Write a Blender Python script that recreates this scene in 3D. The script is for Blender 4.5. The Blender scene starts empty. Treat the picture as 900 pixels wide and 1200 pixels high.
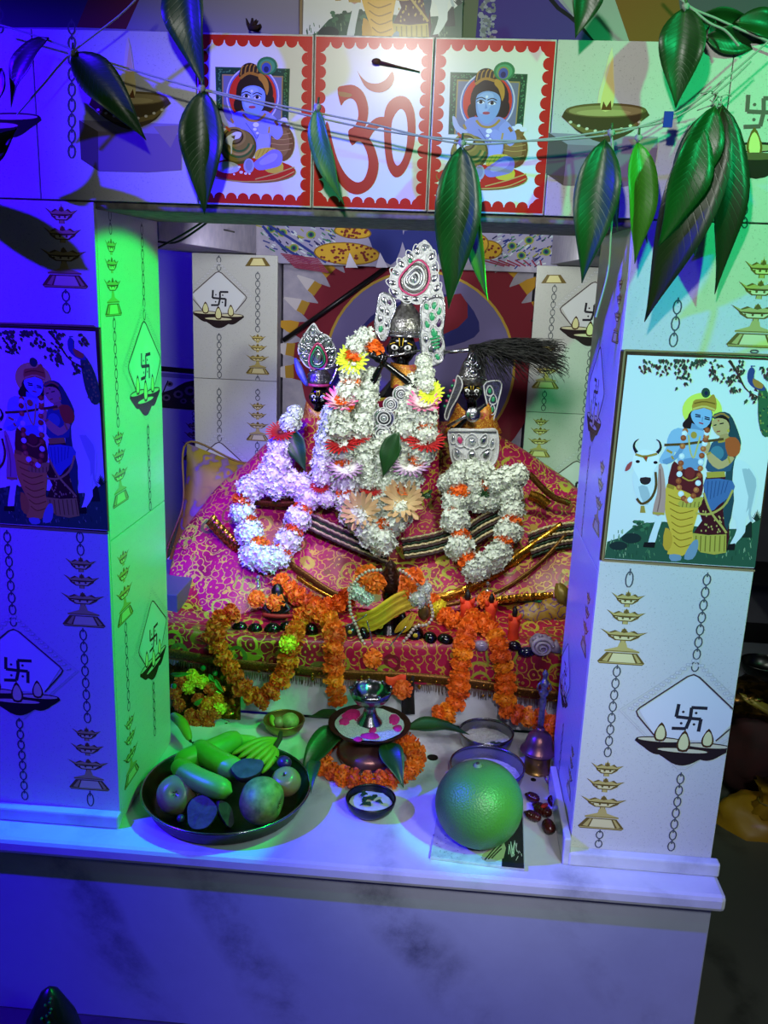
import bpy, math, random
from mathutils import Vector as V, Matrix, noise
from mathutils.geometry import tessellate_polygon
R = random.Random(7)
PI = math.pi
sc = bpy.context.scene
col = sc.collection
# ------------------------------------------------------------------ camera
PITCH, YAW, ROLL, FPX = .2555, .0679, .0381, 1044.1
CAM = V((.2558, -1.6156, 1.1349))
_f = V((-math.sin(YAW)*math.cos(PITCH), math.cos(YAW)*math.cos(PITCH), -math.sin(PITCH)))
_r0 = V((math.cos(YAW), math.sin(YAW), 0)); _u0 = _r0.cross(_f)
_r = _r0*math.cos(ROLL)+_u0*math.sin(ROLL); _u = -_r0*math.sin(ROLL)+_u0*math.cos(ROLL)
cd = bpy.data.cameras.new('camera'); cam = bpy.data.objects.new('camera', cd); col.objects.link(cam)
cd.sensor_fit = 'AUTO'; cd.sensor_width = 36; cd.lens = FPX/1200*36; cd.clip_start = .01
cam.matrix_world = Matrix(((_r.x, _u.x, -_f.x, CAM.x), (_r.y, _u.y, -_f.y, CAM.y), (_r.z, _u.z, -_f.z, CAM.z), (0, 0, 0, 1)))
sc.camera = cam
# ------------------------------------------------------------------ world, lamps, exposure
sc.view_settings.view_transform = 'Standard'; sc.view_settings.look = 'None'
sc.view_settings.exposure = 0.0; sc.view_settings.gamma = 1.0; sc.view_settings.use_curve_mapping = False
w = bpy.data.worlds.new('room_air'); sc.world = w; w.use_nodes = True
w.node_tree.nodes['Background'].inputs[0].default_value = (.62, .72, 1, 1)
w.node_tree.nodes['Background'].inputs[1].default_value = .03
def lamp(name, kind, loc, aim, power, color, size=.1, spot=None, blend=.25):
    l = bpy.data.lights.new(name, kind); l.energy = power; l.color = color
    if kind == 'AREA': l.shape = 'DISK'; l.size = size
    else: l.shadow_soft_size = size
    if kind == 'SPOT': l.spot_size = math.radians(spot); l.spot_blend = blend
    o = bpy.data.objects.new(name, l); col.objects.link(o); o.location = loc
    o.rotation_euler = (V(aim)-V(loc)).to_track_quat('-Z', 'Y').to_euler()
    return o
lamp('ceiling_lamp', 'SPOT', (.05, -1.60, 1.83), (.33, 0, 1.38), 66, (1, 1, .93), .05, 55, 1)
lamp('counter_fill', 'SPOT', (.35, -1.75, 1.50), (.36, .22, .10), 60, (1, .92, 1), .06, 26, .9)  # added fill spot that brightens the counter, stands for no real fixture
lamp('side_lamp', 'SPOT', (1.10, -1.65, 1.50), (.74, 0, .12), 80, (.9, .95, 1), .15, 58, 1)
lamp('shrine_lamp', 'SPOT', (-.22, .40, 1.20), (-.02, 1.4, .62), 19, (.88, .90, 1), .05, 128, .5)
lamp('shrine_lamp', 'SPOT', (.44, .40, 1.20), (.22, 1.4, .62), 17, (.92, 1, .86), .05, 128, .5)
lamp('party_lamp_green', 'SPOT', (.50, .03, 1.19), (-.388, .12, .62), 56, (.0, 1, .08), .012, 68, .10)
lamp('party_lamp_lime', 'SPOT', (1.25, -1.10, 1.45), (.40, -.05, .13), 150, (.05, 1, .12), .02, 6.8, .5)
lamp('party_lamp_mint', 'SPOT', (1.45, -1.15, 1.95), (.78, 0, 1.12), 105, (.02, 1, .30), .03, 56, 1)
lamp('party_lamp_blue', 'SPOT', (-1.98, -.82, 1.95), (-.22, 0, .40), 760, (.03, .0, 1), .02, 58, .4)
lamp('party_lamp_violet', 'SPOT', (.28, -1.10, 1.55), (-.29, .86, .40), 330, (.34, .04, 1), .03, 17, .8)
lamp('party_lamp_indigo', 'SPOT', (-1.35, .80, 1.60), (-.95, 2.2, .95), 45, (.03, 0, 1), .02, 50, .3)
# ------------------------------------------------------------------ helpers
def at(u, v, Y=None, Z=None, X=None):
    """where the line of sight through photo pixel (u, v) meets a real plane"""
    d = _f+_r*((u-450)/FPX)+_u*((600-v)/FPX)
    t = (Y-CAM.y)/d.y if Y is not None else (Z-CAM.z)/d.z if Z is not None else (X-CAM.x)/d.x
    return CAM+d*t
def lin(c):
    if isinstance(c, str): c = [int(c[i:i+2], 16)/255 for i in (0, 2, 4)]
    return tuple(x/12.92 if x <= .04045 else ((x+.055)/1.055)**2.4 for x in c)
def dep(v):
    """depth of the altar cloth and the statues' fronts by photo row"""
    T = ((300, 1.02), (400, .97), (560, .92), (590, .91), (650, .82), (705, .71), (735, .62), (752, .535), (800, .52), (850, .51))
    if v <= T[0][0]: return T[0][1]
    for (a, b), (c, d) in zip(T, T[1:]):
        if v <= c: return b+(d-b)*(v-a)/(c-a)
    return T[-1][1]
def crv(pts, n, closed=False):
    """Catmull-Rom through pts, n samples"""
    pts = [V(p) for p in pts]; m = len(pts); out = []
    S = m if closed else m-1
    for i in range(n):
        t = i*S/(n if closed else n-1); k = min(int(t), S-1); t -= k
        g = (lambda j: pts[j % m]) if closed else (lambda j: pts[max(0, min(m-1, j))])
        a, b, c, d = g(k-1), g(k), g(k+1), g(k+2)
        out.append(.5*((2*b)+(c-a)*t+(2*a-5*b+4*c-d)*t*t+(3*b-a-3*c+d)*t**3))
    return out
class G:
    def __init__(s): s.v = []; s.f = []; s.uv = {}; s.mi = []; s.cur = 0
    def add(s, vs, fs, uv=None):
        o = len(s.v); s.v += [V(x) for x in vs]
        for q in fs: s.f.append([o+i for i in q]); s.mi.append(s.cur)
        if uv:
            for i, t in enumerate(uv): s.uv[o+i] = t
        return s
    def box(s, a, b, m=None):
        (x0, y0, z0), (x1, y1, z1) = a, b
        vs = [V((x, y, z)) for z in (z0, z1) for y in (y0, y1) for x in (x0, x1)]
        if m: vs = [m@p for p in vs]
        return s.add(vs, [(0, 2, 3, 1), (4, 5, 7, 6), (0, 1, 5, 4), (2, 6, 7, 3), (0, 4, 6, 2), (1, 3, 7, 5)])
    def tube(s, pts, r, n=8, closed=False):
        pts = [V(p) for p in pts]; m = len(pts); rr = r if isinstance(r, (list, tuple)) else [r]*m
        vs = []; ref = None
        for i, p in enumerate(pts):
            a = pts[(i-1) % m] if closed or i else p; b = pts[(i+1) % m] if closed or i < m-1 else p
            t = (b-a); t = t.normalized() if t.length > 1e-9 else V((0, 0, 1))
            if ref is None: ref = t.orthogonal().normalized()
            x = (ref-t*ref.dot(t)); x = x.normalized() if x.length > 1e-6 else t.orthogonal().normalized(); ref = x
            y = t.cross(x)
            for k in range(n):
                c = 2*PI*k/n; vs.append(p+(x*math.cos(c)+y*math.sin(c))*rr[i])
        fs = []
        for i in range(m if closed else m-1):
            j = (i+1) % m
            for k in range(n): l = (k+1) % n; fs.append((i*n+k, i*n+l, j*n+l, j*n+k))
        if not closed: fs += [tuple(reversed(range(n))), tuple(range((m-1)*n, m*n))]
        return s.add(vs, fs)
    def lathe(s, prof, c=(0, 0, 0), n=24, m=None, rf=None):
        vs = []; fs = []; c = V(c)
        for (r, z) in prof:
            for k in range(n):
                a = 2*PI*k/n; q = r*(rf(a, z) if rf else 1)
                p = V((q*math.cos(a), q*math.sin(a), z)); vs.append((m@p if m else p)+c)
        for i in range(len(prof)-1):
            for k in range(n): l = (k+1) % n; fs.append((i*n+k, i*n+l, (i+1)*n+l, (i+1)*n+k))
        if prof[0][0] > 1e-5: fs.append(tuple(reversed(range(n))))
        if prof[-1][0] > 1e-5: fs.append(tuple(range((len(prof)-1)*n, len(prof)*n)))
        return s.add(vs, fs)
    def ball(s, c, r, n=14, h=9, m=None, fn=None):
        r = (r,)*3 if not isinstance(r, (tuple, list)) else r; c = V(c); vs = []; fs = []
        for i in range(h+1):
            t = PI*i/h
            for k in range(n):
                a = 2*PI*k/n; d = V((math.sin(t)*math.cos(a), math.sin(t)*math.sin(a), math.cos(t)))
                q = fn(d) if fn else 1; p = V((d.x*r[0], d.y*r[1], d.z*r[2]))*q
                vs.append((m@p if m else p)+c)
        for i in range(h):
            for k in range(n): l = (k+1) % n; fs.append((i*n+k, (i+1)*n+k, (i+1)*n+l, i*n+l))
        return s.add(vs, fs)
    def sheet(s, rows):
        m, n = len(rows), len(rows[0])
        vs = [p for r in rows for p in r]; uv = [(j/(n-1), i/(m-1)) for i in range(m) for j in range(n)]
        return s.add(vs, [(i*n+j, i*n+j+1, (i+1)*n+j+1, (i+1)*n+j) for i in range(m-1) for j in range(n-1)], uv)
    def slab(s, out, d):
        """closed outline (list of points) pushed by vector d into a solid plate"""
        out = [V(p) for p in out]; n = len(out); d = V(d)
        tri = tessellate_polygon([out])
        nr = sum(((out[t[1]]-out[t[0]]).cross(out[t[2]]-out[t[0]]) for t in tri), V())
        if nr.dot(d) > 0: out = out[::-1]; tri = tessellate_polygon([out])
        s.add(out+[p+d for p in out], [tuple(t) for t in tri]+[tuple(n+i for i in t[::-1]) for t in tri]+[(i, n+i, n+(i+1) % n, (i+1) % n) for i in range(n)])
        return s
ORG = {}
def setp(o, label=None, cat=None, group=None, kind=None):
    for k, x in (('label', label), ('category', cat), ('group', group), ('kind', kind)):
        if x: o[k] = x
    return o
def thing(name, label, cat, loc=(0, 0, 0), group=None):
    o = bpy.data.objects.new(name, None); col.objects.link(o); o.location = loc; o.empty_display_size = .02
    ORG[o.name] = V(loc); return setp(o, label, cat, group)
def mesh(name, g, m, org=V(), smooth=True):
    me = bpy.data.meshes.new(name); me.from_pydata([tuple(p-org) for p in g.v], [], g.f)
    for x in (m if isinstance(m, (list, tuple)) else [m]): me.materials.append(x)
    if any(g.mi): me.polygons.foreach_set('material_index', g.mi)
    if smooth: me.polygons.foreach_set('use_smooth', [True]*len(me.polygons))
    if g.uv:
        ul = me.uv_layers.new(name='UVMap')
        for l in me.loops: ul.data[l.index].uv = g.uv.get(l.vertex_index, (0, 0))
    me.update(); return me
def obj(name, g, m, parent=None, label=None, cat=None, group=None, kind=None, smooth=True, bevel=0, auto=None, solid=0, remesh=0):
    po = ORG.get(parent.name, V()) if parent else V()
    lo = min((p.z for p in g.v), default=0); n = max(1, len(g.v))
    org = sum(g.v, V())/n
    if not parent: org.z = lo
    o = bpy.data.objects.new(name, mesh(name, g, m, org, smooth)); col.objects.link(o)
    o.location = org-po; ORG[o.name] = org
    if parent: o.parent = parent
    if remesh: q = o.modifiers.new('fuse', 'REMESH'); q.mode = 'VOXEL'; q.voxel_size = remesh; q.use_smooth_shade = True
    if solid: q = o.modifiers.new('thick', 'SOLIDIFY'); q.thickness = solid; q.offset = 0
    if bevel:
        q = o.modifiers.new('edge', 'BEVEL'); q.width = bevel; q.segments = 2; q.limit_method = 'ANGLE'; q.angle_limit = .7
    if smooth and auto:
        me = o.data
        try: me.set_sharp_from_angle(angle=math.radians(auto))
        except Exception: pass
    return setp(o, label, cat, group, kind)
def inst(name, me, parent, loc, quat=None, s=1, label=None):
    """one more part that shares mesh data"""
    o = bpy.data.objects.new(name, me); col.objects.link(o); o.parent = parent
    o.location = V(loc)-ORG.get(parent.name, V()); o.rotation_mode = 'QUATERNION'
    if quat: o.rotation_quaternion = quat
    o.scale = s if isinstance(s, (tuple, list)) else (s, s, s)
    ORG[o.name] = V(loc)
    if label: o['label'] = label
    return o
# ------------------------------------------------------------------ materials
MATS = {}
def nt(name):
    m = bpy.data.materials.new(name); m.use_nodes = True; t = m.node_tree
    return m, t, t.nodes['Principled BSDF'], (lambda k, **kw: _n(t, k, kw)), t.links.new
def _n(t, k, kw):
    x = t.nodes.new(k)
    for a, b in kw.items():
        if a.startswith('i_'): x.inputs[int(a[2:]) if a[2:].isdigit() else a[2:]].default_value = b
        else: setattr(x, a, b)
    return x
def ramp(n, stops):
    r = n('ShaderNodeValToRGB'); e = r.color_ramp.elements
    while len(e) < len(stops): e.new(.5)
    for x, (p, c) in zip(e, stops): x.position = p; x.color = lin(c)+(1,)
    return r
def pm(name, c, rough=.5, metal=0, c2=None, ns=20, bump=0, bs=60, sub=0, spec=.5, coat=0, trans=0, alpha=1, sheen=0, vor=0):
    """plain procedural surface: two-tone noise, fine relief"""
    if name in MATS: return MATS[name]
    m, t, b, n, L = nt(name); MATS[name] = m
    b.inputs['Roughness'].default_value = rough; b.inputs['Metallic'].default_value = metal
    b.inputs['Specular IOR Level'].default_value = spec; b.inputs['Coat Weight'].default_value = coat
    b.inputs['Transmission Weight'].default_value = trans
    if sheen: b.inputs['Sheen Weight'].default_value = sheen
    if sub: b.inputs['Subsurface Weight'].default_value = sub; b.inputs['Subsurface Scale'].default_value = .01
    tc = n('ShaderNodeTexCoord')
    nz = n('ShaderNodeTexNoise', i_Scale=ns, i_Detail=4.0); L(tc.outputs['Object'], nz.inputs['Vector'])
    r = ramp(n, [(.3, c), (.7, c2 or c)]); L(nz.outputs[0], r.inputs[0]); L(r.outputs[0], b.inputs['Base Color'])
    if bump:
        z = n('ShaderNodeTexVoronoi', i_Scale=bs) if vor else n('ShaderNodeTexNoise', i_Scale=bs, i_Detail=3.0)
        L(tc.outputs['Object'], z.inputs['Vector'])
        q = n('ShaderNodeBump', i_Strength=bump, i_Distance=.002); L(z.outputs[0], q.inputs['Height']); L(q.outputs[0], b.inputs['Normal'])
    return m
def tile_mat(name, c, speck=True, scale=1.0):
    """glazed wall tile: faint stamped diamonds and dust specks"""
    m, t, b, n, L = nt(name); MATS[name] = m
    b.inputs['Roughness'].default_value = .24; b.inputs['Specular IOR Level'].default_value = .22
    tc = n('ShaderNodeTexCoord'); mp = n('ShaderNodeMapping'); mp.inputs['Rotation'].default_value = (0, PI/4, 0); mp.inputs['Scale'].default_value = (scale,)*3
    L(tc.outputs['Object'], mp.inputs['Vector'])
    w1 = n('ShaderNodeTexWave', i_Scale=20.0, i_Distortion=0.0, wave_type='BANDS', bands_direction='X'); L(mp.outputs[0], w1.inputs['Vector'])
    w2 = n('ShaderNodeTexWave', i_Scale=28.0, i_Distortion=0.0, wave_type='BANDS', bands_direction='Z'); L(mp.outputs[0], w2.inputs['Vector'])
    mx = n('ShaderNodeMath', operation='MULTIPLY'); L(w1.outputs['Fac'], mx.inputs[0]); L(w2.outputs['Fac'], mx.inputs[1])
    q = n('ShaderNodeBump', i_Strength=.12, i_Distance=.001); L(mx.outputs[0], q.inputs['Height']); L(q.outputs[0], b.inputs['Normal'])
    nz = n('ShaderNodeTexNoise', i_Scale=420.0, i_Detail=2.0); L(tc.outputs['Object'], nz.inputs['Vector'])
    r = ramp(n, [(.27, [x*.80 for x in c]), (.36, c), (1, c)]); L(nz.outputs[0], r.inputs[0]); L(r.outputs[0], b.inputs['Base Color'])
    return m
def marble(name, c, vein, scale=2.2, dist=3.0, width=.06, rough=.18):
    m, t, b, n, L = nt(name); MATS[name] = m; b.inputs['Roughness'].default_value = rough
    tc = n('ShaderNodeTexCoord'); mp = n('ShaderNodeMapping'); mp.inputs['Rotation'].default_value = (.2, .55, .3)
    L(tc.outputs['Object'], mp.inputs['Vector'])
    nz = n('ShaderNodeTexNoise', i_Scale=scale, i_Detail=8.0, i_Roughness=.62, i_Distortion=.9); L(mp.outputs[0], nz.inputs['Vector'])
    w1 = n('ShaderNodeTexWave', i_Scale=scale*.8, i_Distortion=dist*2.2, i_Detail=4.0, wave_type='BANDS', bands_direction='X'); w1.inputs['Detail Scale'].default_value = 1.4
    L(mp.outputs[0], w1.inputs['Vector'])
    r1 = ramp(n, [(0, (0, 0, 0)), (.55, (0, 0, 0)), (1, (.75, .75, .75))]); L(w1.outputs['Fac'], r1.inputs[0])
    r2 = ramp(n, [(.40, (1, 1, 1)), (.56, (0, 0, 0))]); L(nz.outputs[0], r2.inputs[0])
    mu = n('ShaderNodeMath', operation='MULTIPLY'); L(r1.outputs[0], mu.inputs[0]); L(r2.outputs[0], mu.inputs[1])
    n2 = n('ShaderNodeTexNoise', i_Scale=scale*4, i_Detail=7.0, i_Roughness=.7); L(tc.outputs['Object'], n2.inputs['Vector'])
    m2 = n('ShaderNodeMath', operation='MULTIPLY'); L(mu.outputs[0], m2.inputs[0]); rr = ramp(n, [(.3, (.2, .2, .2)), (.65, (1, 1, 1))]); L(n2.outputs[0], rr.inputs[0]); L(rr.outputs[0], m2.inputs[1])
    ad = n('ShaderNodeMath', operation='MULTIPLY_ADD'); ad.inputs[1].default_value = .25; L(n2.outputs[0], ad.inputs[0]); L(m2.outputs[0], ad.inputs[2])
    r3 = ramp(n, [(.10, c), (.22, [x*.94 for x in c]), (.8, vein)]); L(ad.outputs[0], r3.inputs[0]); L(r3.outputs[0], b.inputs['Base Color'])
    return m
def print_mat(matte=False):
    k = 'paint' if matte else 'ink'
    if k in MATS: return MATS[k]
    m, t, b, n, L = nt(k); MATS[k] = m; b.inputs['Roughness'].default_value = .75 if matte else .24
    b.inputs['Specular IOR Level'].default_value = .2
    a = n('ShaderNodeAttribute', attribute_name='ink'); L(a.outputs['Color'], b.inputs['Base Color'])
    return m
def brocade(name, base, gold, third, dark, sc_=26.0, sheen=.3):
    """woven silk: curled gold paisley outlines over a saturated ground, small green and yellow fills"""
    m, t, b, n, L = nt(name); MATS[name] = m; b.inputs['Roughness'].default_value = .42
    tc = n('ShaderNodeTexCoord')
    nz = n('ShaderNodeTexNoise', i_Scale=sc_*.9, i_Detail=1.0); L(tc.outputs['Object'], nz.inputs['Vector'])
    ad = n('ShaderNodeMixRGB', blend_type='ADD', i_0=.028); L(tc.outputs['Object'], ad.inputs[1]); L(nz.outputs['Color'], ad.inputs[2])
    vo = n('ShaderNodeTexVoronoi', i_Scale=sc_); L(ad.outputs[0], vo.inputs['Vector'])
    sn = n('ShaderNodeMath', operation='MULTIPLY', i_1=17.0); L(vo.outputs['Distance'], sn.inputs[0])
    s2 = n('ShaderNodeMath', operation='SINE'); L(sn.outputs[0], s2.inputs[0])
    v2 = n('ShaderNodeTexVoronoi', i_Scale=sc_*2.6); L(ad.outputs[0], v2.inputs['Vector'])
    s3 = n('ShaderNodeMath', operation='MULTIPLY', i_1=13.0); L(v2.outputs['Distance'], s3.inputs[0])
    s4 = n('ShaderNodeMath', operation='SINE'); L(s3.outputs[0], s4.inputs[0])
    r1 = ramp(n, [(0, (0, 0, 0)), (.52, (0, 0, 0)), (.62, (1, 1, 1)), (1, (1, 1, 1))]); L(s2.outputs[0], r1.inputs[0])
    r2 = ramp(n, [(0, (0, 0, 0)), (.74, (0, 0, 0)), (.84, (1, 1, 1)), (1, (1, 1, 1))]); L(s4.outputs[0], r2.inputs[0])
    n3 = n('ShaderNodeTexNoise', i_Scale=sc_*.35, i_Detail=2.0); L(tc.outputs['Object'], n3.inputs['Vector'])
    rb = ramp(n, [(.35, dark), (.5, base), (.7, base)]); L(n3.outputs[0], rb.inputs[0])
    mixa = n('ShaderNodeMixRGB'); L(r2.outputs[0], mixa.inputs[0]); L(rb.outputs[0], mixa.inputs[1]); mixa.inputs[2].default_value = lin(gold)+(1,)
    cs = n('ShaderNodeSeparateColor'); L(vo.outputs['Color'], cs.inputs[0])
    sel = n('ShaderNodeMath', operation='GREATER_THAN', i_1=.52); L(cs.outputs[0], sel.inputs[0])
    mul = n('ShaderNodeMath', operation='MULTIPLY'); L(sel.outputs[0], mul.inputs[0]); L(r1.outputs[0], mul.inputs[1])
    cg = ramp(n, [(0, gold), (.5, third), (1, dark)]); L(cs.outputs[1], cg.inputs[0])
    mixb = n('ShaderNodeMixRGB'); L(mul.outputs[0], mixb.inputs[0]); L(mixa.outputs[0], mixb.inputs[1]); L(cg.outputs[0], mixb.inputs[2])
    v4 = n('ShaderNodeTexVoronoi', i_Scale=sc_*.62); L(ad.outputs[0], v4.inputs['Vector'])
    m4 = n('ShaderNodeMath', operation='MULTIPLY', i_1=30.0); L(v4.outputs['Distance'], m4.inputs[0]); s5 = n('ShaderNodeMath', operation='SINE'); L(m4.outputs[0], s5.inputs[0])
    c4 = n('ShaderNodeSeparateColor'); L(v4.outputs['Color'], c4.inputs[0])
    near = n('ShaderNodeMath', operation='LESS_THAN', i_1=.30); L(v4.outputs['Distance'], near.inputs[0]); pick = n('ShaderNodeMath', operation='GREATER_THAN', i_1=.45); L(c4.outputs[0], pick.inputs[0])
    ring = n('ShaderNodeMath', operation='GREATER_THAN', i_1=-.2); L(s5.outputs[0], ring.inputs[0])
    ma = n('ShaderNodeMath', operation='MULTIPLY'); L(near.outputs[0], ma.inputs[0]); L(pick.outputs[0], ma.inputs[1]); mb = n('ShaderNodeMath', operation='MULTIPLY'); L(ma.outputs[0], mb.inputs[0]); L(ring.outputs[0], mb.inputs[1])
    rc = ramp(n, [(0, third), (.45, gold), (.7, [.30, .40, .16]), (1, gold)]); L(c4.outputs[1], rc.inputs[0])
    mixc = n('ShaderNodeMixRGB'); L(mb.outputs[0], mixc.inputs[0]); L(mixb.outputs[0], mixc.inputs[1]); L(rc.outputs[0], mixc.inputs[2])
    L(mixc.outputs[0], b.inputs['Base Color'])
    q = n('ShaderNodeBump', i_Strength=.5, i_Distance=.002); L(r2.outputs[0], q.inputs['Height']); L(q.outputs[0], b.inputs['Normal'])
    return m
def glitter(name, c, c2, sc_=160.0, rough=.25, metal=.9):
    """tinsel and sequins: faceted metal flecks"""
    m, t, b, n, L = nt(name); MATS[name] = m; b.inputs['Roughness'].default_value = rough; b.inputs['Metallic'].default_value = metal
    tc = n('ShaderNodeTexCoord'); vo = n('ShaderNodeTexVoronoi', i_Scale=sc_); L(tc.outputs['Object'], vo.inputs['Vector'])
    cs = n('ShaderNodeSeparateColor'); L(vo.outputs['Color'], cs.inputs[0])
    r = ramp(n, [(0, c), (.5, c2), (1, c)]); L(cs.outputs[0], r.inputs[0]); L(r.outputs[0], b.inputs['Base Color'])
    q = n('ShaderNodeBump', i_Strength=1.0, i_Distance=.004); L(cs.outputs[1], q.inputs['Height']); L(q.outputs[0], b.inputs['Normal'])
    return m
# ------------------------------------------------------------------ flat print
class Pr:
    """flat coloured shapes laid on a tile: conv(x, y) gives the point on the tile's face, nrm points out of it"""
    def __init__(s, conv, nrm, eps=1.5e-6, lift=.0002): s.c = conv; s.n = V(nrm); s.L = []; s.e = eps; s.lift = lift
    def poly(s, pts, c, smooth=0):
        if smooth: pts = [(p.x, p.y) for p in crv([(x, y, 0) for x, y in pts], len(pts)*smooth, True)]
        s.L.append((pts, lin(c))); return s
    def ell(s, x, y, rx, ry, c, n=18, a=0):
        ca, sa = math.cos(a), math.sin(a)
        return s.poly([(x+rx*math.cos(t)*ca-ry*math.sin(t)*sa, y+rx*math.cos(t)*sa+ry*math.sin(t)*ca) for t in (2*PI*k/n for k in range(n))], c)
    def stroke(s, pts, wd, c, smooth=0, closed=False, taper=False):
        if smooth: pts = [(p.x, p.y) for p in crv([(x, y, 0) for x, y in pts], len(pts)*smooth, closed)]
        n = len(pts); l = []; r = []
        for i, (x, y) in enumerate(pts):
            a = pts[(i-1) % n] if (i or closed) else pts[0]; b = pts[(i+1) % n] if (i < n-1 or closed) else pts[-1]
            dx, dy = b[0]-a[0], b[1]-a[1]; d = math.hypot(dx, dy) or 1; h = wd/2*(1-.8*i/(n-1) if taper else 1)
            l.append((x-dy/d*h, y+dx/d*h)); r.append((x+dy/d*h, y-dx/d*h))
        s.L.append((('strip', l, r, closed), lin(c))); return s
    def build(s, name, parent, org=None, **kw):
        vs = []; fs = []; cs = []
        for k, (pts, c) in enumerate(s.L):
            off = s.n*(s.lift+k*s.e); o = len(vs)
            if pts[0] == 'strip':
                _, l, r, cl = pts; n = len(l)
                vs += [s.c(*p)+off for p in l]+[s.c(*p)+off for p in r]; cs += [c]*(2*n)
                for i in range(n if cl else n-1): j = (i+1) % n; fs.append((o+i, o+j, o+n+j, o+n+i))
            else:
                q = [s.c(*p)+off for p in pts]; vs += q; cs += [c]*len(q)
                fs += [tuple(o+i for i in t) for t in tessellate_polygon([[V((p[0], p[1], 0)) for p in pts]])]
        org = V(org) if org is not None else sum(vs, V())/len(vs)
        po = ORG.get(parent.name, V()) if parent else V()
        me = bpy.data.meshes.new(name); me.from_pydata([tuple(p-org) for p in vs], [], fs); me.materials.append(print_mat(name == 'mural_print'))
        ca = me.color_attributes.new('ink', 'FLOAT_COLOR', 'POINT')
        for i, c in enumerate(cs): ca.data[i].color = (*c, 1)
        # make every face look outwards
        flip = [p.index for p in me.polygons if p.normal.dot(s.n) < 0]
        if flip:
            f2 = [tuple(reversed(f)) if i in set(flip) else f for i, f in enumerate(fs)]
            me.clear_geometry(); me.from_pydata([tuple(p-org) for p in vs], [], f2)
            ca = me.color_attributes.get('ink') or me.color_attributes.new('ink', 'FLOAT_COLOR', 'POINT')
            for i, c in enumerate(cs): ca.data[i].color = (*c, 1)
        o = bpy.data.objects.new(name, me); col.objects.link(o); o.location = org-po; ORG[o.name] = org
        if parent: o.parent = parent
        return setp(o, **kw)
# ------------------------------------------------------------------ the setting
XL, XR, PW, PD = -.3876, .5521, .2837, .345           # inner pillar faces, pillar width and depth
BZ0, BZ1, TZ0, TZ1 = 1.25, 1.523, .641, 1.029         # beam tiles, picture tiles
white_tile = tile_mat('white_tile', (.78, .78, .76)); back_tile = tile_mat('back_tile', (.74, .74, .72), scale=.8)
pale_marble = marble('pale_marble', (.80, .81, .83), (.52, .53, .58), 2.6, 2.2, rough=.15)
plinth_marble = marble('plinth_marble', (.64, .66, .72), (.14, .15, .22), 1.3, 1.6, rough=.22)
floor_marble = marble('floor_marble', (.30, .31, .27), (.12, .13, .11), 2.5, 3.0, rough=.35)
plaster = pm('lilac_plaster', (.62, .59, .66), .8, c2=(.54, .52, .60), ns=30, bump=.35, bs=90)
concrete = pm('raw_concrete', (.52, .50, .47), .95, c2=(.36, .34, .32), ns=45, bump=.9, bs=120)
grey_paint = pm('grey_paint', (.42, .42, .46), .75, c2=(.36, .36, .40), ns=6, bump=.1, bs=40)
red_print = pm('red_glaze', (.74, .10, .07), .25); picture_frame = pm('brown_print_frame', (.30, .20, .12), .3, c2=(.22, .14, .08), ns=40)
def bx(name, a, b, m, parent=None, bevel=.002, kind='structure', **kw):
    return obj(name, G().box(a, b), m, parent, kind=None if parent else kind, smooth=False, bevel=bevel, **kw)
def struct(name, a, b, m, label, cat, **kw): return bx(name, a, b, m, label=label, cat=cat, **kw)
FL = -.45
struct('floor', (-2.2, -2.6, FL-.05), (2.3, 2.2, FL), floor_marble, 'dark greenish polished stone floor beside the shrine', 'floor', bevel=0)
struct('wall_back', (-2.2, 2.2, FL), (2.3, 2.3, 2.5), grey_paint, 'plain grey room wall far behind the shrine', 'wall', bevel=0)
struct('wall_left', (-2.3, -1.0, FL), (-2.2, 2.3, 2.5), grey_paint, 'plain grey room wall to the left of the shrine', 'wall', bevel=0)
struct('wall_right', (2.3, -1.0, FL), (2.4, 2.3, 2.5), grey_paint, 'plain grey room wall to the right of the shrine', 'wall', bevel=0)
struct('ceiling', (-2.3, -2.6, 2.5), (2.4, 2.3, 2.58), grey_paint, 'flat painted room ceiling above the shrine', 'ceiling', bevel=0)
struct('wall_front', (-.90, -.055, FL), (.832, .53, -.036), plinth_marble, 'veined grey marble face of the shrine plinth', 'wall', bevel=.003)
bx('slab', (-.92, -.085, -.036), (.848, .53, 0), pale_marble, bevel=.010, label='pale marble counter slab with rounded front edge', cat='slab')
bx('altar_slab', (-.66, .53, 0), (.84, 1.42, .20), pale_marble, bevel=.004, label='white marble step that carries the cloth and the statues', cat='slab')
# front pillars: a core clad with tiles
def pillar(name, x0, x1, y0, y1, z0, z1, tiles, inner, label, t=.008, tm=None):
    p = bx(name, (x0+t, y0+t, z0), (x1-t, y1, z1), plaster, label=label, cat='pillar')
    ts = []
    for (a, b, m) in tiles:
        ts.append(bx('tile', (x0+.0008, y0, a+.0008), (x1-.0008, y0+t-.0002, b-.0008), m, p, bevel=.0012))
    for side, (a, b) in inner:
        xa, xb = (x1-t+.0002, x1) if side > 0 else (x0, x0+t-.0002)
        ts.append(bx('tile', (xa, y0+t, a+.0008), (xb, y1, b-.0008), tm or white_tile, p, bevel=.0012))
    return p, ts
PT = [(.0, TZ0, white_tile), (TZ0, TZ1, picture_frame), (TZ1, BZ0-.002, white_tile)]
pillar_l, tl = pillar('pillar', XL-PW, XL, 0, PD, 0, BZ0-.012, PT, [(1, (.0, .62)), (1, (.62, BZ0-.012))], 'front tiled pillar washed in blue, green on its inner side')
pillar_r, tr = pillar('pillar', XR, XR+PW, 0, PD, 0, BZ0-.012, PT, [(-1, (.0, .62)), (-1, (.62, BZ0-.012))], 'front tiled pillar washed in mint, violet on its inner side')
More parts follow.
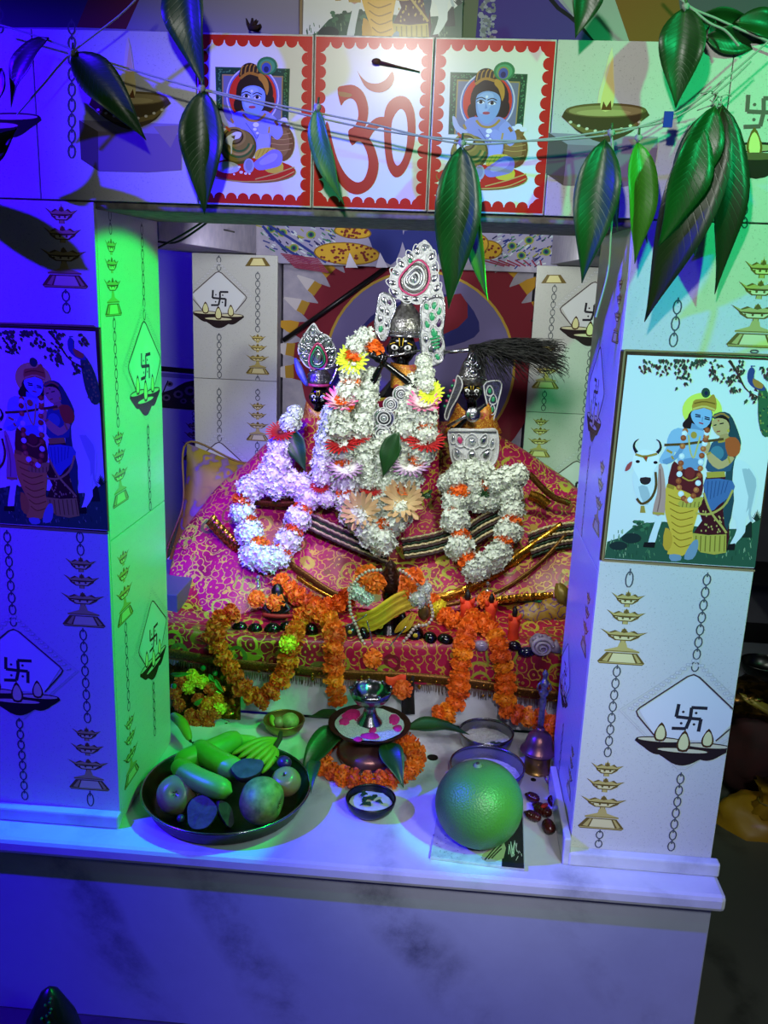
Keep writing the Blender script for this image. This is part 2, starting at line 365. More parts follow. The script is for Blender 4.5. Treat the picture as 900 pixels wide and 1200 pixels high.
bx('trim_1', (XL-PW-.02, -.024, 0), (XL+.004, .0, .030), pale_marble, bevel=.004, label='marble skirting under the blue-lit front pillar', cat='skirting')
bx('trim_2', (XR-.004, -.024, 0), (XR+PW+.012, .0, .030), pale_marble, bevel=.004, label='marble skirting under the mint-lit front pillar', cat='skirting')
bx('trim_3', (XR-.016, -.022, 0), (XR-.001, .26, .060), pale_marble, bevel=.003, label='narrow marble skirting along the violet side of the pillar', cat='skirting')
# beam
beam = bx('beam', (-.70, .008, BZ0-.014), (.90, PD, BZ1-.002), concrete, label='tiled front beam with raw concrete underside', cat='beam', bevel=.004)
bt = [bx('tile', (a+.0008, 0, BZ0), (b-.0008, .0078, BZ1), white_tile, beam, bevel=.0012) for a, b in ((-.70, -.4837), (-.4837, -.2), (-.2, 0), (0, .2), (.2, .4), (.4, .6837), (.6837, .90))]
# back pillars, side beams, lintel, mural wall
BY = 1.30
pbl, tbl = pillar('pillar', -.592, -.312, BY, 1.46, .0, 1.195, [(.2, .795, back_tile), (.795, 1.195, back_tile)], [], 'rear tiled pillar behind the yellow cushion', tm=back_tile)
pbr, tbr = pillar('pillar', .507, .787, BY, 1.46, .0, 1.195, [(.2, .735, back_tile), (.735, 1.195, back_tile)], [], 'rear tiled pillar beside the dark fly whisk', tm=back_tile)
struct('beam', (-.66, PD, 1.198), (-.385, 1.50, 1.44), plaster, 'rough lilac side beam above the gap between the tiled pillars', 'beam')
struct('beam', (.55, PD, 1.198), (.83, 1.50, 1.44), plaster, 'rough lilac side beam on the leafy side of the shrine', 'beam')
lintel = struct('lintel', (-.385, 1.31, 1.172), (.55, 1.50, 1.44), plaster, 'rear lintel painted with blue and gold peacocks', 'beam')
mural = struct('wall_mural', (-.312, 1.40, .2), (.507, 1.46, 1.172), plaster, 'lilac rear wall of the shrine painted with a red sun', 'wall', bevel=0)
struct('roof', (-.66, PD, 1.44), (.83, 1.50, 1.49), plaster, 'plastered roof slab of the shrine', 'roof')
upper = struct('wall_upper', (-1.1, .07, BZ1-.002), (1.2, .16, 2.3), plaster, 'painted wall above the front beam', 'wall', bevel=0)
# ------------------------------------------------------------------ printed pictures
def zc(x0, y0, s, Y, dx=0): return lambda x, y: at(x0+x/s, y0+y/s, Y=Y)+V((dx, 0, 0))
NF = V((0, -1, 0))
def sprite(P, top, bot, ytop, ybot):
    """upright axis from top to bottom point, unit scale, for lamp and diya motifs; returns (x, y) -> world"""
    d = (bot-top)/(ybot-ytop); return d
class Sub(Pr):
    """a motif drawn in its own units between two points of a face; ex is the face's sideways direction"""
    def __init__(s, top, bot, y0, y1, ex, nrm):
        k = (bot-top).length/(y1-y0); dn = (bot-top).normalized(); ex = V(ex)
        super().__init__(lambda x, y: top+ex*(x*k)+dn*((y-y0)*k), nrm)
INK, GOLD, GOLDL, GOLDD = '2e2c33', 'b9a862', 'd9cf93', '6d5a2c'
def chain(P, x, y0, y1, L=62, w=34, c='4c5058'):
    n = max(1, round((y1-y0)/L)); L = (y1-y0)/n
    for i in range(n):
        y = y0+L*(i+.5); h = L*.42
        P.stroke([(x+w/2*math.cos(t), y+h*math.sin(t)) for t in (2*PI*k/10 for k in range(10))], w*.19, c, closed=True)
        P.stroke([(x, y-h-L*.16), (x, y-h+L*.2)], w*.2, c)
def lamp_stack(P):
    """hanging tiered brass lamp, y 90..980"""
    P.poly([(-10, 150), (0, 90), (10, 150)], GOLD)
    for y, h, sp in ((150, 125, 185), (350, 150, 215), (575, 180, 262)):
        P.poly([(-26, y-20), (26, y-20), (30, y+150), (-30, y+150)], GOLD); P.stroke([(-24, y), (-28, y+150)], 8, GOLDD); P.stroke([(22, y), (24, y+150)], 5, GOLDD)
        P.poly([(-sp, y-12), (-h*.9, y+26), (-h*.55, y-2), (-h*.2, y+20), (0, y-34), (h*.25, y+18), (h*.6, y-4), (h*.85, y+24), (sp*.98, y+6), (h, y+52), (h*.9, y+78), (h*.45, y+118), (-h*.5, y+118), (-h*.9, y+78), (-h, y+50)], GOLDD)
        P.poly([(-sp*.92, y-6), (-h*.8, y+34), (-h*.4, y+12), (0, y+28), (h*.4, y+10), (h*.8, y+34), (sp*.9, y+12), (h*.86, y+52), (-h*.86, y+52)], GOLD)
        P.poly([(-h*.78, y+64), (h*.74, y+64), (h*.4, y+106), (-h*.44, y+106)], GOLDL)
        P.stroke([(-h*.95, y+56), (-h*.3, y+68), (h*.3, y+68), (h*.95, y+54)], 9, '4a3a1c')
        for x in (-.62, -.2, .3, .66): P.ell(h*x, y+82, 13, 12, GOLDD, 8)
    P.poly([(-36, 715), (36, 715), (52, 768), (190, 812), (190, 830), (-190, 830), (-190, 812), (-52, 768)], GOLD); P.stroke([(-190, 818), (190, 818)], 7, GOLDD)
    P.poly([(-168, 836), (168, 836), (258, 950), (235, 976), (-235, 976), (-258, 950)], GOLDD)
    P.poly([(-95, 848), (110, 848), (160, 950), (-130, 950)], GOLDL); P.poly([(-135, 848), (-108, 848), (-150, 948), (-205, 940)], GOLD); P.poly([(128, 848), (150, 848), (220, 940), (185, 950)], GOLD)
    P.stroke([(-240, 960), (240, 960)], 10, GOLD)
def swastik(P, x, y, s, w, c=INK):
    for pts in ([(10, -80), (10, 0), (-10, 80)], [(-85, -5), (0, 0), (82, 2)], [(8, -80), (115, -82)], [(82, 0), (76, 96)], [(-8, 80), (-105, 84)], [(-85, -3), (-78, -100)]):
        P.stroke([(x+a*s, y+b*s) for a, b in pts], w, c)
    for a, b in ((-42, -44), (44, -42), (-46, 42), (40, 44)): P.ell(x+a*s, y+b*s, 10*s, 10*s, c, 8)
def flame(P, x, y0, y1, w, inner='d8d59a', rim='4a3220'):
    f = lambda k, e: [(x, y0+e), (x+w*.35*k, y0+(y1-y0)*.35), (x+w*.5*k, y0+(y1-y0)*.68), (x+w*.3*k, y1-e*.6), (x-w*.3*k, y1-e*.6), (x-w*.5*k, y0+(y1-y0)*.68), (x-w*.35*k, y0+(y1-y0)*.35)]
    P.poly(f(1, 0), rim, 2); P.poly(f(.72, (y1-y0)*.16), inner, 2)
def diya_boat(P, x, y, w, h, c='2a2022'):
    P.poly([(x-w, y), (x+w, y), (x+w*.62, y+h*.62), (x+w*.2, y+h), (x-w*.2, y+h), (x-w*.62, y+h*.62)], c, 3)
    P.ell(x, y, w, h*.2, '3a2a22', 20); P.ell(x, y+h*.02, w*.93, h*.14, 'cfc9a4', 20)
def diya_diamond(P):
    """swastika in a rounded diamond over three oil lamps, y 190..870"""
    for k, c in ((1.34, 'a9a9ad'), (1.28, 'b4b4b8')):
        P.stroke([(-350*k, 490), (0, 490-300*k), (350*k, 490), (30, 490+310*k), (-30, 490+310*k)], 4, c, closed=True)
    for i in range(26):
        t = i/25; a = -1 if i % 2 else 1
        for sx in (-1, 1): P.ell(sx*(395*t), 190-95*(1-t)+300*t-10+a*9, 15, 13, 'a9a9ad', 7); P.ell(sx*(395*t), 190-95*(1-t)+300*t-10+a*9, 11, 9, 'c9c9c9', 7)
    P.poly([(-330, 480), (-20, 205), (20, 205), (330, 480), (200, 680), (-200, 680)], 'd2d4d6')
    P.stroke([(-205, 668), (-335, 525), (-350, 490), (-330, 462), (-40, 210), (0, 192), (40, 210), (330, 462), (350, 490), (335, 520), (205, 672)], 11, '4a3a40')
    swastik(P, 5, 515, 1.0, 24)
    diya_boat(P, -170, 690, 160, 110); diya_boat(P, 155, 712, 155, 110); flame(P, -170, 558, 700, 88); flame(P, 150, 582, 722, 84)
    diya_boat(P, -8, 760, 182, 112); flame(P, -8, 605, 768, 94)
def strip(parent, segs, ex, nrm, pl, name='print'):
    """one print on one tile: segs are (kind, top pixel, bottom pixel, ...) lifted onto the tile's plane pl"""
    A = None
    for kind, a, b in segs:
        ta, tb = at(*a, **pl), at(*b, **pl)
        mid = (ta+tb)/2
        for k in ('x', 'y'):
            if V(ex)[0 if k == 'x' else 1]: setattr(ta, k, getattr(mid, k)); setattr(tb, k, getattr(mid, k))
        y0, y1 = {'lamp': (90, 980), 'diya': (190, 870), 'chain': (0, 100)}[kind]
        if kind == 'chain':
            k = 1/.00040; L = (tb-ta).length*k; S = Sub(ta, tb, 0, L, ex, nrm); chain(S, 0, 0, L)
        else:
            S = Sub(ta, tb, y0, y1, ex, nrm); (lamp_stack if kind == 'lamp' else diya_diamond)(S)
        if A is None: A = Pr(lambda x, y: x, nrm); A.items = []
        A.items.append(S)
    # merge the motifs into one print mesh
    M_ = Pr(None, nrm)
    vs_c = []
    for S in A.items:
        for pts, c in S.L:
            if pts[0] == 'strip': vs_c.append((('strip', [S.c(*p) for p in pts[1]], [S.c(*p) for p in pts[2]], pts[3]), c))
            else: vs_c.append(([S.c(*p) for p in pts], c))
    return merge_print(vs_c, nrm, parent, name)
def clip(pts, axis, lim, sgn):
    out = []
    for i, p in enumerate(pts):
        q = pts[i-1]; a, b = (p[axis]-lim)*sgn, (q[axis]-lim)*sgn
        if (a <= 0) != (b <= 0): t_ = b/(b-a); out.append((q[0]+(p[0]-q[0])*t_, q[1]+(p[1]-q[1])*t_))
        if a <= 0: out.append(p)
    return out
def merge_print(items, nrm, parent, name):
    """motifs flattened onto the face of their tile and trimmed at its edges"""
    nrm = V(nrm); ax = 0 if abs(nrm.x) < .5 else 1
    P = Pr(None, nrm); base = items[0][0][1][0] if items[0][0][0] == 'strip' else items[0][0][0]
    pl = base.y if ax == 0 else base.x
    P.c = (lambda x, y: V((x, pl, y))) if ax == 0 else (lambda x, y: V((pl, x, y)))
    g = (lambda p: (p.x, p.z)) if ax == 0 else (lambda p: (p.y, p.z))
    o = ORG[parent.name]; co = [v.co+o for v in parent.data.vertices]; k = 0 if ax == 0 else 1
    lim = ((min(c[k] for c in co)+.001, max(c[k] for c in co)-.001), (min(c.z for c in co)+.001, max(c.z for c in co)-.001))
    inside = lambda q: all(lim[0][0] <= x <= lim[0][1] and lim[1][0] <= y <= lim[1][1] for x, y in q)
    for pts, c in items:
        if pts[0] == 'strip':
            l, r, cl = [g(p) for p in pts[1]], [g(p) for p in pts[2]], pts[3]
            if inside(l+r): P.L.append((('strip', l, r, cl), c)); continue
            n = len(l); todo = [[l[i], l[(i+1) % n], r[(i+1) % n], r[i]] for i in range(n if cl else n-1)]
        else: todo = [[g(p) for p in pts]]
        for q in todo:
            if not inside(q):
                for axis in (0, 1): q = clip(clip(q, axis, lim[axis][0], -1), axis, lim[axis][1], 1) if q else q
            if len(q) > 2: P.L.append((q, c))
    return P.build(name, parent)
EX, EY = (1, 0, 0), (0, 1, 0)
F0 = dict(Y=0)
strip(tr[0], [('chain', (738, 668), (737, 690)), ('lamp', (737, 690), (727, 779)), ('chain', (723, 780), (712, 888)), ('lamp', (712, 890), (704, 972)), ('chain', (703, 973), (701, 994)),
              ('chain', (829, 672), (814, 788)), ('diya', (813, 790), (799, 896)), ('chain', (798, 906), (786, 998))], EX, NF, F0)
strip(tr[2], [('chain', (793, 350), (790, 408)), ('lamp', (893, 300), (884, 408)), ('chain', (884, 410), (884, 414))], EX, NF, F0)
strip(tl[0], [('chain', (93, 622), (95, 652)), ('lamp', (95, 650), (98, 735)), ('chain', (98, 737), (102, 848)), ('lamp', (101, 850), (105, 926)), ('chain', (105, 928), (107, 946)),
              ('chain', (8, 622), (16, 735)), ('diya', (17, 737), (22, 837)), ('chain', (23, 842), (29, 938))], EX, NF, F0)
strip(tl[2], [('lamp', (71, 238), (77, 338)), ('chain', (77, 340), (78, 368))], EX, NF, F0)
XI = dict(X=XL); NI = (1, 0, 0)
strip(tl[3], [('lamp', (144, 642), (147, 728)), ('chain', (147, 729), (151, 834)), ('lamp', (152, 836), (154, 915)), ('diya', (180, 702), (179, 796)), ('chain', (179, 800), (182, 862))], EY, NI, XI)
strip(tl[4], [('chain', (128, 244), (130, 276)), ('lamp', (130, 276), (133, 371)), ('chain', (134, 372), (138, 502)), ('lamp', (138, 502), (142, 591)),
              ('chain', (166, 262), (169, 376)), ('diya', (169, 376), (171, 486)), ('chain', (173, 498), (178, 660))], EY, NI, XI)
XI = dict(X=XR); NI = (-1, 0, 0)
strip(tr[3], [('lamp', (690, 690), (684, 766)), ('diya', (663, 745), (662, 838)), ('lamp', (671, 870), (667, 935)), ('chain', (661, 850), (654, 910))], EY, NI, XI)
strip(tr[4], [('lamp', (727, 322), (722, 403)), ('lamp', (706, 535), (699, 626)), ('diya', (703, 406), (694, 517)), ('chain', (693, 524), (679, 640))], EY, NI, XI)
FB = dict(Y=BY)
strip(tbl[1], [('chain', (257, 300), (256, 318)), ('diya', (256, 318), (257, 384)), ('chain', (257, 391), (257, 452)), ('chain', (302, 319), (302, 390)), ('lamp', (302, 390), (302, 439)), ('chain', (302, 440), (302, 453))], EX, NF, FB)
strip(tbl[0], [('chain', (257, 455), (257, 518)), ('chain', (302, 456), (302, 470)), ('lamp', (302, 470), (302, 517)), ('chain', (302, 518), (301, 560)), ('diya', (257, 518), (257, 586))], EX, NF, FB)
strip(tbr[1], [('chain', (649, 334), (646, 398)), ('lamp', (642, 400), (640, 456)), ('chain', (638, 458), (637, 482)), ('diya', (696, 330), (692, 405)), ('chain', (692, 410), (685, 484))], EX, NF, FB)
strip(tbr[0], [('lamp', (634, 488), (631, 536)), ('chain', (630, 537), (626, 590)), ('chain', (685, 488), (678, 540)), ('diya', (676, 540), (670, 610))], EX, NF, FB)
for t, u, v in ((tbl[1], 302, 307), (tbr[1], 649, 327)):            # bell feet of the next lamps up, cut by the tile edge
    P = Pr(zc(u, v, 1.0, BY), NF)
    P.poly([(-8, -5), (8, -5), (15, 5), (-15, 5)], GOLDD); P.poly([(-5, -4), (5, -4), (9, 4), (-9, 4)], GOLDL); P.build('print', t)
# scalloped red borders
def scallop(P, x0, x1, z0, z1):
    P.poly([(x0+.003, z0+.003), (x1-.003, z0+.003), (x1-.003, z1-.003), (x0+.003, z1-.003)], 'c8281c')
    P.poly([(x0+.011, z0+.011), (x1-.011, z0+.011), (x1-.011, z1-.011), (x0+.011, z1-.011)], 'e3e3dc')
    for i in range(9):
        x = x0+.017+(x1-x0-.034)*i/8
        for z, s in ((z0+.011, 1), (z1-.011, -1)): P.poly([(x+.0098*math.cos(t), z+s*.0098*math.sin(t)) for t in (PI*k/8 for k in range(9))], 'c8281c')
    for i in range(13):
        z = z0+.017+(z1-z0-.034)*i/12
        for x, s in ((x0+.011, 1), (x1-.011, -1)): P.poly([(x+s*.0098*math.sin(t), z+.0098*math.cos(t)) for t in (PI*k/8 for k in range(9))], 'c8281c')
for i, a in ((2, -.2), (3, 0), (4, .2)):
    P = Pr(lambda x, z: V((x, 0, z)), NF); scallop(P, a, a+.2, BZ0, BZ1); P.build('border_print', bt[i])
# the Om sign
P = Pr(zc(230, 0, 3, 0), NF, lift=.0006)
RD = 'b8301f'
P.poly([(497, 312), (520, 301), (555, 300), (588, 326), (605, 380), (598, 435), (578, 473), (548, 512), (534, 462), (558, 442), (570, 405), (562, 362), (543, 346), (520, 356), (508, 370)], RD, 3)
P.poly([(545, 500), (575, 468), (600, 478), (625, 515), (641, 575), (632, 630), (605, 668), (565, 684), (525, 668), (490, 620), (465, 545), (455, 480), (457, 430), (466, 440), (478, 495), (497, 560), (525, 612), (560, 640), (588, 632), (604, 590), (602, 545), (585, 505), (570, 497)], RD, 3)
P.poly([(578, 470), (605, 438), (632, 415), (662, 411), (684, 425), (692, 458), (672, 455), (645, 448), (622, 465), (603, 492)], RD, 3)
P.poly([(662, 395), (680, 356), (715, 337), (748, 350), (768, 400), (770, 480), (755, 555), (730, 608), (700, 624), (676, 595), (664, 540), (660, 460)], RD, 3)
P.poly([(693, 415), (716, 384), (735, 398), (743, 450), (738, 520), (722, 568), (705, 582), (692, 555), (686, 500), (686, 450)], 'e3e3dc', 3)
P.poly([(566, 248), (578, 268), (605, 290), (640, 293), (668, 278), (688, 252), (696, 275), (684, 305), (655, 324), (620, 322), (590, 300)], 'b5503c', 3)
P.poly([(500, 322), (545, 330), (540, 342), (505, 338)], 'a8742c', 2)
P.build('om_sign', bt[3])
# butter child picture
def child_art(P):
    P.poly([(82, 122), (665, 137), (652, 600), (95, 600)], '2c5a3c'); P.poly([(92, 132), (655, 146), (644, 590), (104, 590)], '21462f')
    for i in range(40):
        t = R.random()
        for (x, y) in ((108+R.random()*20, 150+t*430), (622+R.random()*22, 160+t*420), (100+t*545, 140+R.random()*26)): P.ell(x, y, 6, 5, '4e8a5a', 6)
    P.poly([(135, 180), (612, 195), (602, 600), (140, 600)], 'a88d52'); P.poly([(146, 192), (602, 206), (592, 600), (150, 600)], '77788f')
    P.ell(375, 350, 207, 232, 'cfcadb', 32); P.ell(375, 350, 196, 220, '5a6fae', 32); P.ell(375, 350, 186, 208, 'd8361f', 32)
    P.ell(367, 932, 346, 98, '8f6f35', 32, .03); P.ell(367, 926, 340, 92, 'c62f1e', 32, .03); P.stroke([(60, 985), (200, 1012), (370, 1018), (560, 1000), (700, 940)], 8, 'caa654', 3)
    P.ell(605, 720, 97, 140, '7a5527', 22); P.ell(592, 712, 70, 118, '95703a', 20); P.poly([(580, 565), (672, 560), (655, 620), (598, 622)], '8a6531')
    for y in (640, 680, 720, 765): P.stroke([(515+abs(y-710)*.3, y), (600, y+12), (690-abs(y-710)*.3, y)], 6, 'c09a52', 2)
    for x, y, r in ((585, 555, 26), (620, 540, 30), (655, 562, 26), (675, 566, 16)): P.ell(x, y, r, r*.75, 'e6e4ea', 10)
    P.ell(390, 330, 145, 170, '2b1a16', 26); P.ell(500, 400, 45, 75, '2b1a16', 14); P.ell(262, 420, 36, 60, '2b1a16', 12)
    P.poly([(215, 505), (280, 465), (380, 480), (470, 465), (535, 505), (575, 560), (520, 640), (505, 760), (400, 790), (320, 700), (240, 600)], '8d93cb', 3)
    P.poly([(420, 640), (500, 640), (500, 755), (410, 770)], 'a6abdf', 2)
    P.poly([(288, 320), (320, 280), (380, 268), (440, 285), (472, 330), (468, 410), (440, 470), (385, 522), (330, 490), (296, 430)], '86a3d2', 3)
    P.poly([(300, 330), (340, 285), (400, 282), (420, 320), (380, 420), (320, 440)], '9db6de', 3)
    P.poly([(268, 180), (290, 120), (340, 92), (395, 105), (440, 165), (432, 195), (350, 170), (282, 215)], '3a2519', 3)
    for k in range(5): x = 282+k*32; P.stroke([(x, 190-k*6), (x+8, 130-k*4), (x+24, 100+abs(k-2)*8)], 9, 'b9862f', 2)
    P.stroke([(275, 215), (345, 172), (435, 195)], 22, 'b07a26', 3)
    P.poly([(425, 175), (465, 190), (495, 240), (500, 300), (485, 345), (470, 300), (450, 250), (420, 215)], 'c08a2c', 3)
    P.ell(487, 115, 80, 72, '2f7d4b', 20); P.ell(487, 118, 62, 56, '4da06a', 18); P.ell(481, 128, 44, 50, '8a8a44', 16); P.ell(481, 132, 36, 42, '3c4fa6', 16); P.ell(481, 142, 20, 24, '1f1f5c', 12)
    for x, y in ((325, 352), (410, 360)):
        P.stroke([(x-36, y-22), (x, y-36), (x+36, y-20)], 8, '2b1a16', 2); P.ell(x, y, 31, 16, 'e9e9f2', 14); P.ell(x, y, 14, 14, '20161c', 12); P.stroke([(x-32, y+2), (x, y-18), (x+32, y+2)], 6, '2b1a16', 2)
    P.poly([(362, 360), (378, 400), (358, 405)], '7590c4'); P.ell(370, 437, 28, 12, 'c05560', 14); P.stroke([(344, 434), (370, 440), (398, 433)], 4, '7a2c36', 2); P.ell(368, 312, 11, 12, 'dfe3ee', 10)
    P.stroke([(298, 492), (340, 535), (395, 545), (440, 528), (476, 488)], 18, 'b58b39', 3); P.stroke([(320, 560), (380, 640), (410, 680), (440, 560)], 6, '58609c', 3)
    P.poly([(470, 560), (520, 500), (560, 530), (600, 590), (608, 650), (565, 692), (510, 650), (440, 645), (412, 600), (440, 560), (500, 590)], '9aa0da', 3); P.stroke([(505, 590), (500, 640)], 14, 'c09a4a'); P.stroke([(548, 545), (572, 580)], 22, '9c6a2c')
    for x, y, r in ((400, 575, 24), (392, 610, 15), (412, 640, 12)): P.ell(x, y, r, r*.8, 'ececf2', 10)
    P.poly([(118, 465), (140, 470), (178, 540), (240, 580), (205, 600), (160, 580), (128, 530)], 'b5b7cf', 3); P.stroke([(205, 525), (225, 560)], 18, 'b58b39')
    P.ell(262, 745, 142, 138, '5f5420', 28); P.ell(256, 735, 130, 128, '8b7a31', 26)
    for k, c in ((.86, '3f6a2c'), (.72, 'b79c48'), (.55, '3f6a2c')): P.stroke([(262-142*k*math.cos(t)+20*(1-k), 700+148*k*math.sin(t)) for t in (PI*.08+PI*.84*j/12 for j in range(13))], 15, c)
    P.ell(230, 668, 92, 78, 'a08a3c', 22); P.ell(228, 668, 76, 62, '4a3a1c', 20); P.ell(228, 668, 62, 50, '7a6a3a', 18)
    P.poly([(165, 680), (200, 650), (250, 630), (288, 640), (270, 680), (220, 700), (214, 790), (204, 800), (200, 740), (170, 720)], 'e2e4dc', 3); P.poly([(205, 668), (240, 655), (232, 690)], '6a5a32')
    P.stroke([(165, 590), (200, 625)], 18, 'c4552a')
    P.poly([(395, 800), (420, 765), (500, 752), (555, 768), (480, 815), (400, 845)], 'd8c23c', 3); P.poly([(470, 930), (560, 880), (605, 870), (612, 930), (540, 955)], 'd8c23c', 2)
    for k in range(4): P.stroke([(410+k*35, 830-k*16), (440+k*30, 765)], 4, '9c8424')
    P.poly([(385, 870), (450, 820), (530, 768), (590, 785), (608, 835), (590, 890), (520, 915), (430, 930), (388, 905)], '8d86c4', 3); P.poly([(430, 860), (520, 800), (570, 810), (540, 860), (450, 890)], 'a7a2d8', 3)
    P.ell(180, 908, 94, 46, 'b9bfc0', 20, .08); P.ell(165, 905, 60, 30, 'cfd3d2', 16); P.ell(345, 895, 42, 58, 'a3a9b4', 16); P.ell(345, 890, 28, 44, '8a90a2', 14)
    for x, y, r in ((270, 905, 12), (285, 945, 14), (320, 955, 12), (350, 958, 9), (230, 962, 8)): P.ell(x, y, r, r*.8, 'ececf2', 8)
    P.stroke([(395, 1000), (560, 955), (700, 905)], 9, 'caa654')
for i, dx in ((2, 0), (4, .4)):
    P = Pr(zc(240, 60, 6.664, 0, dx-(.004 if dx else 0)), NF, lift=.0006); child_art(P); P.build('picture_print', bt[i])
# clay lamp on a ledge (both ends of the beam)
for i, u0, v0, s in ((1, 0, 0, 3), (5, 0, 0, 3)):
    dx = 0 if i == 1 else (at(707, 150, Y=0)-at(151, 118, Y=0)).x
    dz = 0
    P = Pr(zc(u0, v0, s, 0, dx), NF, lift=.0006)
    P.poly([(450, 130), (470, 240), (478, 320), (425, 320), (435, 230)], 'dcd8b0', 2)
    P.poly([(278, 422), (400, 428), (636, 436), (640, 474), (345, 462)], '98909a'); P.poly([(278, 422), (345, 462), (347, 602), (285, 560)], '5c5450'); P.poly([(345, 462), (640, 474), (638, 598), (520, 606), (347, 602)], '847480')
    P.poly([(540, 445), (636, 440), (600, 520)], '9a8f7a')
    P.poly([(322, 346), (345, 395), (395, 432), (455, 456), (500, 446), (548, 420), (575, 385), (589, 345)], '4d4126', 2); P.poly([(332, 380), (400, 410), (470, 418), (540, 402), (580, 372), (572, 392), (540, 418), (470, 436), (400, 428), (345, 396)], '7a6a3a')
    for k in range(9): t = k/8; P.ell(345+225*t, 386+32*math.sin(PI*t), 6, 5, 'd8d2b4', 7)
    P.ell(456, 346, 133, 25, '6b5a34', 26); P.ell(456, 348, 122, 19, '9a8a58', 24); P.ell(450, 354, 90, 11, 'b3a26a', 20)
    P.poly([(448, 215), (456, 160), (464, 220), (478, 300), (470, 345), (440, 345), (436, 300)], 'e0cf86', 2); P.poly([(440, 345), (444, 315), (456, 335), (468, 312), (474, 345)], '6a4420')
    if i == 1: chain(P, 252, 70, 560, 56, 24)
    P.build('picture_print', bt[i])
P = Pr(zc(0, 0, 3, 0), NF, lift=.0006)
diya_boat(P, 40, 410, 100, 70); diya_boat(P, -20, 440, 90, 75); chain(P, 0, 30, 120, 50, 22); P.build('print', bt[0])
P = Pr(zc(500, 0, 2.25, 0), NF, lift=.0006)
swastik(P, 884, 296, .46, 11, '6a5a58'); P.ell(868, 388, 62, 14, '2e2622'); P.ell(868, 390, 54, 9, 'b0a27a'); flame(P, 864, 335, 415, 42, 'e9d98a', '7a5a24')
P.poly([(812, 412), (930, 412), (915, 455), (868, 472), (830, 455)], '2e241e', 2); P.ell(870, 412, 60, 10, '6a5a3c'); chain(P, 838, 500, 604, 34, 16); P.build('print', bt[6])
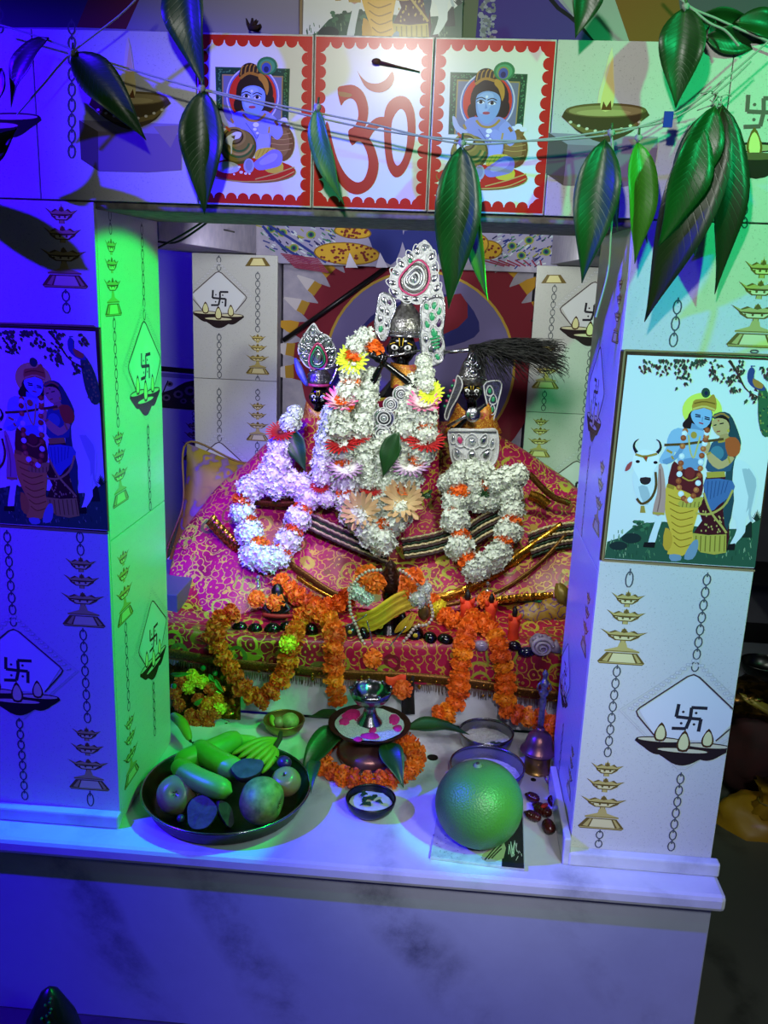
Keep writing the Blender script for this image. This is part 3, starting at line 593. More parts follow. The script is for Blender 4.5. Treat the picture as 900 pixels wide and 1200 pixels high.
# the couple with the cow
def couple_art(P):
    P.poly([(66, 68), (835, 98), (700, 1138), (-50, 1090)], 'd9dfda')
    P.poly([(-50, 1088), (-36, 1005), (30, 985), (90, 935), (150, 912), (250, 905), (420, 930), (560, 942), (650, 940), (735, 885), (705, 1136), (330, 1112)], '2f5540')
    for k in range(150):
        x, y = R.uniform(-20, 690), R.uniform(960, 1100); P.stroke([(x, y), (x+R.uniform(-6, 6), y-R.uniform(10, 24))], 4, R.choice(('3f6d4c', '244634', '577f58', '86a07c')))
    for k in range(26): P.ell(R.uniform(100, 260), R.uniform(905, 950), 13, 9, R.choice(('3f6d4c', '2a4a36')), 6)
    P.ell(85, 988, 50, 26, '22302f', 14); P.ell(20, 1026, 46, 22, '22302f', 14)
    for k in range(9): P.stroke([(712, 900), (690+k*7, 845+abs(k-4)*9)], 9, '1f3328', taper=True)
    P.poly([(640, 985), (655, 930), (690, 895), (690, 985)], '1f2c26')
    WH, WS = 'd3dcdc', 'a9b8bd'
    P.poly([(560, 600), (620, 592), (680, 622), (716, 690), (714, 770), (692, 850), (662, 890), (655, 958), (612, 1010), (600, 1030), (575, 1030), (592, 995), (612, 950), (610, 900), (580, 862), (560, 780)], WH, 2)
    P.poly([(640, 640), (690, 660), (706, 720), (690, 800), (660, 860), (672, 780)], WS, 2); P.stroke([(670, 640), (706, 700), (694, 780), (678, 860), (690, 905)], 12, WS, 2); P.poly([(572, 1018), (607, 1013), (602, 1048), (563, 1048)], '1c1a1c')
    P.poly([(98, 650), (140, 640), (270, 620), (282, 760), (252, 860), (218, 960), (202, 1012), (168, 1012), (195, 930), (206, 875), (160, 835), (112, 780), (92, 705)], WH, 2)
    P.poly([(120, 730), (165, 730), (180, 800), (150, 820)], WS, 2); P.poly([(150, 1008), (206, 1008), (200, 1036), (143, 1032)], '1c1a1c')
    P.poly([(100, 588), (60, 608), (46, 655), (70, 655), (98, 635)], WH, 2); P.poly([(90, 602), (64, 618), (52, 652), (78, 640)], 'a84a4a', 2)
    P.poly([(105, 562), (150, 543), (215, 560), (222, 600), (200, 642), (186, 690), (178, 716), (152, 722), (130, 715), (118, 680), (92, 632), (92, 592)], 'e2e8e8', 2)
    P.poly([(130, 684), (182, 684), (176, 712), (152, 720), (132, 710)], '33282c', 2)
    for pts in ([(112, 558), (98, 530), (104, 505), (122, 490)], [(214, 560), (232, 535), (226, 505), (210, 492)]): P.stroke(pts, 17, '241f28', 3, taper=True)
    P.ell(117, 603, 11, 8, '1c1a1c', 10); P.ell(206, 608, 11, 8, '1c1a1c', 10)
    P.stroke([(105, 566), (150, 578), (215, 564)], 12, 'a98b3e', 2); P.poly([(138, 576), (170, 574), (160, 606)], '8d6d2c'); P.ell(158, 585, 6, 8, 'b33a2c', 8)
    P.poly([(222, 618), (245, 640), (258, 760), (250, 866), (190, 862), (214, 760)], 'b98f84', 2); P.stroke([(228, 640), (232, 760), (215, 855)], 6, '8a625c', 2); P.stroke([(192, 862), (250, 866)], 12, 'b89a44')
    P.stroke([(206, 655), (208, 730), (182, 790), (138, 815), (112, 788)], 13, '5c4324', 3); P.poly([(128, 860), (132, 825), (150, 825), (156, 860)], 'a98b3e')
    P.ell(440, 348, 100, 90, 'd8e05a', 26)
    P.poly([(385, 350), (368, 382), (343, 410), (350, 436), (395, 440), (470, 446), (484, 430), (492, 360), (470, 338)], '2a1c1e', 2)
    BL, BS = '8fb2cf', '6f93b8'
    P.poly([(388, 410), (445, 432), (448, 466), (376, 466)], BS)
    P.poly([(300, 440), (372, 438), (440, 448), (475, 470), (455, 560), (432, 652), (330, 652), (312, 560), (272, 525), (276, 470)], BL, 2); P.poly([(350, 590), (420, 590), (425, 640), (345, 640)], BS, 2)
    P.poly([(388, 352), (440, 332), (485, 346), (487, 392), (462, 430), (430, 436), (402, 412), (386, 382)], '86aed2', 2)
    P.poly([(340, 437), (290, 448), (266, 490), (260, 532), (236, 572), (224, 602), (252, 616), (290, 590), (305, 545)], BL, 2); P.poly([(240, 596), (300, 572), (332, 528), (352, 535), (312, 590), (262, 618)], BS, 2); P.stroke([(262, 545), (290, 560)], 12, 'b5913c'); P.stroke([(286, 575), (296, 592)], 10, 'b5913c')
    P.poly([(392, 346), (396, 300), (422, 290), (470, 286), (490, 268), (502, 270), (513, 312), (502, 352), (450, 334)], 'b58a34', 2); P.stroke([(394, 340), (450, 326), (504, 344)], 9, 'd9bb62', 2); P.stroke([(400, 312), (450, 302), (506, 314)], 6, '7a5a20', 2); P.ell(458, 258, 22, 25, '2c4a3a', 14); P.ell(460, 260, 9, 11, '1d2344', 10)
    for a, b in (((405, 366), (432, 372)), ((452, 378), (478, 386))): P.stroke([a, b], 6, '1d1a26'); P.stroke([(a[0], a[1]+10), (b[0], b[1]+8)], 6, '14121c')
    P.stroke([(442, 380), (440, 402)], 4, '5d82a8'); P.stroke([(424, 408), (446, 414)], 7, 'a8434a')
    P.poly([(300, 600), (345, 640), (430, 650), (445, 700), (438, 770), (400, 795), (340, 785), (300, 730), (268, 712), (280, 650)], '5f2024', 2)
    P.poly([(440, 900), (420, 840), (450, 770), (460, 680), (590, 688), (592, 790), (575, 900), (562, 1050), (415, 1050), (398, 960)], '45181f', 2)
    P.poly([(394, 962), (470, 972), (562, 968), (560, 1060), (500, 1070), (430, 1058), (392, 1010)], 'b5a445')
    for k in range(7): x = 410+k*24; P.stroke([(x, 975), (x-4, 1055)], 6, '7d6f2a')
    for k in range(26): P.ell(R.uniform(425, 565), R.uniform(850, 960), 4, 6, 'b9a35a', 6)
    P.poly([(264, 715), (330, 742), (415, 790), (416, 870), (392, 950), (396, 1010), (362, 1052), (342, 1076), (264, 1066), (290, 1000), (276, 940), (254, 860), (257, 780)], 'd7ad3e', 2)
    P.poly([(255, 935), (285, 960), (290, 1010), (268, 1052), (243, 1022)], 'c79a34', 2)
    for k in range(8): y = 770+k*34; P.stroke([(270+k*4, y), (330, y+24), (400-k*2, y+10)], 5, '96701f', 3)
    P.stroke([(264, 722), (300, 735)], 20, 'a88430')
    P.poly([(362, 1050), (395, 1002), (420, 998), (416, 1050), (392, 1092), (350, 1092)], '7790a4', 2); P.poly([(275, 1070), (330, 1072), (332, 1098), (285, 1102)], '7790a4', 2)
    P.poly([(328, 800), (440, 780), (440, 800), (420, 835), (330, 830)], 'b9a445', 2)
    for k in range(5): P.stroke([(345+k*20, 805), (340+k*20, 832)], 5, '7d6f2a')
    TE = '28464e'
    P.poly([(488, 382), (530, 354), (578, 364), (608, 420), (632, 490), (632, 530), (602, 600), (592, 700), (600, 800), (566, 950), (545, 850), (560, 640), (560, 500), (575, 430)], TE, 2)
    P.poly([(488, 510), (560, 480), (590, 560), (582, 650), (468, 652), (464, 602)], '33546e', 2); P.ell(515, 560, 34, 36, '4a7a8c', 14)
    P.poly([(500, 388), (540, 370), (572, 390), (582, 440), (566, 420), (548, 394), (505, 405)], '2b1a18', 2); P.stroke([(497, 378), (540, 362), (575, 384)], 9, 'a8763a', 2)
    P.poly([(487, 402), (520, 385), (562, 395), (578, 430), (562, 468), (532, 478), (500, 452)], 'c3a06c', 2); P.poly([(530, 470), (570, 460), (575, 500), (520, 510)], 'b5915e')
    for a, b in (((498, 422), (512, 418)), ((528, 414), (548, 410))): P.stroke([a, b], 6, '231820')
    P.stroke([(512, 454), (530, 450)], 6, '9c3a34'); P.ell(522, 398, 4, 4, 'b02c24', 6); P.ell(571, 448, 7, 9, 'c9a440', 8)
    P.stroke([(520, 505), (550, 500), (578, 480)], 10, 'b5913c', 2)
    P.poly([(555, 492), (608, 482), (632, 520), (626, 560), (600, 580), (568, 570)], 'b5562c', 2)
    P.poly([(462, 562), (490, 562), (540, 602), (574, 578), (602, 586), (572, 622), (520, 642), (474, 604)], 'c3a06c', 2); P.poly([(446, 505), (470, 490), (482, 520), (466, 562), (446, 552)], 'c3a06c', 2); P.stroke([(462, 570), (484, 556)], 10, 'b5913c'); P.stroke([(570, 575), (580, 612)], 9, 'b5913c')
    P.poly([(462, 656), (552, 652), (556, 680), (464, 686)], 'b59a3e')
    P.poly([(455, 692), (592, 700), (592, 762), (522, 822), (482, 852), (456, 765)], '47689c', 2)
    for k in range(6): P.stroke([(470+k*20, 700), (462+k*18, 800-k*8)], 4, '2f4a78')
    for pts in ([(448, 760), (480, 850), (540, 930), (562, 962)], [(408, 862), (480, 866), (552, 822), (594, 745)]): P.stroke(pts, 11, 'b5a050', 3)
    P.stroke([(250, 520), (350, 516), (470, 500), (548, 490)], 13, '5c4324')
    path = crv([(355, 450, 0), (345, 490, 0), (336, 590, 0), (328, 650, 0), (322, 722, 0), (345, 785, 0), (380, 795, 0), (412, 740, 0), (428, 660, 0), (435, 590, 0), (450, 520, 0), (460, 480, 0), (465, 445, 0)], 27)
    for k, p in enumerate(path): P.ell(p.x, p.y, 15, 15, ('b5623a', 'd5dade', '9c4a2c')[k % 3], 10); P.ell(p.x-2, p.y-2, 7, 7, ('cf8a4a', 'e8ecee', 'b5623a')[k % 3], 8)
    P.stroke([(372, 470), (378, 540), (395, 585), (412, 540), (430, 475)], 7, 'c9b86a', 3); P.ell(398, 470, 16, 18, 'b5913c', 10); P.ell(378, 660, 26, 30, '7a2a2a', 14); P.stroke([(340, 680), (380, 700), (420, 680)], 8, 'b5913c', 2)
    P.stroke([(575, 95), (615, 155), (660, 240), (725, 280)], 15, '3e3024', 3, taper=True); P.stroke([(610, 150), (585, 100)], 8, '3e3024')
    P.poly([(725, 236), (760, 236), (790, 320), (800, 440), (770, 478), (742, 470), (722, 400), (720, 310)], '35603f', 2)
    for k in range(34): P.ell(730+R.random()*55, 260+R.random()*200, 5, 6, R.choice(('6f8f4a', '1f3d38', '8a8a44')), 6)
    P.poly([(672, 146), (690, 128), (706, 150), (700, 185), (745, 214), (757, 246), (715, 242), (680, 216), (667, 186)], '35457c', 2); P.poly([(694, 186), (745, 214), (738, 238), (702, 226)], 'b5793a', 2); P.stroke([(688, 130), (684, 124), (706, 124)], 5, '35457c')
    for cx, cy, w_ in ((160, 112, 40), (240, 118, 55), (345, 98, 60), (345, 172, 45), (430, 96, 40), (505, 132, 50), (580, 190, 45), (600, 232, 34), (622, 130, 40), (690, 268, 36), (758, 150, 36)):
        for k in range(int(w_*.42)):
            x, y = cx+R.gauss(0, w_*.45), cy+R.gauss(0, w_*.5); x = max(90, x); y = max(88, y); a = R.uniform(.6, 2.4)
            P.poly([(x, y), (x+9*math.cos(a+1), y+11*math.sin(a+.7)), (x+22*math.cos(a), y+26*math.sin(a)), (x+9*math.cos(a-1), y+11*math.sin(a-.7))], R.choice(('2e3f34', '4a2f2c', '39503c', '55403a')))
    fr = '4a3527'
    for a, b in (((52, 44), (835, 70)), ((-60, 1098), (705, 1150))): P.stroke([a, b], 10, '8d7752')
    P.stroke([(52, 44), (-60, 1098)], 10, '8d7752')
dxl = -(XR+PW-XL)+ (XR+PW)-XR                        # same tile on the other pillar
for t, dx in ((tr[1], 0), (tl[1], XL-PW-XR)):
    P = Pr(zc(720, 400, 4.283, 0, dx), NF, lift=.0002); couple_art(P); P.build('picture_print', t)
# a third copy, standing above the beam
up = bx('tile', (-.037, .058, BZ1-.002), (.243, .0698, BZ1+.385), picture_frame, upper, bevel=.0012)
P = Pr(lambda x, y: at(720+x/4.283, 400+y/4.283, Y=0)+V((.1-XR-PW/2+.003, .058, BZ1-TZ0-.030)), NF, lift=.0002); couple_art(P); P.build('picture_print', up)
# painted rays above the beam
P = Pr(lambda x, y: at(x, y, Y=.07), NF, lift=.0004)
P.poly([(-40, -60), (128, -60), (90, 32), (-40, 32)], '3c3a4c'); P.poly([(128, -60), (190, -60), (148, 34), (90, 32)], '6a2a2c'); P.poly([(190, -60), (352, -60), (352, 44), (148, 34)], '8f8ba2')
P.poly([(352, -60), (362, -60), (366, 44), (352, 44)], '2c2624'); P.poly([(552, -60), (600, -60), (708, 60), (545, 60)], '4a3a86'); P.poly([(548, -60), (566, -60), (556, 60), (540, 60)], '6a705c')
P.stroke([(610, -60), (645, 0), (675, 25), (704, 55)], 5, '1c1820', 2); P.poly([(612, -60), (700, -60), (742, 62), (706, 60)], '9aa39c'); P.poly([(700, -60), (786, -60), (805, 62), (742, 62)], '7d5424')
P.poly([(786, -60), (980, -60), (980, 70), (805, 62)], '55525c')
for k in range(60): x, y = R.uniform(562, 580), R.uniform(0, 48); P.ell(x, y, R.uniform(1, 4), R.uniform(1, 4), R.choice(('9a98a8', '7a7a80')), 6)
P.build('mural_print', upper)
# sun on the rear wall
P = Pr(lambda x, y: at(x, y, Y=1.40), NF, lift=.0004)
cx, cy = 492, 428
for k in range(22):
    a = PI*.93+k*(PI*1.14)/21; r0, r1 = 128, 178
    c, s = math.cos(a), math.sin(a); q = lambda r, e: (cx+r*c-e*s, cy+r*s+e*c)
    if abs(c)*r1 > 170 and s > .1: continue
    P.poly([q(r0, -15), q(r1-6, -1), q(r1-6, 1), q(r0, 15)], '7a2030'); P.poly([q(r0+22, -8), q(r0+32, -7), q(r1, -1), q(r1, 1), q(r0+32, 7), q(r0+22, 8)], 'b5862a' if k > 12 or k % 3 == 0 else 'b8b0b8')
    if k <= 12 and k % 3: P.poly([q(r0+20, -8), q(r0+30, -7), q(r0+30, 7), q(r0+20, 8)], 'a07a2c')
P.ell(cx, cy, 140, 140, '7a2030', 48); P.ell(cx, cy, 112, 112, 'b5923c', 48); P.ell(cx, cy, 109, 109, '6f6494', 48)
P.poly([(418, 395), (450, 360), (520, 345), (548, 355), (562, 388), (530, 405), (470, 412), (440, 415)], '2a2a6c', 3); P.poly([(422, 395), (450, 366), (510, 352), (540, 344), (548, 372), (515, 394), (440, 408)], '7a2030', 2)
P.build('mural_print', mural)
# peacocks on the lintel
P = Pr(zc(280, 255, 2.25, 1.31), NF, lift=.0004)
P.poly([(55, 10), (840, 20), (840, 128), (110, 120)], '8e88a6')
for k in range(240):
    t = R.random(); side = R.random() < .5
    x, y = (R.uniform(60, 250), R.uniform(15, 120)) if side else (R.uniform(680, 845), R.uniform(30, 128))
    if side and y > 40+.45*x+10: continue
    a = R.uniform(.2, .9)*(1 if side else -1)+(PI if R.random() < .5 else 0); l = R.uniform(8, 20)
    P.stroke([(x, y), (x+l*math.cos(a), y+l*math.sin(a))], 3.4, R.choice(('24307a', '24307a', '9fb0b8', '2c6a4c', 'b8c0c8', '8a8a3c', '1c1c4c')))
for x, y in ((115, 40), (145, 80), (85, 30), (190, 45), (720, 75), (765, 60), (745, 100), (810, 90)): P.ell(x, y, 13, 11, '8a8a3c', 12); P.ell(x, y, 9, 8, '2c6a4c', 12); P.ell(x, y, 5, 5, '1c2050', 10)
for pts in ([(62, 22), (120, 80), (190, 118)], [(70, 15), (160, 70), (230, 118)]): P.stroke(pts, 7, '24307a', 3)
for k in range(10): y = 95+k*4; P.stroke([(110+k*4, y), (210+k*3, y+14)], 3, '7a2a44')
for k in range(8): P.stroke([(640+k*22, 112), (700+k*14, 128)], 4, '7a2a44')
P.poly([(338, 20), (430, 20), (424, 90), (400, 125), (362, 95), (345, 60)], '262c72', 2); P.poly([(436, 35), (530, 38), (520, 110), (470, 118), (440, 90)], '262c72', 2)
for gx, gy, rx, ry, a in ((285, 95, 88, 30, .06), (300, 38, 50, 18, .1), (655, 85, 40, 26, .02), (620, 70, 40, 30, 0)):
    P.ell(gx, gy, rx, ry, '7a5a1c', 26, a); P.ell(gx, gy, rx-4, ry-3, 'b8902c', 26, a)
    for k in range(int(rx*.6)): t, r_ = R.random()*2*PI, math.sqrt(R.random())*.85; P.ell(gx+rx*r_*math.cos(t), gy+ry*r_*math.sin(t), 4, 3.4, '6a2420', 7)
for x in (295, 375, 452): P.poly([(x-14, 132), (x-3, 92), (x+18, 132)], 'c5bfd0')
P.build('mural_print', lintel)
# ornamental band on the far wall, seen between the pillars on the blue side
band = bx('trim_4', (-1.5, 2.188, .60), (-.62, 2.199, .775), white_tile, label='dark floral border tile on the far wall', cat='border')
P = Pr(zc(185, 0, 1, 2.188), NF, lift=.0002)
P.poly([(-30, 426), (60, 434), (60, 440), (-30, 432)], '26221e'); P.poly([(-30, 434), (60, 441), (60, 446), (-30, 439)], '8a8690'); P.poly([(-30, 470), (60, 477), (60, 482), (-30, 475)], '26221e')
P.poly([(-10, 474), (0, 462), (18, 456), (32, 448), (60, 446), (60, 478)], '3a3026', 2)
for x, y, r in ((10, 466, 5), (24, 462, 6), (38, 458, 7), (30, 470, 4), (14, 450, 4), (44, 470, 5)): P.ell(x, y, r, r*.8, '80705c', 8); P.ell(x, y, r*.5, r*.4, '26221e', 6)
P.stroke([(6, 460), (12, 446)], 1.5, '26221e'); P.build('print', band)
fp = bx('trim_5', (-1.5, 2.19, -.2), (-.62, 2.199, .60), white_tile, label='pale dado tile on the far wall under the floral border', cat='tile')
fq = bx('trim_6', (-1.5, 2.19, .775), (-.62, 2.199, 1.25), white_tile, label='pale tile on the far wall above the floral border', cat='tile')
strip(fp, [('chain', (227, 482), (227, 493)), ('lamp', (227, 493), (227, 540))], EX, NF, dict(Y=2.19))
# ------------------------------------------------------------------ materials of things
steel = pm('steel', (.60, .60, .62), .22, 1, c2=(.50, .50, .52), ns=12, bump=.05, bs=200)
dark_steel = pm('worn_steel', (.30, .30, .29), .32, 1, c2=(.20, .20, .19), ns=25, bump=.1, bs=120)
brass = pm('aged_brass', (.66, .52, .26), .34, .75, c2=(.46, .34, .18), ns=30, bump=.12, bs=90)
copper = pm('dull_copper', (.56, .40, .36), .34, .75, c2=(.42, .28, .25), ns=25, bump=.12, bs=80)
silver = pm('silver', (.78, .78, .80), .25, 1, c2=(.60, .60, .62), ns=60, bump=.35, bs=160)
dark_silver = pm('tarnished_silver', (.60, .59, .57), .36, .85, c2=(.34, .33, .31), ns=90, bump=.5, bs=190, vor=1)
white_cord = pm('silver_cord', (.82, .82, .81), .45, .0, c2=(.66, .66, .67), ns=200, bump=.5, bs=400)
black_stone = pm('black_stone', (.012, .011, .011), .22, c2=(.022, .020, .019), ns=40, bump=.1, bs=90, spec=.5)
leaf_green = None
def leaf_mat(name, c, c2, rough=.42, trans=.0):
    m, t, b, n, L = nt(name); MATS[name] = m; b.inputs['Roughness'].default_value = rough; b.inputs['Coat Weight'].default_value = .12; b.inputs['Coat Roughness'].default_value = .3
    uv = n('ShaderNodeUVMap'); sp = n('ShaderNodeSeparateXYZ'); L(uv.outputs[0], sp.inputs[0])
    a = n('ShaderNodeMath', operation='SUBTRACT', i_1=.5); L(sp.outputs[0], a.inputs[0]); ab = n('ShaderNodeMath', operation='ABSOLUTE'); L(a.outputs[0], ab.inputs[0])
    m1 = n('ShaderNodeMath', operation='MULTIPLY_ADD', i_1=-.35); L(ab.outputs[0], m1.inputs[0]); L(sp.outputs[1], m1.inputs[2])
    m2 = n('ShaderNodeMath', operation='MULTIPLY', i_1=110.0); L(m1.outputs[0], m2.inputs[0]); sn = n('ShaderNodeMath', operation='SINE'); L(m2.outputs[0], sn.inputs[0])
    r0 = ramp(n, [(0, (0, 0, 0)), (.8, (0, 0, 0)), (1, (1, 1, 1))]); L(sn.outputs[0], r0.inputs[0])
    q = n('ShaderNodeBump', i_Strength=.18, i_Distance=.002); q.invert = True; L(r0.outputs[0], q.inputs['Height']); L(q.outputs[0], b.inputs['Normal'])
    tc = n('ShaderNodeTexCoord'); nz = n('ShaderNodeTexNoise', i_Scale=14.0, i_Detail=3.0); L(tc.outputs['Object'], nz.inputs['Vector'])
    r = ramp(n, [(.3, c), (.7, c2)]); L(nz.outputs[0], r.inputs[0])
    mx = n('ShaderNodeMixRGB'); md = n('ShaderNodeMath', operation='MULTIPLY', i_1=.22); L(r0.outputs[0], md.inputs[0]); L(md.outputs[0], mx.inputs[0]); L(r.outputs[0], mx.inputs[1]); mx.inputs[2].default_value = lin([min(1, x*1.35+.01) for x in c2])+(1,)
    L(mx.outputs[0], b.inputs['Base Color']); return m
leaf_dark = leaf_mat('mango_leaf', (.06, .21, .07), (.10, .28, .09)); leaf_fresh = leaf_mat('fresh_mango_leaf', (.20, .50, .10), (.27, .58, .14)); leaf_old = leaf_mat('old_mango_leaf', (.09, .17, .06), (.15, .15, .07))
vein = pm('leaf_vein', (.20, .34, .12), .5); twine = pm('white_twine', (.62, .66, .62), .9, bump=.4, bs=500)
def leaf(name, base, tip, wd, mat, parent=None, roll=0, curl=.1, fold=.22, wave=.12, face=(0, -1, 0), **kw):
    """mango leaf with raised midrib; base and tip are points, wd its width"""
    base, tip = V(base), V(tip); L = (tip-base).length; t = (tip-base).normalized(); nf = V(face); nf = (nf-t*nf.dot(t)).normalized()
    nf = Matrix.Rotation(roll, 3, t)@nf; b = t.cross(nf); rows = []; mid = []
    ph = R.random()*6
    for i in range(15):
        s = i/14; hw = wd/2*max(.012, (math.sin(PI*min(1, s**.74))**1.05)*(1-.30*s*s)*1.10)
        c = base+t*(L*s)+nf*(curl*L*(math.sin(PI*s)*.6-s*s*.35)); mid.append(c)
        rows.append([c+b*(hw*k)+nf*(abs(k)**1.3*hw*fold*2+math.sin(s*11+ph+k)*wave*hw*abs(k)) for k in (-1, -.66, -.33, 0, .33, .66, 1)])
    o = obj(name, G().sheet(rows), mat, parent, solid=.0009, **kw)
    obj('midrib', G().tube([p-nf*.0006 for p in mid[:-1]], [.0016-.0012*i/13 for i in range(14)], 5), vein, o)
    return o
# flowers -------------------------------------------------------------------
def pompom(seed, n=78, flat=.62, wid=.34):
    r = random.Random(seed); g = G(); g.ball((0, 0, 0), (.74, .74, .74*flat), 10, 6)
    for i in range(n):
        z = 1-2*(i+.5)/n; a = i*2.39996+r.uniform(-.15, .15); q = math.sqrt(1-z*z)
        d = V((q*math.cos(a), q*math.sin(a), z)); s = V((-math.sin(a), math.cos(a), 0)); s = Matrix.Rotation(r.uniform(-1.2, 1.2), 3, d)@s
        b = V((d.x*.66, d.y*.66, d.z*.66*flat)); t = V((d.x, d.y, d.z*flat))*r.uniform(.92, 1.08); u = d.cross(s); k = wid*r.uniform(.75, 1.15)
        g.add([b-s*.08, b+s*.08, t+s*k*.55+u*.10, t+d*.05+u*.0, t-s*k*.55-u*.08], [(0, 1, 2, 3), (0, 3, 4)])
    return g
def cluster(seed, n=96):
    r = random.Random(seed); g = G(); g.ball((0, 0, 0), .86, 12, 8)
    for i in range(n):
        z = 1-2*(i+.5)/n; a = i*2.39996+r.uniform(-.3, .3); q = math.sqrt(1-z*z)
        d = V((q*math.cos(a), q*math.sin(a), z)); c = V((d.x, d.y, d.z*1.02))*r.uniform(.86, 1.06); d = (d+V((r.gauss(0, .35), r.gauss(0, .35), r.gauss(0, .35)))).normalized()
        s = d.orthogonal().normalized(); s = Matrix.Rotation(r.random()*6, 3, d)@s; u = d.cross(s); k = .25*r.uniform(.8, 1.25)
        pts = [c-d*.12]+[c+(s*math.cos(PI*2*j/10)+u*math.sin(PI*2*j/10))*k*(1 if j % 2 == 0 else .55)+d*(.06 if j % 2 == 0 else .0) for j in range(10)]
        g.add(pts, [(0, 1+j, 1+(j+1) % 10) for j in range(10)])
    return g
def daisy(n, inner, r=1, seed=0, cup=.25, layers=2):
    q = random.Random(seed); g = G()
    for l in range(layers):
        for i in range(n):
            a = 2*PI*(i+.5*l)/n+q.uniform(-.06, .06); L = r*(1-.16*l)*q.uniform(.9, 1.06); d = V((math.cos(a), math.sin(a), 0)); s = V((-math.sin(a), math.cos(a), 0)); w_ = 2.0*L/n*1.35
            z = V((0, 0, 1)); c = cup*(1+.5*l)
            g.cur = 0
            g.add([d*inner*.5-s*w_*.3, d*inner*.5+s*w_*.3, d*L*.55+s*w_*.62+z*c*.35, d*L*.9+s*w_*.4+z*c*.7, d*L+z*c*.8, d*L*.9-s*w_*.4+z*c*.7, d*L*.55-s*w_*.62+z*c*.35], [(0, 1, 2, 6), (6, 2, 3, 5), (3, 4, 5)])
    g.ball((0, 0, .04), (inner, inner, inner*.5), 10, 5)
    return g
def petal_mat(name, c, c2, sub=.0):
    return pm(name, c, .6, c2=c2, ns=90, bump=.25, bs=120, sub=sub)
orange = petal_mat('orange_petal', (.95, .47, .05), (.86, .35, .03)); deep_orange = petal_mat('deep_orange_petal', (.88, .38, .04), (.78, .28, .03)); amber = petal_mat('amber_petal', (.96, .60, .07), (.92, .50, .05)); yellow = petal_mat('yellow_petal', (.92, .86, .20), (.84, .76, .12))
jasmine = petal_mat('white_blossom', (.88, .90, .85), (.76, .79, .72))
MG = {k: [mesh('marigold', pompom(s), m) for s in (1, 2)] for k, m in (('o', orange), ('d', deep_orange), ('a', amber), ('y', yellow))}
WC = [mesh('blossom_cluster', cluster(s), jasmine) for s in (5, 6, 7)]
def radial(name, stops):
    m, t, b, n, L = nt(name); MATS[name] = m; b.inputs['Roughness'].default_value = .6
    tc = n('ShaderNodeTexCoord'); ln = n('ShaderNodeVectorMath', operation='LENGTH'); L(tc.outputs['Object'], ln.inputs[0])
    r = ramp(n, stops); L(ln.outputs['Value'], r.inputs[0]); L(r.outputs[0], b.inputs['Base Color']); return m
DZ = {'pink': mesh('lotus_flower', daisy(15, .2, seed=1, cup=.55), radial('pink_lotus', [(.2, (.92, .93, .80)), (.55, (.95, .78, .84)), (.95, (.90, .28, .58))])),
      'purple': mesh('aster_flower', daisy(20, .2, seed=2, cup=.35), radial('purple_aster', [(.4, (.93, .92, .90)), (.7, (.80, .68, .82)), (.95, (.42, .12, .42))])),
      'red': mesh('gerbera_flower', daisy(24, .2, seed=3, cup=.2), radial('red_gerbera', [(.1, (.25, .04, .03)), (.5, (.62, .06, .07)), (1, (.74, .09, .09))])),
      'yellow': mesh('gerbera_flower', daisy(18, .2, seed=4, cup=.2), radial('yellow_gerbera', [(.1, (.60, .66, .05)), (.6, (.80, .86, .12)), (1, (.74, .84, .10))])),
      'beige': mesh('paper_flower', daisy(13, .15, seed=5, cup=.7), radial('beige_petals', [(.2, (.82, .72, .52)), (1, (.78, .63, .45))]))}
FLAB = {'pink': 'pink lotus-like flower with white base', 'purple': 'purple-tipped white aster', 'red': 'dark red gerbera', 'yellow': 'lime yellow gerbera', 'beige': 'pale beige papery flower'}
def quat_to(d, roll=0):
    return V(d).to_track_quat('Z', 'Y') @ Matrix.Rotation(roll, 3, 'Z').to_quaternion()
def pxm(p): return max(.2, (V(p)-CAM).dot(_f))/FPX
def put(parent, kind, p, d, r):
    """one flower of a garland at p, its axis along d, radius r"""
    if kind in MG: return inst('marigold', R.choice(MG[kind]), parent, p, quat_to(d, R.random()*6), (r, r, r*R.uniform(.95, 1.2)))
    if kind == 'w': return inst('blossom_cluster', R.choice(WC), parent, p, quat_to(d, R.random()*6), r)
    return inst(DZ[kind].name, DZ[kind], parent, p, quat_to(d, R.random()*6), r, label=FLAB[kind])
def garland(name, label, cat, px, step=.030, r=.027, pat='o', off=.02, Y=None, group=None, jit=.002):
    """marigolds strung along a traced path that lies on the cloth"""
    pts = [at(p[0], p[1], Y=(p[2] if len(p) > 2 else Y if Y is not None else dep(p[1])-off)) for p in px]
    fine = crv(pts, 200); L = [0]
    for a, b in zip(fine, fine[1:]): L.append(L[-1]+(b-a).length)
    n = max(2, int(L[-1]/step)+1); t = thing(name, label, cat, min(fine, key=lambda p: p.z), group)
    th = []
    for i in range(n):
        s = L[-1]*i/(n-1); k = next((j for j in range(1, 200) if L[j] >= s), 199); p = fine[k]; d = (fine[min(199, k+3)]-fine[max(0, k-3)])
        th.append(p); q = pat[i % len(pat)]; put(t, q, p+V((R.uniform(-1, 1), R.uniform(-1, 1), R.uniform(-1, 1)))*jit, d, r*R.uniform(.9, 1.12))
    if n > 2: obj('string', G().tube(th, .0012, 5), twine, t)
    return t
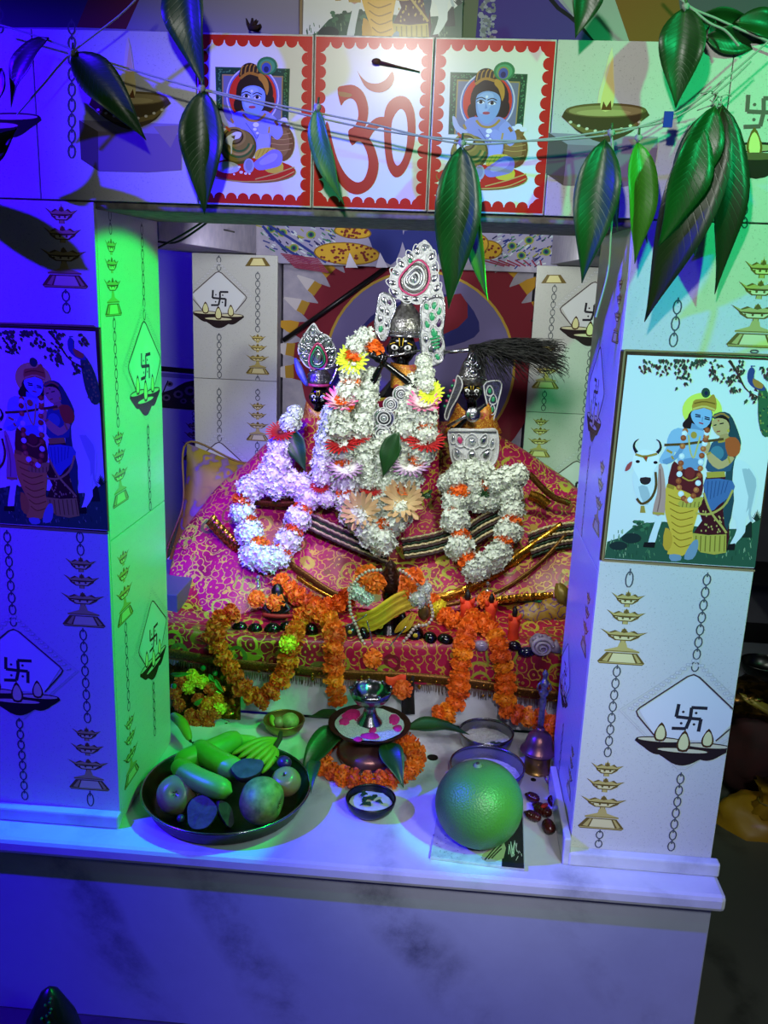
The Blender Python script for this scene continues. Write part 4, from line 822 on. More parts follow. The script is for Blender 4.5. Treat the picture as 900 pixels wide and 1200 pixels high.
# ------------------------------------------------------------------ things on the counter
green_skin = pm('cucumber_skin', (.34, .60, .16), .38, c2=(.46, .68, .26), ns=18, bump=.15, bs=60); pale_green = pm('pale_gourd', (.62, .76, .34), .4, c2=(.50, .68, .24), ns=15, bump=.1, bs=60)
guava_skin = pm('guava_skin', (.56, .60, .34), .5, c2=(.36, .42, .22), ns=70, bump=.2, bs=160); apple_skin = pm('apple_skin', (.56, .52, .34), .32, c2=(.50, .36, .28), ns=12, bump=.1, bs=200)
root_skin = pm('root_skin', (.20, .17, .19), .6, c2=(.12, .10, .12), ns=30, bump=.3, bs=80); root_cut = pm('root_flesh', (.30, .27, .32), .6, c2=(.17, .15, .19), ns=45, bump=.5, bs=110)
banana_skin = pm('green_banana', (.46, .60, .12), .45, c2=(.56, .62, .18), ns=25, bump=.1, bs=40); stem_dry = pm('dry_stem', (.20, .15, .09), .8); plum_skin = pm('plum_skin', (.26, .16, .36), .3, c2=(.18, .11, .26), ns=25)
pomelo_skin = pm('pomelo_skin', (.25, .43, .20), .42, c2=(.31, .47, .24), ns=9, bump=.35, bs=260, vor=1)
PC = at(266, 920, Z=.042); PRAD = (at(168, 921, Z=.042)-PC).length; PC.z = 0
t = thing('steel_plate', 'large dark steel tray full of cucumbers and fruit on the counter', 'plate', PC)
obj('tray', G().lathe([(0, .004), (PRAD*.83, .004), (PRAD*.9, .012), (PRAD*.97, .040), (PRAD, .044), (PRAD*1.015, .042), (PRAD*.99, .036), (PRAD*.92, .008), (PRAD*.84, .0), (0, .0)], PC, 56), dark_steel, t, auto=50)
obj('rim', G().tube([PC+V((PRAD*1.01*math.cos(a), PRAD*1.01*math.sin(a), .043)) for a in (2*PI*k/56 for k in range(56))], .0028, 6, True), steel, t)
def cucumber(p, q, r, label, m=None, group=None, bend=.012):
    p, q = V(p), V(q); d = q-p; s = d.cross(V((0, 0, 1))).normalized(); pts = []; rr = []
    for i in range(15):
        k = i/14; pts.append(p+d*k+s*(math.sin(PI*k)*bend)); rr.append(r*max(.06, (1-abs(2*k-1)**4.5)**.5)*(.93+.1*k))
    t = thing('cucumber', label, 'cucumber', (p+q)/2-V((0, 0, r)), group)
    obj('flesh', G().tube(pts, rr, 14), m or green_skin, t); e = (p-q).normalized()
    obj('stalk', G().tube([p-e*.002, p+e*.006, p+e*.010], [.005, .0035, .002], 7), stem_dry, t); return t
cucumber(at(204, 894, Z=.092), at(272, 928, Z=.082), .0255, 'front cucumber of the tray, lying across the spotted apple')
cucumber(at(229, 872, Z=.088), at(286, 905, Z=.080), .027, 'middle cucumber of the tray, ending under the upper cut root')
cucumber(at(203, 893, Z=.078), at(282, 863, Z=.078), .027, 'rear cucumber of the tray, nearest the marigold bundle')
cucumber(at(268, 868, Z=.036), at(303, 872, Z=.040), .020, 'short pale gourd at the back of the tray', pale_green, bend=.002)
def pome(c, r, m, label, squash=.92, dimple=(0, 0, 1), cat='fruit', name='apple', cal=1):
    c = V(c); ax = V(dimple).normalized(); Q = ax.to_track_quat('Z', 'Y').to_matrix()
    t = thing(name, label, cat, c-V((0, 0, r*squash)))
    def f(d): z = d.z; return 1-.30*math.exp(-((1-z)/.06))-.16*math.exp(-((1+z)/.05))+.012*math.sin(5*math.atan2(d.y, d.x))*(1-abs(z))
    obj('flesh', G().ball(c, (r, r, r*squash), 26, 18, Q, f), m, t)
    g = G()
    for k in range(5):
        a = 2*PI*k/5; d = V((math.cos(a), math.sin(a), 0)); s = V((-math.sin(a), math.cos(a), 0))
        g.add([c+Q@(V((0, 0, r*squash*.66))+d*r*.02-s*r*.05), c+Q@(V((0, 0, r*squash*.66))+d*r*.02+s*r*.05), c+Q@(V((0, 0, r*squash*.84))+d*r*.17)], [(0, 1, 2)])
    if cal: obj('calyx', g, stem_dry, t, solid=.001)
    else: obj('stem', G().tube([c+Q@V((0, 0, r*squash*.66)), c+Q@V((r*.03, 0, r*squash*.98))], [.003, .002], 6), stem_dry, t)
    return t
pome(at(207, 931, Z=.050), .0425, apple_skin, 'speckled yellowish apple showing its calyx at the pillar end of the tray', dimple=(.15, -.75, .55))
pome(at(307, 938, Z=.056), .0500, guava_skin, 'big round guava at the front of the tray', squash=.97, dimple=(.95, -.15, -.1), name='guava', cal=1)
pome(at(335, 916, Z=.058), .0335, apple_skin, 'small apple with dimple up at the lamp end of the tray', dimple=(-.1, -.35, .85), cal=0)
def cut_root(c, rx, ry, h, nrm, label, spin=0):
    c = V(c); Q = (V(nrm).to_track_quat('Z', 'Y')@Matrix.Rotation(spin, 3, 'Z').to_quaternion()).to_matrix()
    t = thing('cut_root', label, 'root vegetable', c-V((0, 0, min(rx, ry))))
    w_ = lambda a: 1+.05*math.sin(3*a+1)+.03*math.sin(5*a)
    prof = [(0, -h), (.55, -h*.93), (.85, -h*.66), (.98, -h*.25), (1.0, -.002), (.95, .0015)]
    g = G(); vs = []; n = 26
    for r_, z in prof:
        for k in range(n): a = 2*PI*k/n; vs.append(c+Q@V((max(r_, .01)*rx*w_(a)*math.cos(a), max(r_, .01)*ry*w_(a)*math.sin(a), z)))
    g.add(vs, [(i*n+k, i*n+(k+1) % n, (i+1)*n+(k+1) % n, (i+1)*n+k) for i in range(len(prof)-1) for k in range(n)]+[tuple(range(n))[::-1]])
    obj('skin', g, root_skin, t)
    d = G(); vs = [c+Q@V((0, 0, .0015))]
    for j, rr in enumerate((.4, .75, .96)):
        for k in range(n): a = 2*PI*k/n; vs.append(c+Q@V((rr*rx*w_(a)*math.cos(a), rr*ry*w_(a)*math.sin(a), .0016+R.uniform(-.0006, .0006))))
    d.add(vs, [(0, 1+k, 1+(k+1) % n) for k in range(n)]+[(1+j*n+k, 1+(j+1)*n+k, 1+(j+1)*n+(k+1) % n, 1+j*n+(k+1) % n) for j in range(2) for k in range(n)])
    obj('cut_face', d, root_cut, t, label='flat greyish cut face')
cut_root(at(290, 900, Z=.098), .036, .026, .028, (.1, -.35, .92), 'dark halved root lying on the middle cucumber, cut face up', .2)
cut_root(at(236, 952, Z=.042), .033, .035, .030, (-.05, -.8, .6), 'dark halved root leaning at the front rim, round cut face outward')
cut_root(at(265, 953, Z=.036), .015, .032, .022, (.75, -.55, .4), 'narrow dark wedge of root beside the big guava', .2)
g = thing('banana_bunch', 'bunch of thin green bananas at the back of the tray', 'bananas', at(300, 878, Z=.05))
for k in range(6):
    a = at(326-k*1.5, 866+k*1.6, Z=.078-k*.002); b = at(272+k*7, 884+k*4.4, Z=.074-k*.005); m_ = (a+b)/2+V((.004*k, 0, .012))
    pts = crv([a, m_, b], 9); obj('banana', G().tube(pts, [.0035, .0055, .0075, .0082, .0084, .0082, .0075, .0055, .0025], 7), banana_skin, g)
obj('stalk', G().tube([at(322, 876, Z=.076), at(328, 866, Z=.082), at(329, 858, Z=.088)], [.007, .006, .005], 8), stem_dry, g)
t = thing('plum', 'small purple plum wedged behind the small apple', 'fruit', at(333, 895, Z=.062)); c = at(333, 893, Z=.075)
obj('flesh', G().ball(c, (.019, .015, .014), 16, 10, Matrix.Rotation(-.6, 3, 'Z')), plum_skin, t); obj('stem', G().tube([c+V((-.016, .006, .006)), c+V((-.021, .008, .009))], .0015, 5), stem_dry, t)
obj('grape', G().ball(at(212, 959, Z=.026), .0085, 14, 9), plum_skin, None, 'single tiny grape at the front rim of the tray', 'fruit')
# small bowl of fruit at the back
def bowl(name, c, r, h, label, m, cat='bowl', wall=.0025, foot=.55, n=36, curve=.5):
    t = thing(name, label, cat, c)
    P = [(0, .003)]+[(r*(foot+(1-foot)*math.sin(PI/2*k/6)**curve), .003+(h-.003)*(k/6)) for k in range(7)]
    O = [(a+wall, z) for a, z in P[1:]][::-1]
    obj('shell', G().lathe(P+[(r+wall*.5, h+.002)]+O+[(r*foot*.9, 0), (0, 0)], c, n), m, t, auto=50)
    obj('rim', G().tube([V(c)+V(((r+wall*.5)*math.cos(a), (r+wall*.5)*math.sin(a), h)) for a in (2*PI*k/n for k in range(n))], .0022, 6, True), m, t)
    return t
def filling(name, c, r, z, m, parent, label=None, amp=.0012, n=30, rings=8):
    g = G(); c = V(c); vs = [c+V((0, 0, z))]
    for j in range(1, rings+1):
        for k in range(n): a = 2*PI*k/n; vs.append(c+V((r*j/rings*math.cos(a), r*j/rings*math.sin(a), z+R.uniform(-amp, amp)-(.004*(j/rings)**4))))
    g.add(vs, [(0, 1+k, 1+(k+1) % n) for k in range(n)]+[(1+j*n+k, 1+(j+1)*n+k, 1+(j+1)*n+(k+1) % n, 1+j*n+(k+1) % n) for j in range(rings-1) for k in range(n)])
    return obj(name, g, m, parent, label=label)
c = at(332, 860, Z=.0); c.y += .01
t = bowl('small_bowl', c, .050, .036, 'small dark metal bowl of fruit behind the tray', brass, foot=.5)
for dx, dy, r, e, lab in ((.014, .004, .024, .85, 'round green fruit in the small dark bowl'), (-.012, -.008, .014, 1, 'small brownish fruit in the small dark bowl')):
    obj('fruit', G().ball(c+V((dx, dy, .030)), (r, r, r*e), 18, 12, None, lambda d: 1+.02*math.sin(4*d.x+3*d.y)), guava_skin if r > .02 else apple_skin, None, lab, 'fruit')
cucp = [c+V((-.036, .016, .036)), c+V((-.030, -.002, .030)), c+V((-.022, -.020, .026))]
obj('okra', G().tube(crv(cucp, 8), [.003, .006, .0075, .008, .008, .007, .005, .002], 8), banana_skin, None, 'curved green pod in the small dark bowl', 'vegetable')
# tiered lamp stand with rice
LC = at(433, 848, Z=.105); LC.z = 0
t = thing('lamp_stand', 'tiered copper lamp stand with rice plate and scalloped cup', 'lamp stand', LC)
obj('base', G().lathe([(0, 0), (.050, 0), (.056, .006), (.070, .016), (.077, .030), (.070, .044), (.050, .056), (.024, .066), (.016, .078), (.020, .088), (0, .09)], LC, 36), copper, t)
obj('dish', G().lathe([(0, .090), (.05, .090), (.088, .098), (.098, .104), (.099, .107), (.094, .107), (.082, .102), (.04, .098), (0, .098)], LC, 48), dark_steel, t, auto=60)
rice_m = pm('rice_grain', (.86, .86, .84), .75, c2=(.70, .70, .70), ns=300, bump=1.0, bs=420, vor=1)
filling('rice', LC, .083, .108, rice_m, t, 'layer of white rice grains', .0018, 40, 14)
pink = pm('pink_powder', (.86, .10, .50), .9, c2=(.74, .05, .42), ns=120, bump=.8, bs=300)
for (u, v, rx, ry) in ((412, 838, 11, 9), (404, 845, 7, 6), (462, 843, 7, 9), (466, 853, 6, 5), (434, 862, 12, 5), (420, 866, 6, 3), (437, 855, 5, 5)):
    p = at(u, v, Z=.1085); g = G(); n = 14; k = pxm(p)
    vs = [p+V((0, 0, .0032))]+[p+V((rx*k*q*math.cos(a)*R.uniform(.8, 1.15), ry*k*1.7*q*math.sin(a)*R.uniform(.8, 1.15), z)) for q, z in ((.6, .0026), (1, -.001)) for a in (2*PI*j/n for j in range(n))]
    g.add(vs, [(0, 1+j, 1+(j+1) % n) for j in range(n)]+[(1+j, 1+n+j, 1+n+(j+1) % n, 1+(j+1) % n) for j in range(n)]); obj('powder_heap', g, pink, t)
obj('stem', G().lathe([(0, .1), (.034, .100), (.030, .112), (.018, .128), (.013, .146), (.018, .154), (0, .155)], LC, 28), steel, t)
sc8 = lambda a, z: 1+.06*max(0, (z-.16)/.03)*abs(math.sin(4.5*a))
obj('cup', G().lathe([(0, .152), (.020, .154), (.036, .164), (.046, .180), (.050, .195), (.0475, .1955), (.043, .181), (.033, .168), (.018, .160), (0, .159)], LC, 54, rf=sc8), steel, t)
for k, (a, r_) in enumerate(((0, .0485), (1, .0485), (2, .0485), (3, .0485), (4, .0485), (5, .0485), (6, .0485), (7, .0485), (8, .0485))):
    q = LC+V((r_*math.cos(2*PI*(a+.5)/9), r_*math.sin(2*PI*(a+.5)/9), .196)); obj('rim_bead', G().ball(q, .0045, 8, 6), steel, t)
c = thing('marigold_ring', 'ring of orange marigolds laid around the lamp stand', 'garland', LC)
for k in range(25):
    a = 2*PI*k/25; d = V((-math.sin(a), math.cos(a), 0)); put(c, R.choice('oood'), LC+V((.118*math.cos(a), .112*math.sin(a), .021)), d, .0235*R.uniform(.92, 1.1))
UPF = (0, -.45, .9)
leaf('mango_leaf', LC+V((-.060, .0, .088)), at(350, 911, Z=.018), .066, leaf_dark, roll=.1, curl=.22, face=UPF, label='broad dark mango leaf under the rice plate, tip towards the fruit tray', cat='leaf')
leaf('mango_leaf', LC+V((.040, -.055, .088)), at(473, 921, Z=.036), .052, leaf_dark, curl=.2, face=UPF, label='mango leaf drooping from the rice plate over the marigold ring', cat='leaf')
leaf('mango_leaf', LC+V((.085, .02, .086)), at(551, 858, Z=.075), .046, leaf_dark, roll=-.2, curl=.15, face=UPF, label='mango leaf reaching from the rice plate to the milk bowls', cat='leaf')
leaf('mango_leaf', LC+V((-.075, .05, .086)), at(361, 839, Z=.060), .038, leaf_dark, roll=.2, curl=.1, face=UPF, label='mango leaf behind the rice plate, beside the small fruit bowl', cat='leaf')
leaf('mango_leaf', at(370, 892, Z=.06), at(364, 926, Z=.045), .030, leaf_dark, curl=.3, face=UPF, label='short mango leaf hanging beside the tray rim under the broad leaf', cat='leaf')
# bowl with white offering and holy basil
c = at(434, 952, Z=0); milk = pm('milk', (.82, .84, .80), .3, c2=(.72, .76, .70), ns=40, bump=.2, bs=80)
t = bowl('steel_bowl', c, .052, .036, 'little steel bowl of white curd with green herb leaves', dark_steel, foot=.55)
filling('curd', c, .047, .027, milk, t, 'white curd')
for k in range(9):
    a, q = R.uniform(0, 6.3), R.uniform(.004, .024); p = c+V((q*math.cos(a), q*math.sin(a), .0285+.0008*k)); b = R.uniform(0, 6.3)
    leaf('herb_leaf', p-V((math.cos(b), math.sin(b), 0))*.009, p+V((math.cos(b), math.sin(b), .1))*.010, .011, leaf_dark, t, face=(0, 0, 1), curl=.1)
grain = pm('milk_rice', (.80, .80, .80), .6, c2=(.66, .66, .67), ns=180, bump=.8, bs=330, vor=1)
for (u, v, r, h, lab) in ((570, 857, .066, .046, 'steel bowl of milk rice beside the bell, farther of the two'), (571, 896, .084, .056, 'wide steel bowl of milk rice directly behind the green pomelo')):
    c = at(u, v, Z=h); c.z = 0; c = c+V((0, 0, 0)); t = bowl('steel_bowl', c, r, h, lab, steel, foot=.80, curve=.8); filling('milk_rice', c, r*.95, h*.55, grain, t, 'grainy white milk rice', .0015, 36, 10)
    if h < .05:
        for dx in (.01, .025): leaf('herb_leaf', c+V((dx, -.02, h*.6)), c+V((dx+.022, -.032, h*.6)), .008, leaf_dark, t, face=(0, 0, 1))
# tile and pomelo
B = [at(504, 1004, Z=.007), at(615, 1018, Z=.007), at(613, 935, Z=.007), at(517, 926, Z=.007)]
mt_white = pm('board_glaze', (.72, .73, .76), .25, c2=(.62, .63, .67), ns=60, bump=.1, bs=100)
t = thing('ceramic_tile', 'loose glazed tile lying under the green pomelo', 'tile', B[0]*1)
ORG[t.name] = V(B[0]); t.location = B[0]
obj('board', G().slab(B, (0, 0, -.0066)), mt_white, t, smooth=False, bevel=.001)
cc = at(562, 938, Z=.104)
P = Pr(lambda x, y: V((at(x, y, Z=.007).x, at(x, y, Z=.007).y, .0072)), (0, 0, 1))
P.poly([(588, 1015.5), (614, 1018), (612, 940), (590, 938)], '1f2222'); P.poly([(565, 1002), (590, 985), (590, 1006), (570, 1010)], '9a8a78', 2)
for k in range(3): P.stroke([(568+k*4, 1008-k), (578+k*4, 996), (588, 985+k*5)], 1.6, '3a2c2a', 2)
for k in range(60): P.ell(R.uniform(508, 586), R.uniform(975, 1008), R.uniform(.3, 1.1), R.uniform(.2, .6), R.choice(('4a4a58', '6a6a74')), 5)
for k in range(14): x = R.uniform(592, 611); P.stroke([(x, R.uniform(985, 1004)), (x+R.uniform(-3, 4), R.uniform(985, 1010))], .8, 'b8b8b4')
P.build('tile_print', t)
pr = 51.5*pxm(cc); cc.z = .0076+pr*.985
t = thing('pomelo', 'large round green pomelo at the front of the counter', 'fruit', cc-V((0, 0, pr)))
ax = V((-.10, .02, 1)).normalized(); Q = ax.to_track_quat('Z', 'Y').to_matrix()
obj('rind', G().ball(cc, (pr, pr, pr*.98), 40, 26, Q, lambda d: 1-.05*math.exp(-((1-d.z)/.012))+.01*math.sin(3*math.atan2(d.y, d.x))*(1-d.z*d.z)), pomelo_skin, t)
obj('stem_scar', G().lathe([(0, .006), (.006, .006), (.009, .001), (.010, -.002), (0, -.003)], cc+Q@V((0, 0, pr*.94)), 12, Q), pm('stem_scar', (.42, .46, .36), .7), t)
obj('stem_button', G().ball(cc+Q@V((0, 0, pr*.95+.005)), (.005, .004, .003), 8, 6, Q), stem_dry, t)
# bell
c = at(629, 902, Z=0)
t = thing('hand_bell', 'brass hand bell with tall ornate handle by the violet pillar', 'bell', c)
obj('pot', G().lathe([(0, 0), (.034, 0), (.036, .004), (.031, .010), (.031, .044), (.034, .048), (0, .05)], c, 32), brass, t, auto=50, label='golden brass cylinder foot')
obj('bell_body', G().lathe([(0, .047), (.040, .048), (.043, .053), (.041, .058), (.036, .064), (.032, .078), (.027, .092), (.018, .101), (.010, .105), (.011, .110), (.009, .114), (0, .116)], c, 32), copper, t, auto=60)
obj('rim', G().tube([c+V((.042*math.cos(a), .042*math.sin(a), .053)) for a in (2*PI*k/32 for k in range(32))], .0022, 6, True), copper, t)
obj('handle', G().lathe([(.007, .112), (.0075, .130), (.0068, .160), (.009, .186), (.006, .192), (.011, .200), (.012, .208), (.006, .214), (.010, .222), (.012, .230), (.006, .237), (.005, .246), (.008, .252), (.004, .259), (0, .264)], c, 16), dark_silver, t)
for s in (-1, 1): obj('handle_wing', G().tube([c+V((s*.006, -.002, .205)), c+V((s*.016, -.004, .215)), c+V((s*.013, -.004, .228)), c+V((s*.005, -.002, .233))], .0022, 6), dark_silver, t)
# dried dates, coins
date_m = pm('dried_date', (.16, .05, .05), .25, c2=(.30, .09, .06), ns=40, bump=.9, bs=70)
for (p, q, r, lab) in (((617, 931), (632, 938), .0105, 'wrinkled dark dried date nearest the bell'), ((626, 943), (646, 955), .0125, 'longest wrinkled dried date across the middle of the heap'), ((616, 952), (634, 960), .010, 'wrinkled red dried date beside the pomelo'), ((640, 962), (646, 975), .0125, 'round dried date at the front of the heap'), ((645, 934), (651, 944), .010, 'dried date leaning on the violet skirting')):
    a, b = at(*p, Z=.014), at(*q, Z=.014); d = b-a; n = 22; pts = [a+d*(k/(n-1)) for k in range(n)]
    rr = [r*max(.15, (1-abs(2*k/(n-1)-1)**3)**.5)*(1+.13*math.sin(k*2.2)) for k in range(n)]
    t = thing('dried_date', lab, 'dried fruit', (a+b)/2-V((0, 0, .012))); obj('flesh', G().tube(pts, rr, 10), date_m, t); obj('cap', G().ball(a-d*.02, r*.35, 8, 5), stem_dry, t)
obj('red_flake', G().ball(at(638, 944, Z=.027), (.012, .006, .004), 10, 6, Matrix.Rotation(.8, 3, 'Z')), pm('red_flake', (.66, .12, .05), .6), None, 'bright red flake on top of the dried dates', 'flake')
coin_m = pm('coin', (.16, .16, .15), .4, .8, c2=(.10, .10, .09), ns=120)
for u, v, r, lab in ((507, 888, .0135, 'dark coin on the counter between lamp stand and milk bowls'), (625, 914, .0065, 'tiny dark coin on the counter in front of the bell')):
    p = at(u, v, Z=0); obj('coin', G().lathe([(0, 0), (r, 0), (r, .0017), (r*.88, .0018), (r*.86, .0013), (0, .0013)], p, 26), coin_m, None, lab, 'coin', auto=40)
p = at(641, 915, Z=.012); obj('brass_disc', G().lathe([(0, -.001), (.012, -.001), (.0125, .001), (0, .0016)], p, 20, Matrix.Rotation(1.2, 3, (0, 1, .3))), copper, None, 'small copper disc leaning against the violet skirting', 'disc', auto=40)
# marigold bundle on gold tinsel by the green pillar side
gold_foil = glitter('gold_foil', (.62, .50, .10), (.36, .30, .06), 90)
bc = at(232, 850, Z=0)
t = thing('flower_bundle', 'heap of marigolds on gold tinsel cloth beside the green pillar side', 'flowers', bc)
rows = []
for j in range(9):
    k = j/8; rows.append([at(196+86*i/12, 866-88*k+(8*math.sin(i*.9+j) if 0 < j < 8 else 4*math.sin(i*2)), Y=.475+.055*k-.02*math.sin(PI*i/12)*math.sin(PI*k))+V((0, 0, .004*math.sin(i*2.1+j*1.7)+.004)) for i in range(13)])
    for p in rows[-1]: p.z = max(.004, p.z)
obj('tinsel_cloth', G().sheet(rows), gold_foil, t, solid=.0015)
for u, v, k in ((212, 797, 'd'), (225, 792, 'y'), (237, 799, 'y'), (205, 812, 'd'), (247, 808, 'd'), (221, 806, 'y'), (210, 826, 'd'), (255, 820, 'a'), (243, 824, 'a'), (224, 838, 'd'), (238, 836, 'd'), (252, 836, 'd'), (230, 850, 'd'), (244, 848, 'd'), (218, 846, 'd'), (258, 829, 'y'), (233, 820, 'd'), (228, 797, 'y')):
    p = at(u, v, Y=.425+.07*(866-v)/88); put(t, k, p, (R.uniform(-.4, .4), -1, R.uniform(0, .6)), 8.2*pxm(p))
for a, b in (((228, 826), (238, 818)), ((200, 790), (226, 789)), ((252, 796), (262, 812)), ((245, 790), (252, 800))):
    leaf('leaf_strip', at(*a, Y=.44), at(*b, Y=.435), .012, leaf_fresh, t, curl=.1)
for k in range(40):
    a = at(R.uniform(258, 268), R.uniform(820, 850), Y=.46); obj('tinsel', G().tube([a, a+V((R.uniform(.008, .024), R.uniform(-.01, .0), R.uniform(-.006, .012)))], .0009, 4), gold_foil, t) if k < 22 else None
for p in (at(238, 783, Y=.49), at(252, 789, Y=.49), at(204, 804, Y=.43)): obj('green_bead', G().ball(p, .0075, 12, 8), pm('green_glass', (.05, .42, .18), .08, coat=1), t)
a, b = at(202, 838, Z=.045), at(223, 868, Z=.035); t = thing('young_banana', 'lone yellow-green banana between the tray and the flower bundle', 'banana', b-V((0, 0, .02)))
obj('flesh', G().tube(crv([a, (a+b)/2+V((.004, 0, .01)), b], 10), [.006, .011, .0125, .013, .0132, .013, .0125, .011, .008, .003], 10), banana_skin, t); obj('tip', G().tube([b, b+(b-a).normalized()*.008], [.004, .002], 6), stem_dry, t)
# ------------------------------------------------------------------ the altar: cloth, robes, cushion
silk = brocade('pink_brocade', (.62, .03, .22), (.70, .54, .16), (.60, .62, .14), (.40, .02, .08), 16.0)
silk_fine = brocade('magenta_brocade', (.64, .03, .30), (.74, .58, .22), (.64, .66, .20), (.44, .03, .10), 18.0)
gold_cloth = pm('gold_cloth', (.52, .44, .10), .45, .25, c2=(.40, .32, .16), ns=14, bump=.3, bs=40)
def cushion_mat():
    m, t, b, n, L = nt('mustard_print'); b.inputs['Roughness'].default_value = .5
    tc = n('ShaderNodeTexCoord'); nz = n('ShaderNodeTexNoise', i_Scale=24.0, i_Detail=1.5); L(tc.outputs['Object'], nz.inputs['Vector'])
    r = ramp(n, [(.48, (.56, .52, .05)), (.56, (.50, .46, .06)), (.6, (.42, .36, .34)), (.70, (.48, .40, .38)), (.74, (.60, .52, .06))]); L(nz.outputs[0], r.inputs[0]); L(r.outputs[0], b.inputs['Base Color']); return m
gold_lace = glitter('gold_sequin', (.86, .62, .20), (.50, .32, .08), 240); gold_thread = glitter('gold_thread', (.56, .38, .14), (.30, .18, .07), 500, .4, .7)
green_band = glitter('green_braid', (.04, .20, .08), (.02, .09, .05), 400, .4, .4); pearl_band = glitter('cream_braid', (.84, .78, .60), (.62, .55, .38), 500, .4, .3); maroon_band = pm('maroon_braid', (.16, .02, .04), .6, bump=.5, bs=300)
fringe_m = pm('fringe', (.40, .26, .12), .7, c2=(.26, .15, .08), ns=200)
def loft(rows, nu, nv, fold=.0, freq=30, seed=0):
    """rows: lists of (u, v, Y); smooth cloth through them, with folds across its width"""
    cr = [crv([at(u, v, Y=y) for u, v, y in r], nu) for r in rows]; out = []
    cols = [crv([c[j] for c in cr], nv) for j in range(nu)]
    for i in range(nv):
        row = []
        for j in range(nu):
            p = cols[j][i].copy(); k = noise.noise(V((p.x*freq*.2+seed, p.z*freq*.08, seed)))
            p.y += fold*math.sin(p.x*freq+k*5)*.6+fold*k*1.2; p.z += fold*.5*noise.noise(V((p.x*freq*.5, p.y*freq*.5, seed+3))); row.append(p)
        out.append(row)
    return out
t = thing('altar_cloth', 'pink and gold brocade cloth hanging over the front of the altar step', 'cloth', V((.15, .6, .2)))
D = lambda v, e=0: dep(v)+e
def row(*p, e=0): return [(u, v, D(v, e)) for u, v in p]
rows = [[(u, v, .515) for u, v in ((180, 768), (260, 782), (340, 791), (410, 797), (480, 800), (560, 808), (620, 818), (690, 826))],
        [(u, v, .515) for u, v in ((178, 745), (260, 762), (340, 772), (410, 776), (480, 778), (560, 780), (620, 786), (690, 792))],
        [(u, v, .525) for u, v in ((178, 728), (260, 745), (340, 750), (410, 752), (480, 752), (560, 752), (620, 756), (690, 762))],
        [(u, v, .60) for u, v in ((180, 716), (260, 733), (340, 737), (410, 738), (480, 738), (560, 738), (620, 741), (690, 744))],
        [(u, v, .74) for u, v in ((182, 690), (260, 704), (340, 706), (410, 706), (480, 706), (560, 706), (620, 706), (690, 706))]]
obj('cloth', G().sheet(loft(rows, 70, 34, .004, 34)), silk, t, solid=.002)
def fringe(px, n, Y, ln, m=fringe_m):
    g = G(); c = crv([at(u, v, Y=Y) for u, v in px], n)
    for p in c: g.tube([p, p+V((R.uniform(-.003, .003), R.uniform(-.006, -.002), -ln*R.uniform(.6, 1.1)))], [.0012, .0007], 4)
    return g
f = obj('fringe', fringe([(180, 767), (260, 782), (340, 791), (410, 797), (480, 800), (560, 808), (620, 818), (690, 826)], 420, .512, .024), fringe_m, t); f['kind'] = 'stuff'
g = G(); c = crv([at(u, v, Y=.508) for u, v in ((180, 764), (260, 778), (340, 787), (410, 793), (480, 796), (560, 804), (620, 814), (690, 822))], 60); g.sheet([[p+V((0, 0, -.006)) for p in c], c, [p+V((0, -.003, .008)) for p in c], [p+V((0, -.002, .020)) for p in c]]); obj('braid', g, gold_thread, t, solid=.002)
for k in range(44):
    u = 250+R.random()*400; i = int((u-180)/510*59); p = c[i]; obj('sequin', G().ball(p+V((0, -.007, R.uniform(-.022, .010))), (.004, .0015, .004), 8, 5), gold_lace, t)
# the robe that spreads over the altar
t = thing('spread_robe', 'wide pink brocade robe spread below the three statues, striped green at the hem', 'robe', V((.15, .75, .25)))
rows = [[(192, 752, .60), (240, 735, .63), (300, 716, .68), (370, 712, .70), (450, 716, .69), (530, 714, .70), (610, 704, .71), (680, 700, .72)],
        [(194, 712, .70), (240, 685, .74), (300, 674, .77), (370, 676, .78), (450, 682, .77), (530, 680, .77), (610, 668, .78), (682, 655, .80)],
        [(200, 668, .80), (240, 642, .84), (300, 630, .86), (370, 636, .86), (450, 650, .84), (530, 640, .86), (610, 630, .87), (684, 612, .90)],
        [(212, 630, .90), (248, 606, .93), (300, 590, .94), (370, 590, .95), (460, 594, .95), (540, 592, .95), (610, 590, .96), (684, 584, .99)],
        [(236, 596, .99), (270, 572, 1.01), (310, 548, 1.02), (380, 540, 1.03), (470, 540, 1.03), (540, 540, 1.03), (600, 550, 1.03), (676, 572, 1.05)],
        [(262, 570, 1.08), (300, 540, 1.10), (334, 512, 1.12), (400, 500, 1.12), (470, 500, 1.12), (545, 500, 1.12), (598, 524, 1.12), (660, 566, 1.12)],
        [(268, 640, 1.16), (305, 640, 1.17), (340, 640, 1.18), (400, 640, 1.18), (470, 640, 1.18), (545, 640, 1.18), (598, 640, 1.18), (660, 640, 1.17)]]
obj('cloth', G().sheet(loft(rows, 90, 60, .010, 26, 4)), silk_fine, t, solid=.003)
def surf(u, v, e=.012): return at(u, v, Y=D(v)-e)
def ribbon(name, px, wd, m, parent, e=.016, n=40, wave=.0):
    c = crv([surf(u, v, e) for u, v in px], n); a, b = [], []
    for i, p in enumerate(c):
        d = (c[min(n-1, i+1)]-c[max(0, i-1)]).normalized(); s = d.cross(V((0, 1, 0))).normalized()*wd*pxm(p)/2; o = V((0, -wave*math.sin(i*1.3), 0)); a.append(p+s+o); b.append(p-s+o)
    mid = [(x+y)/2+V((0, -.003, 0)) for x, y in zip(a, b)]
    return obj(name, G().sheet([a, mid, b]), m, parent, solid=.0025)
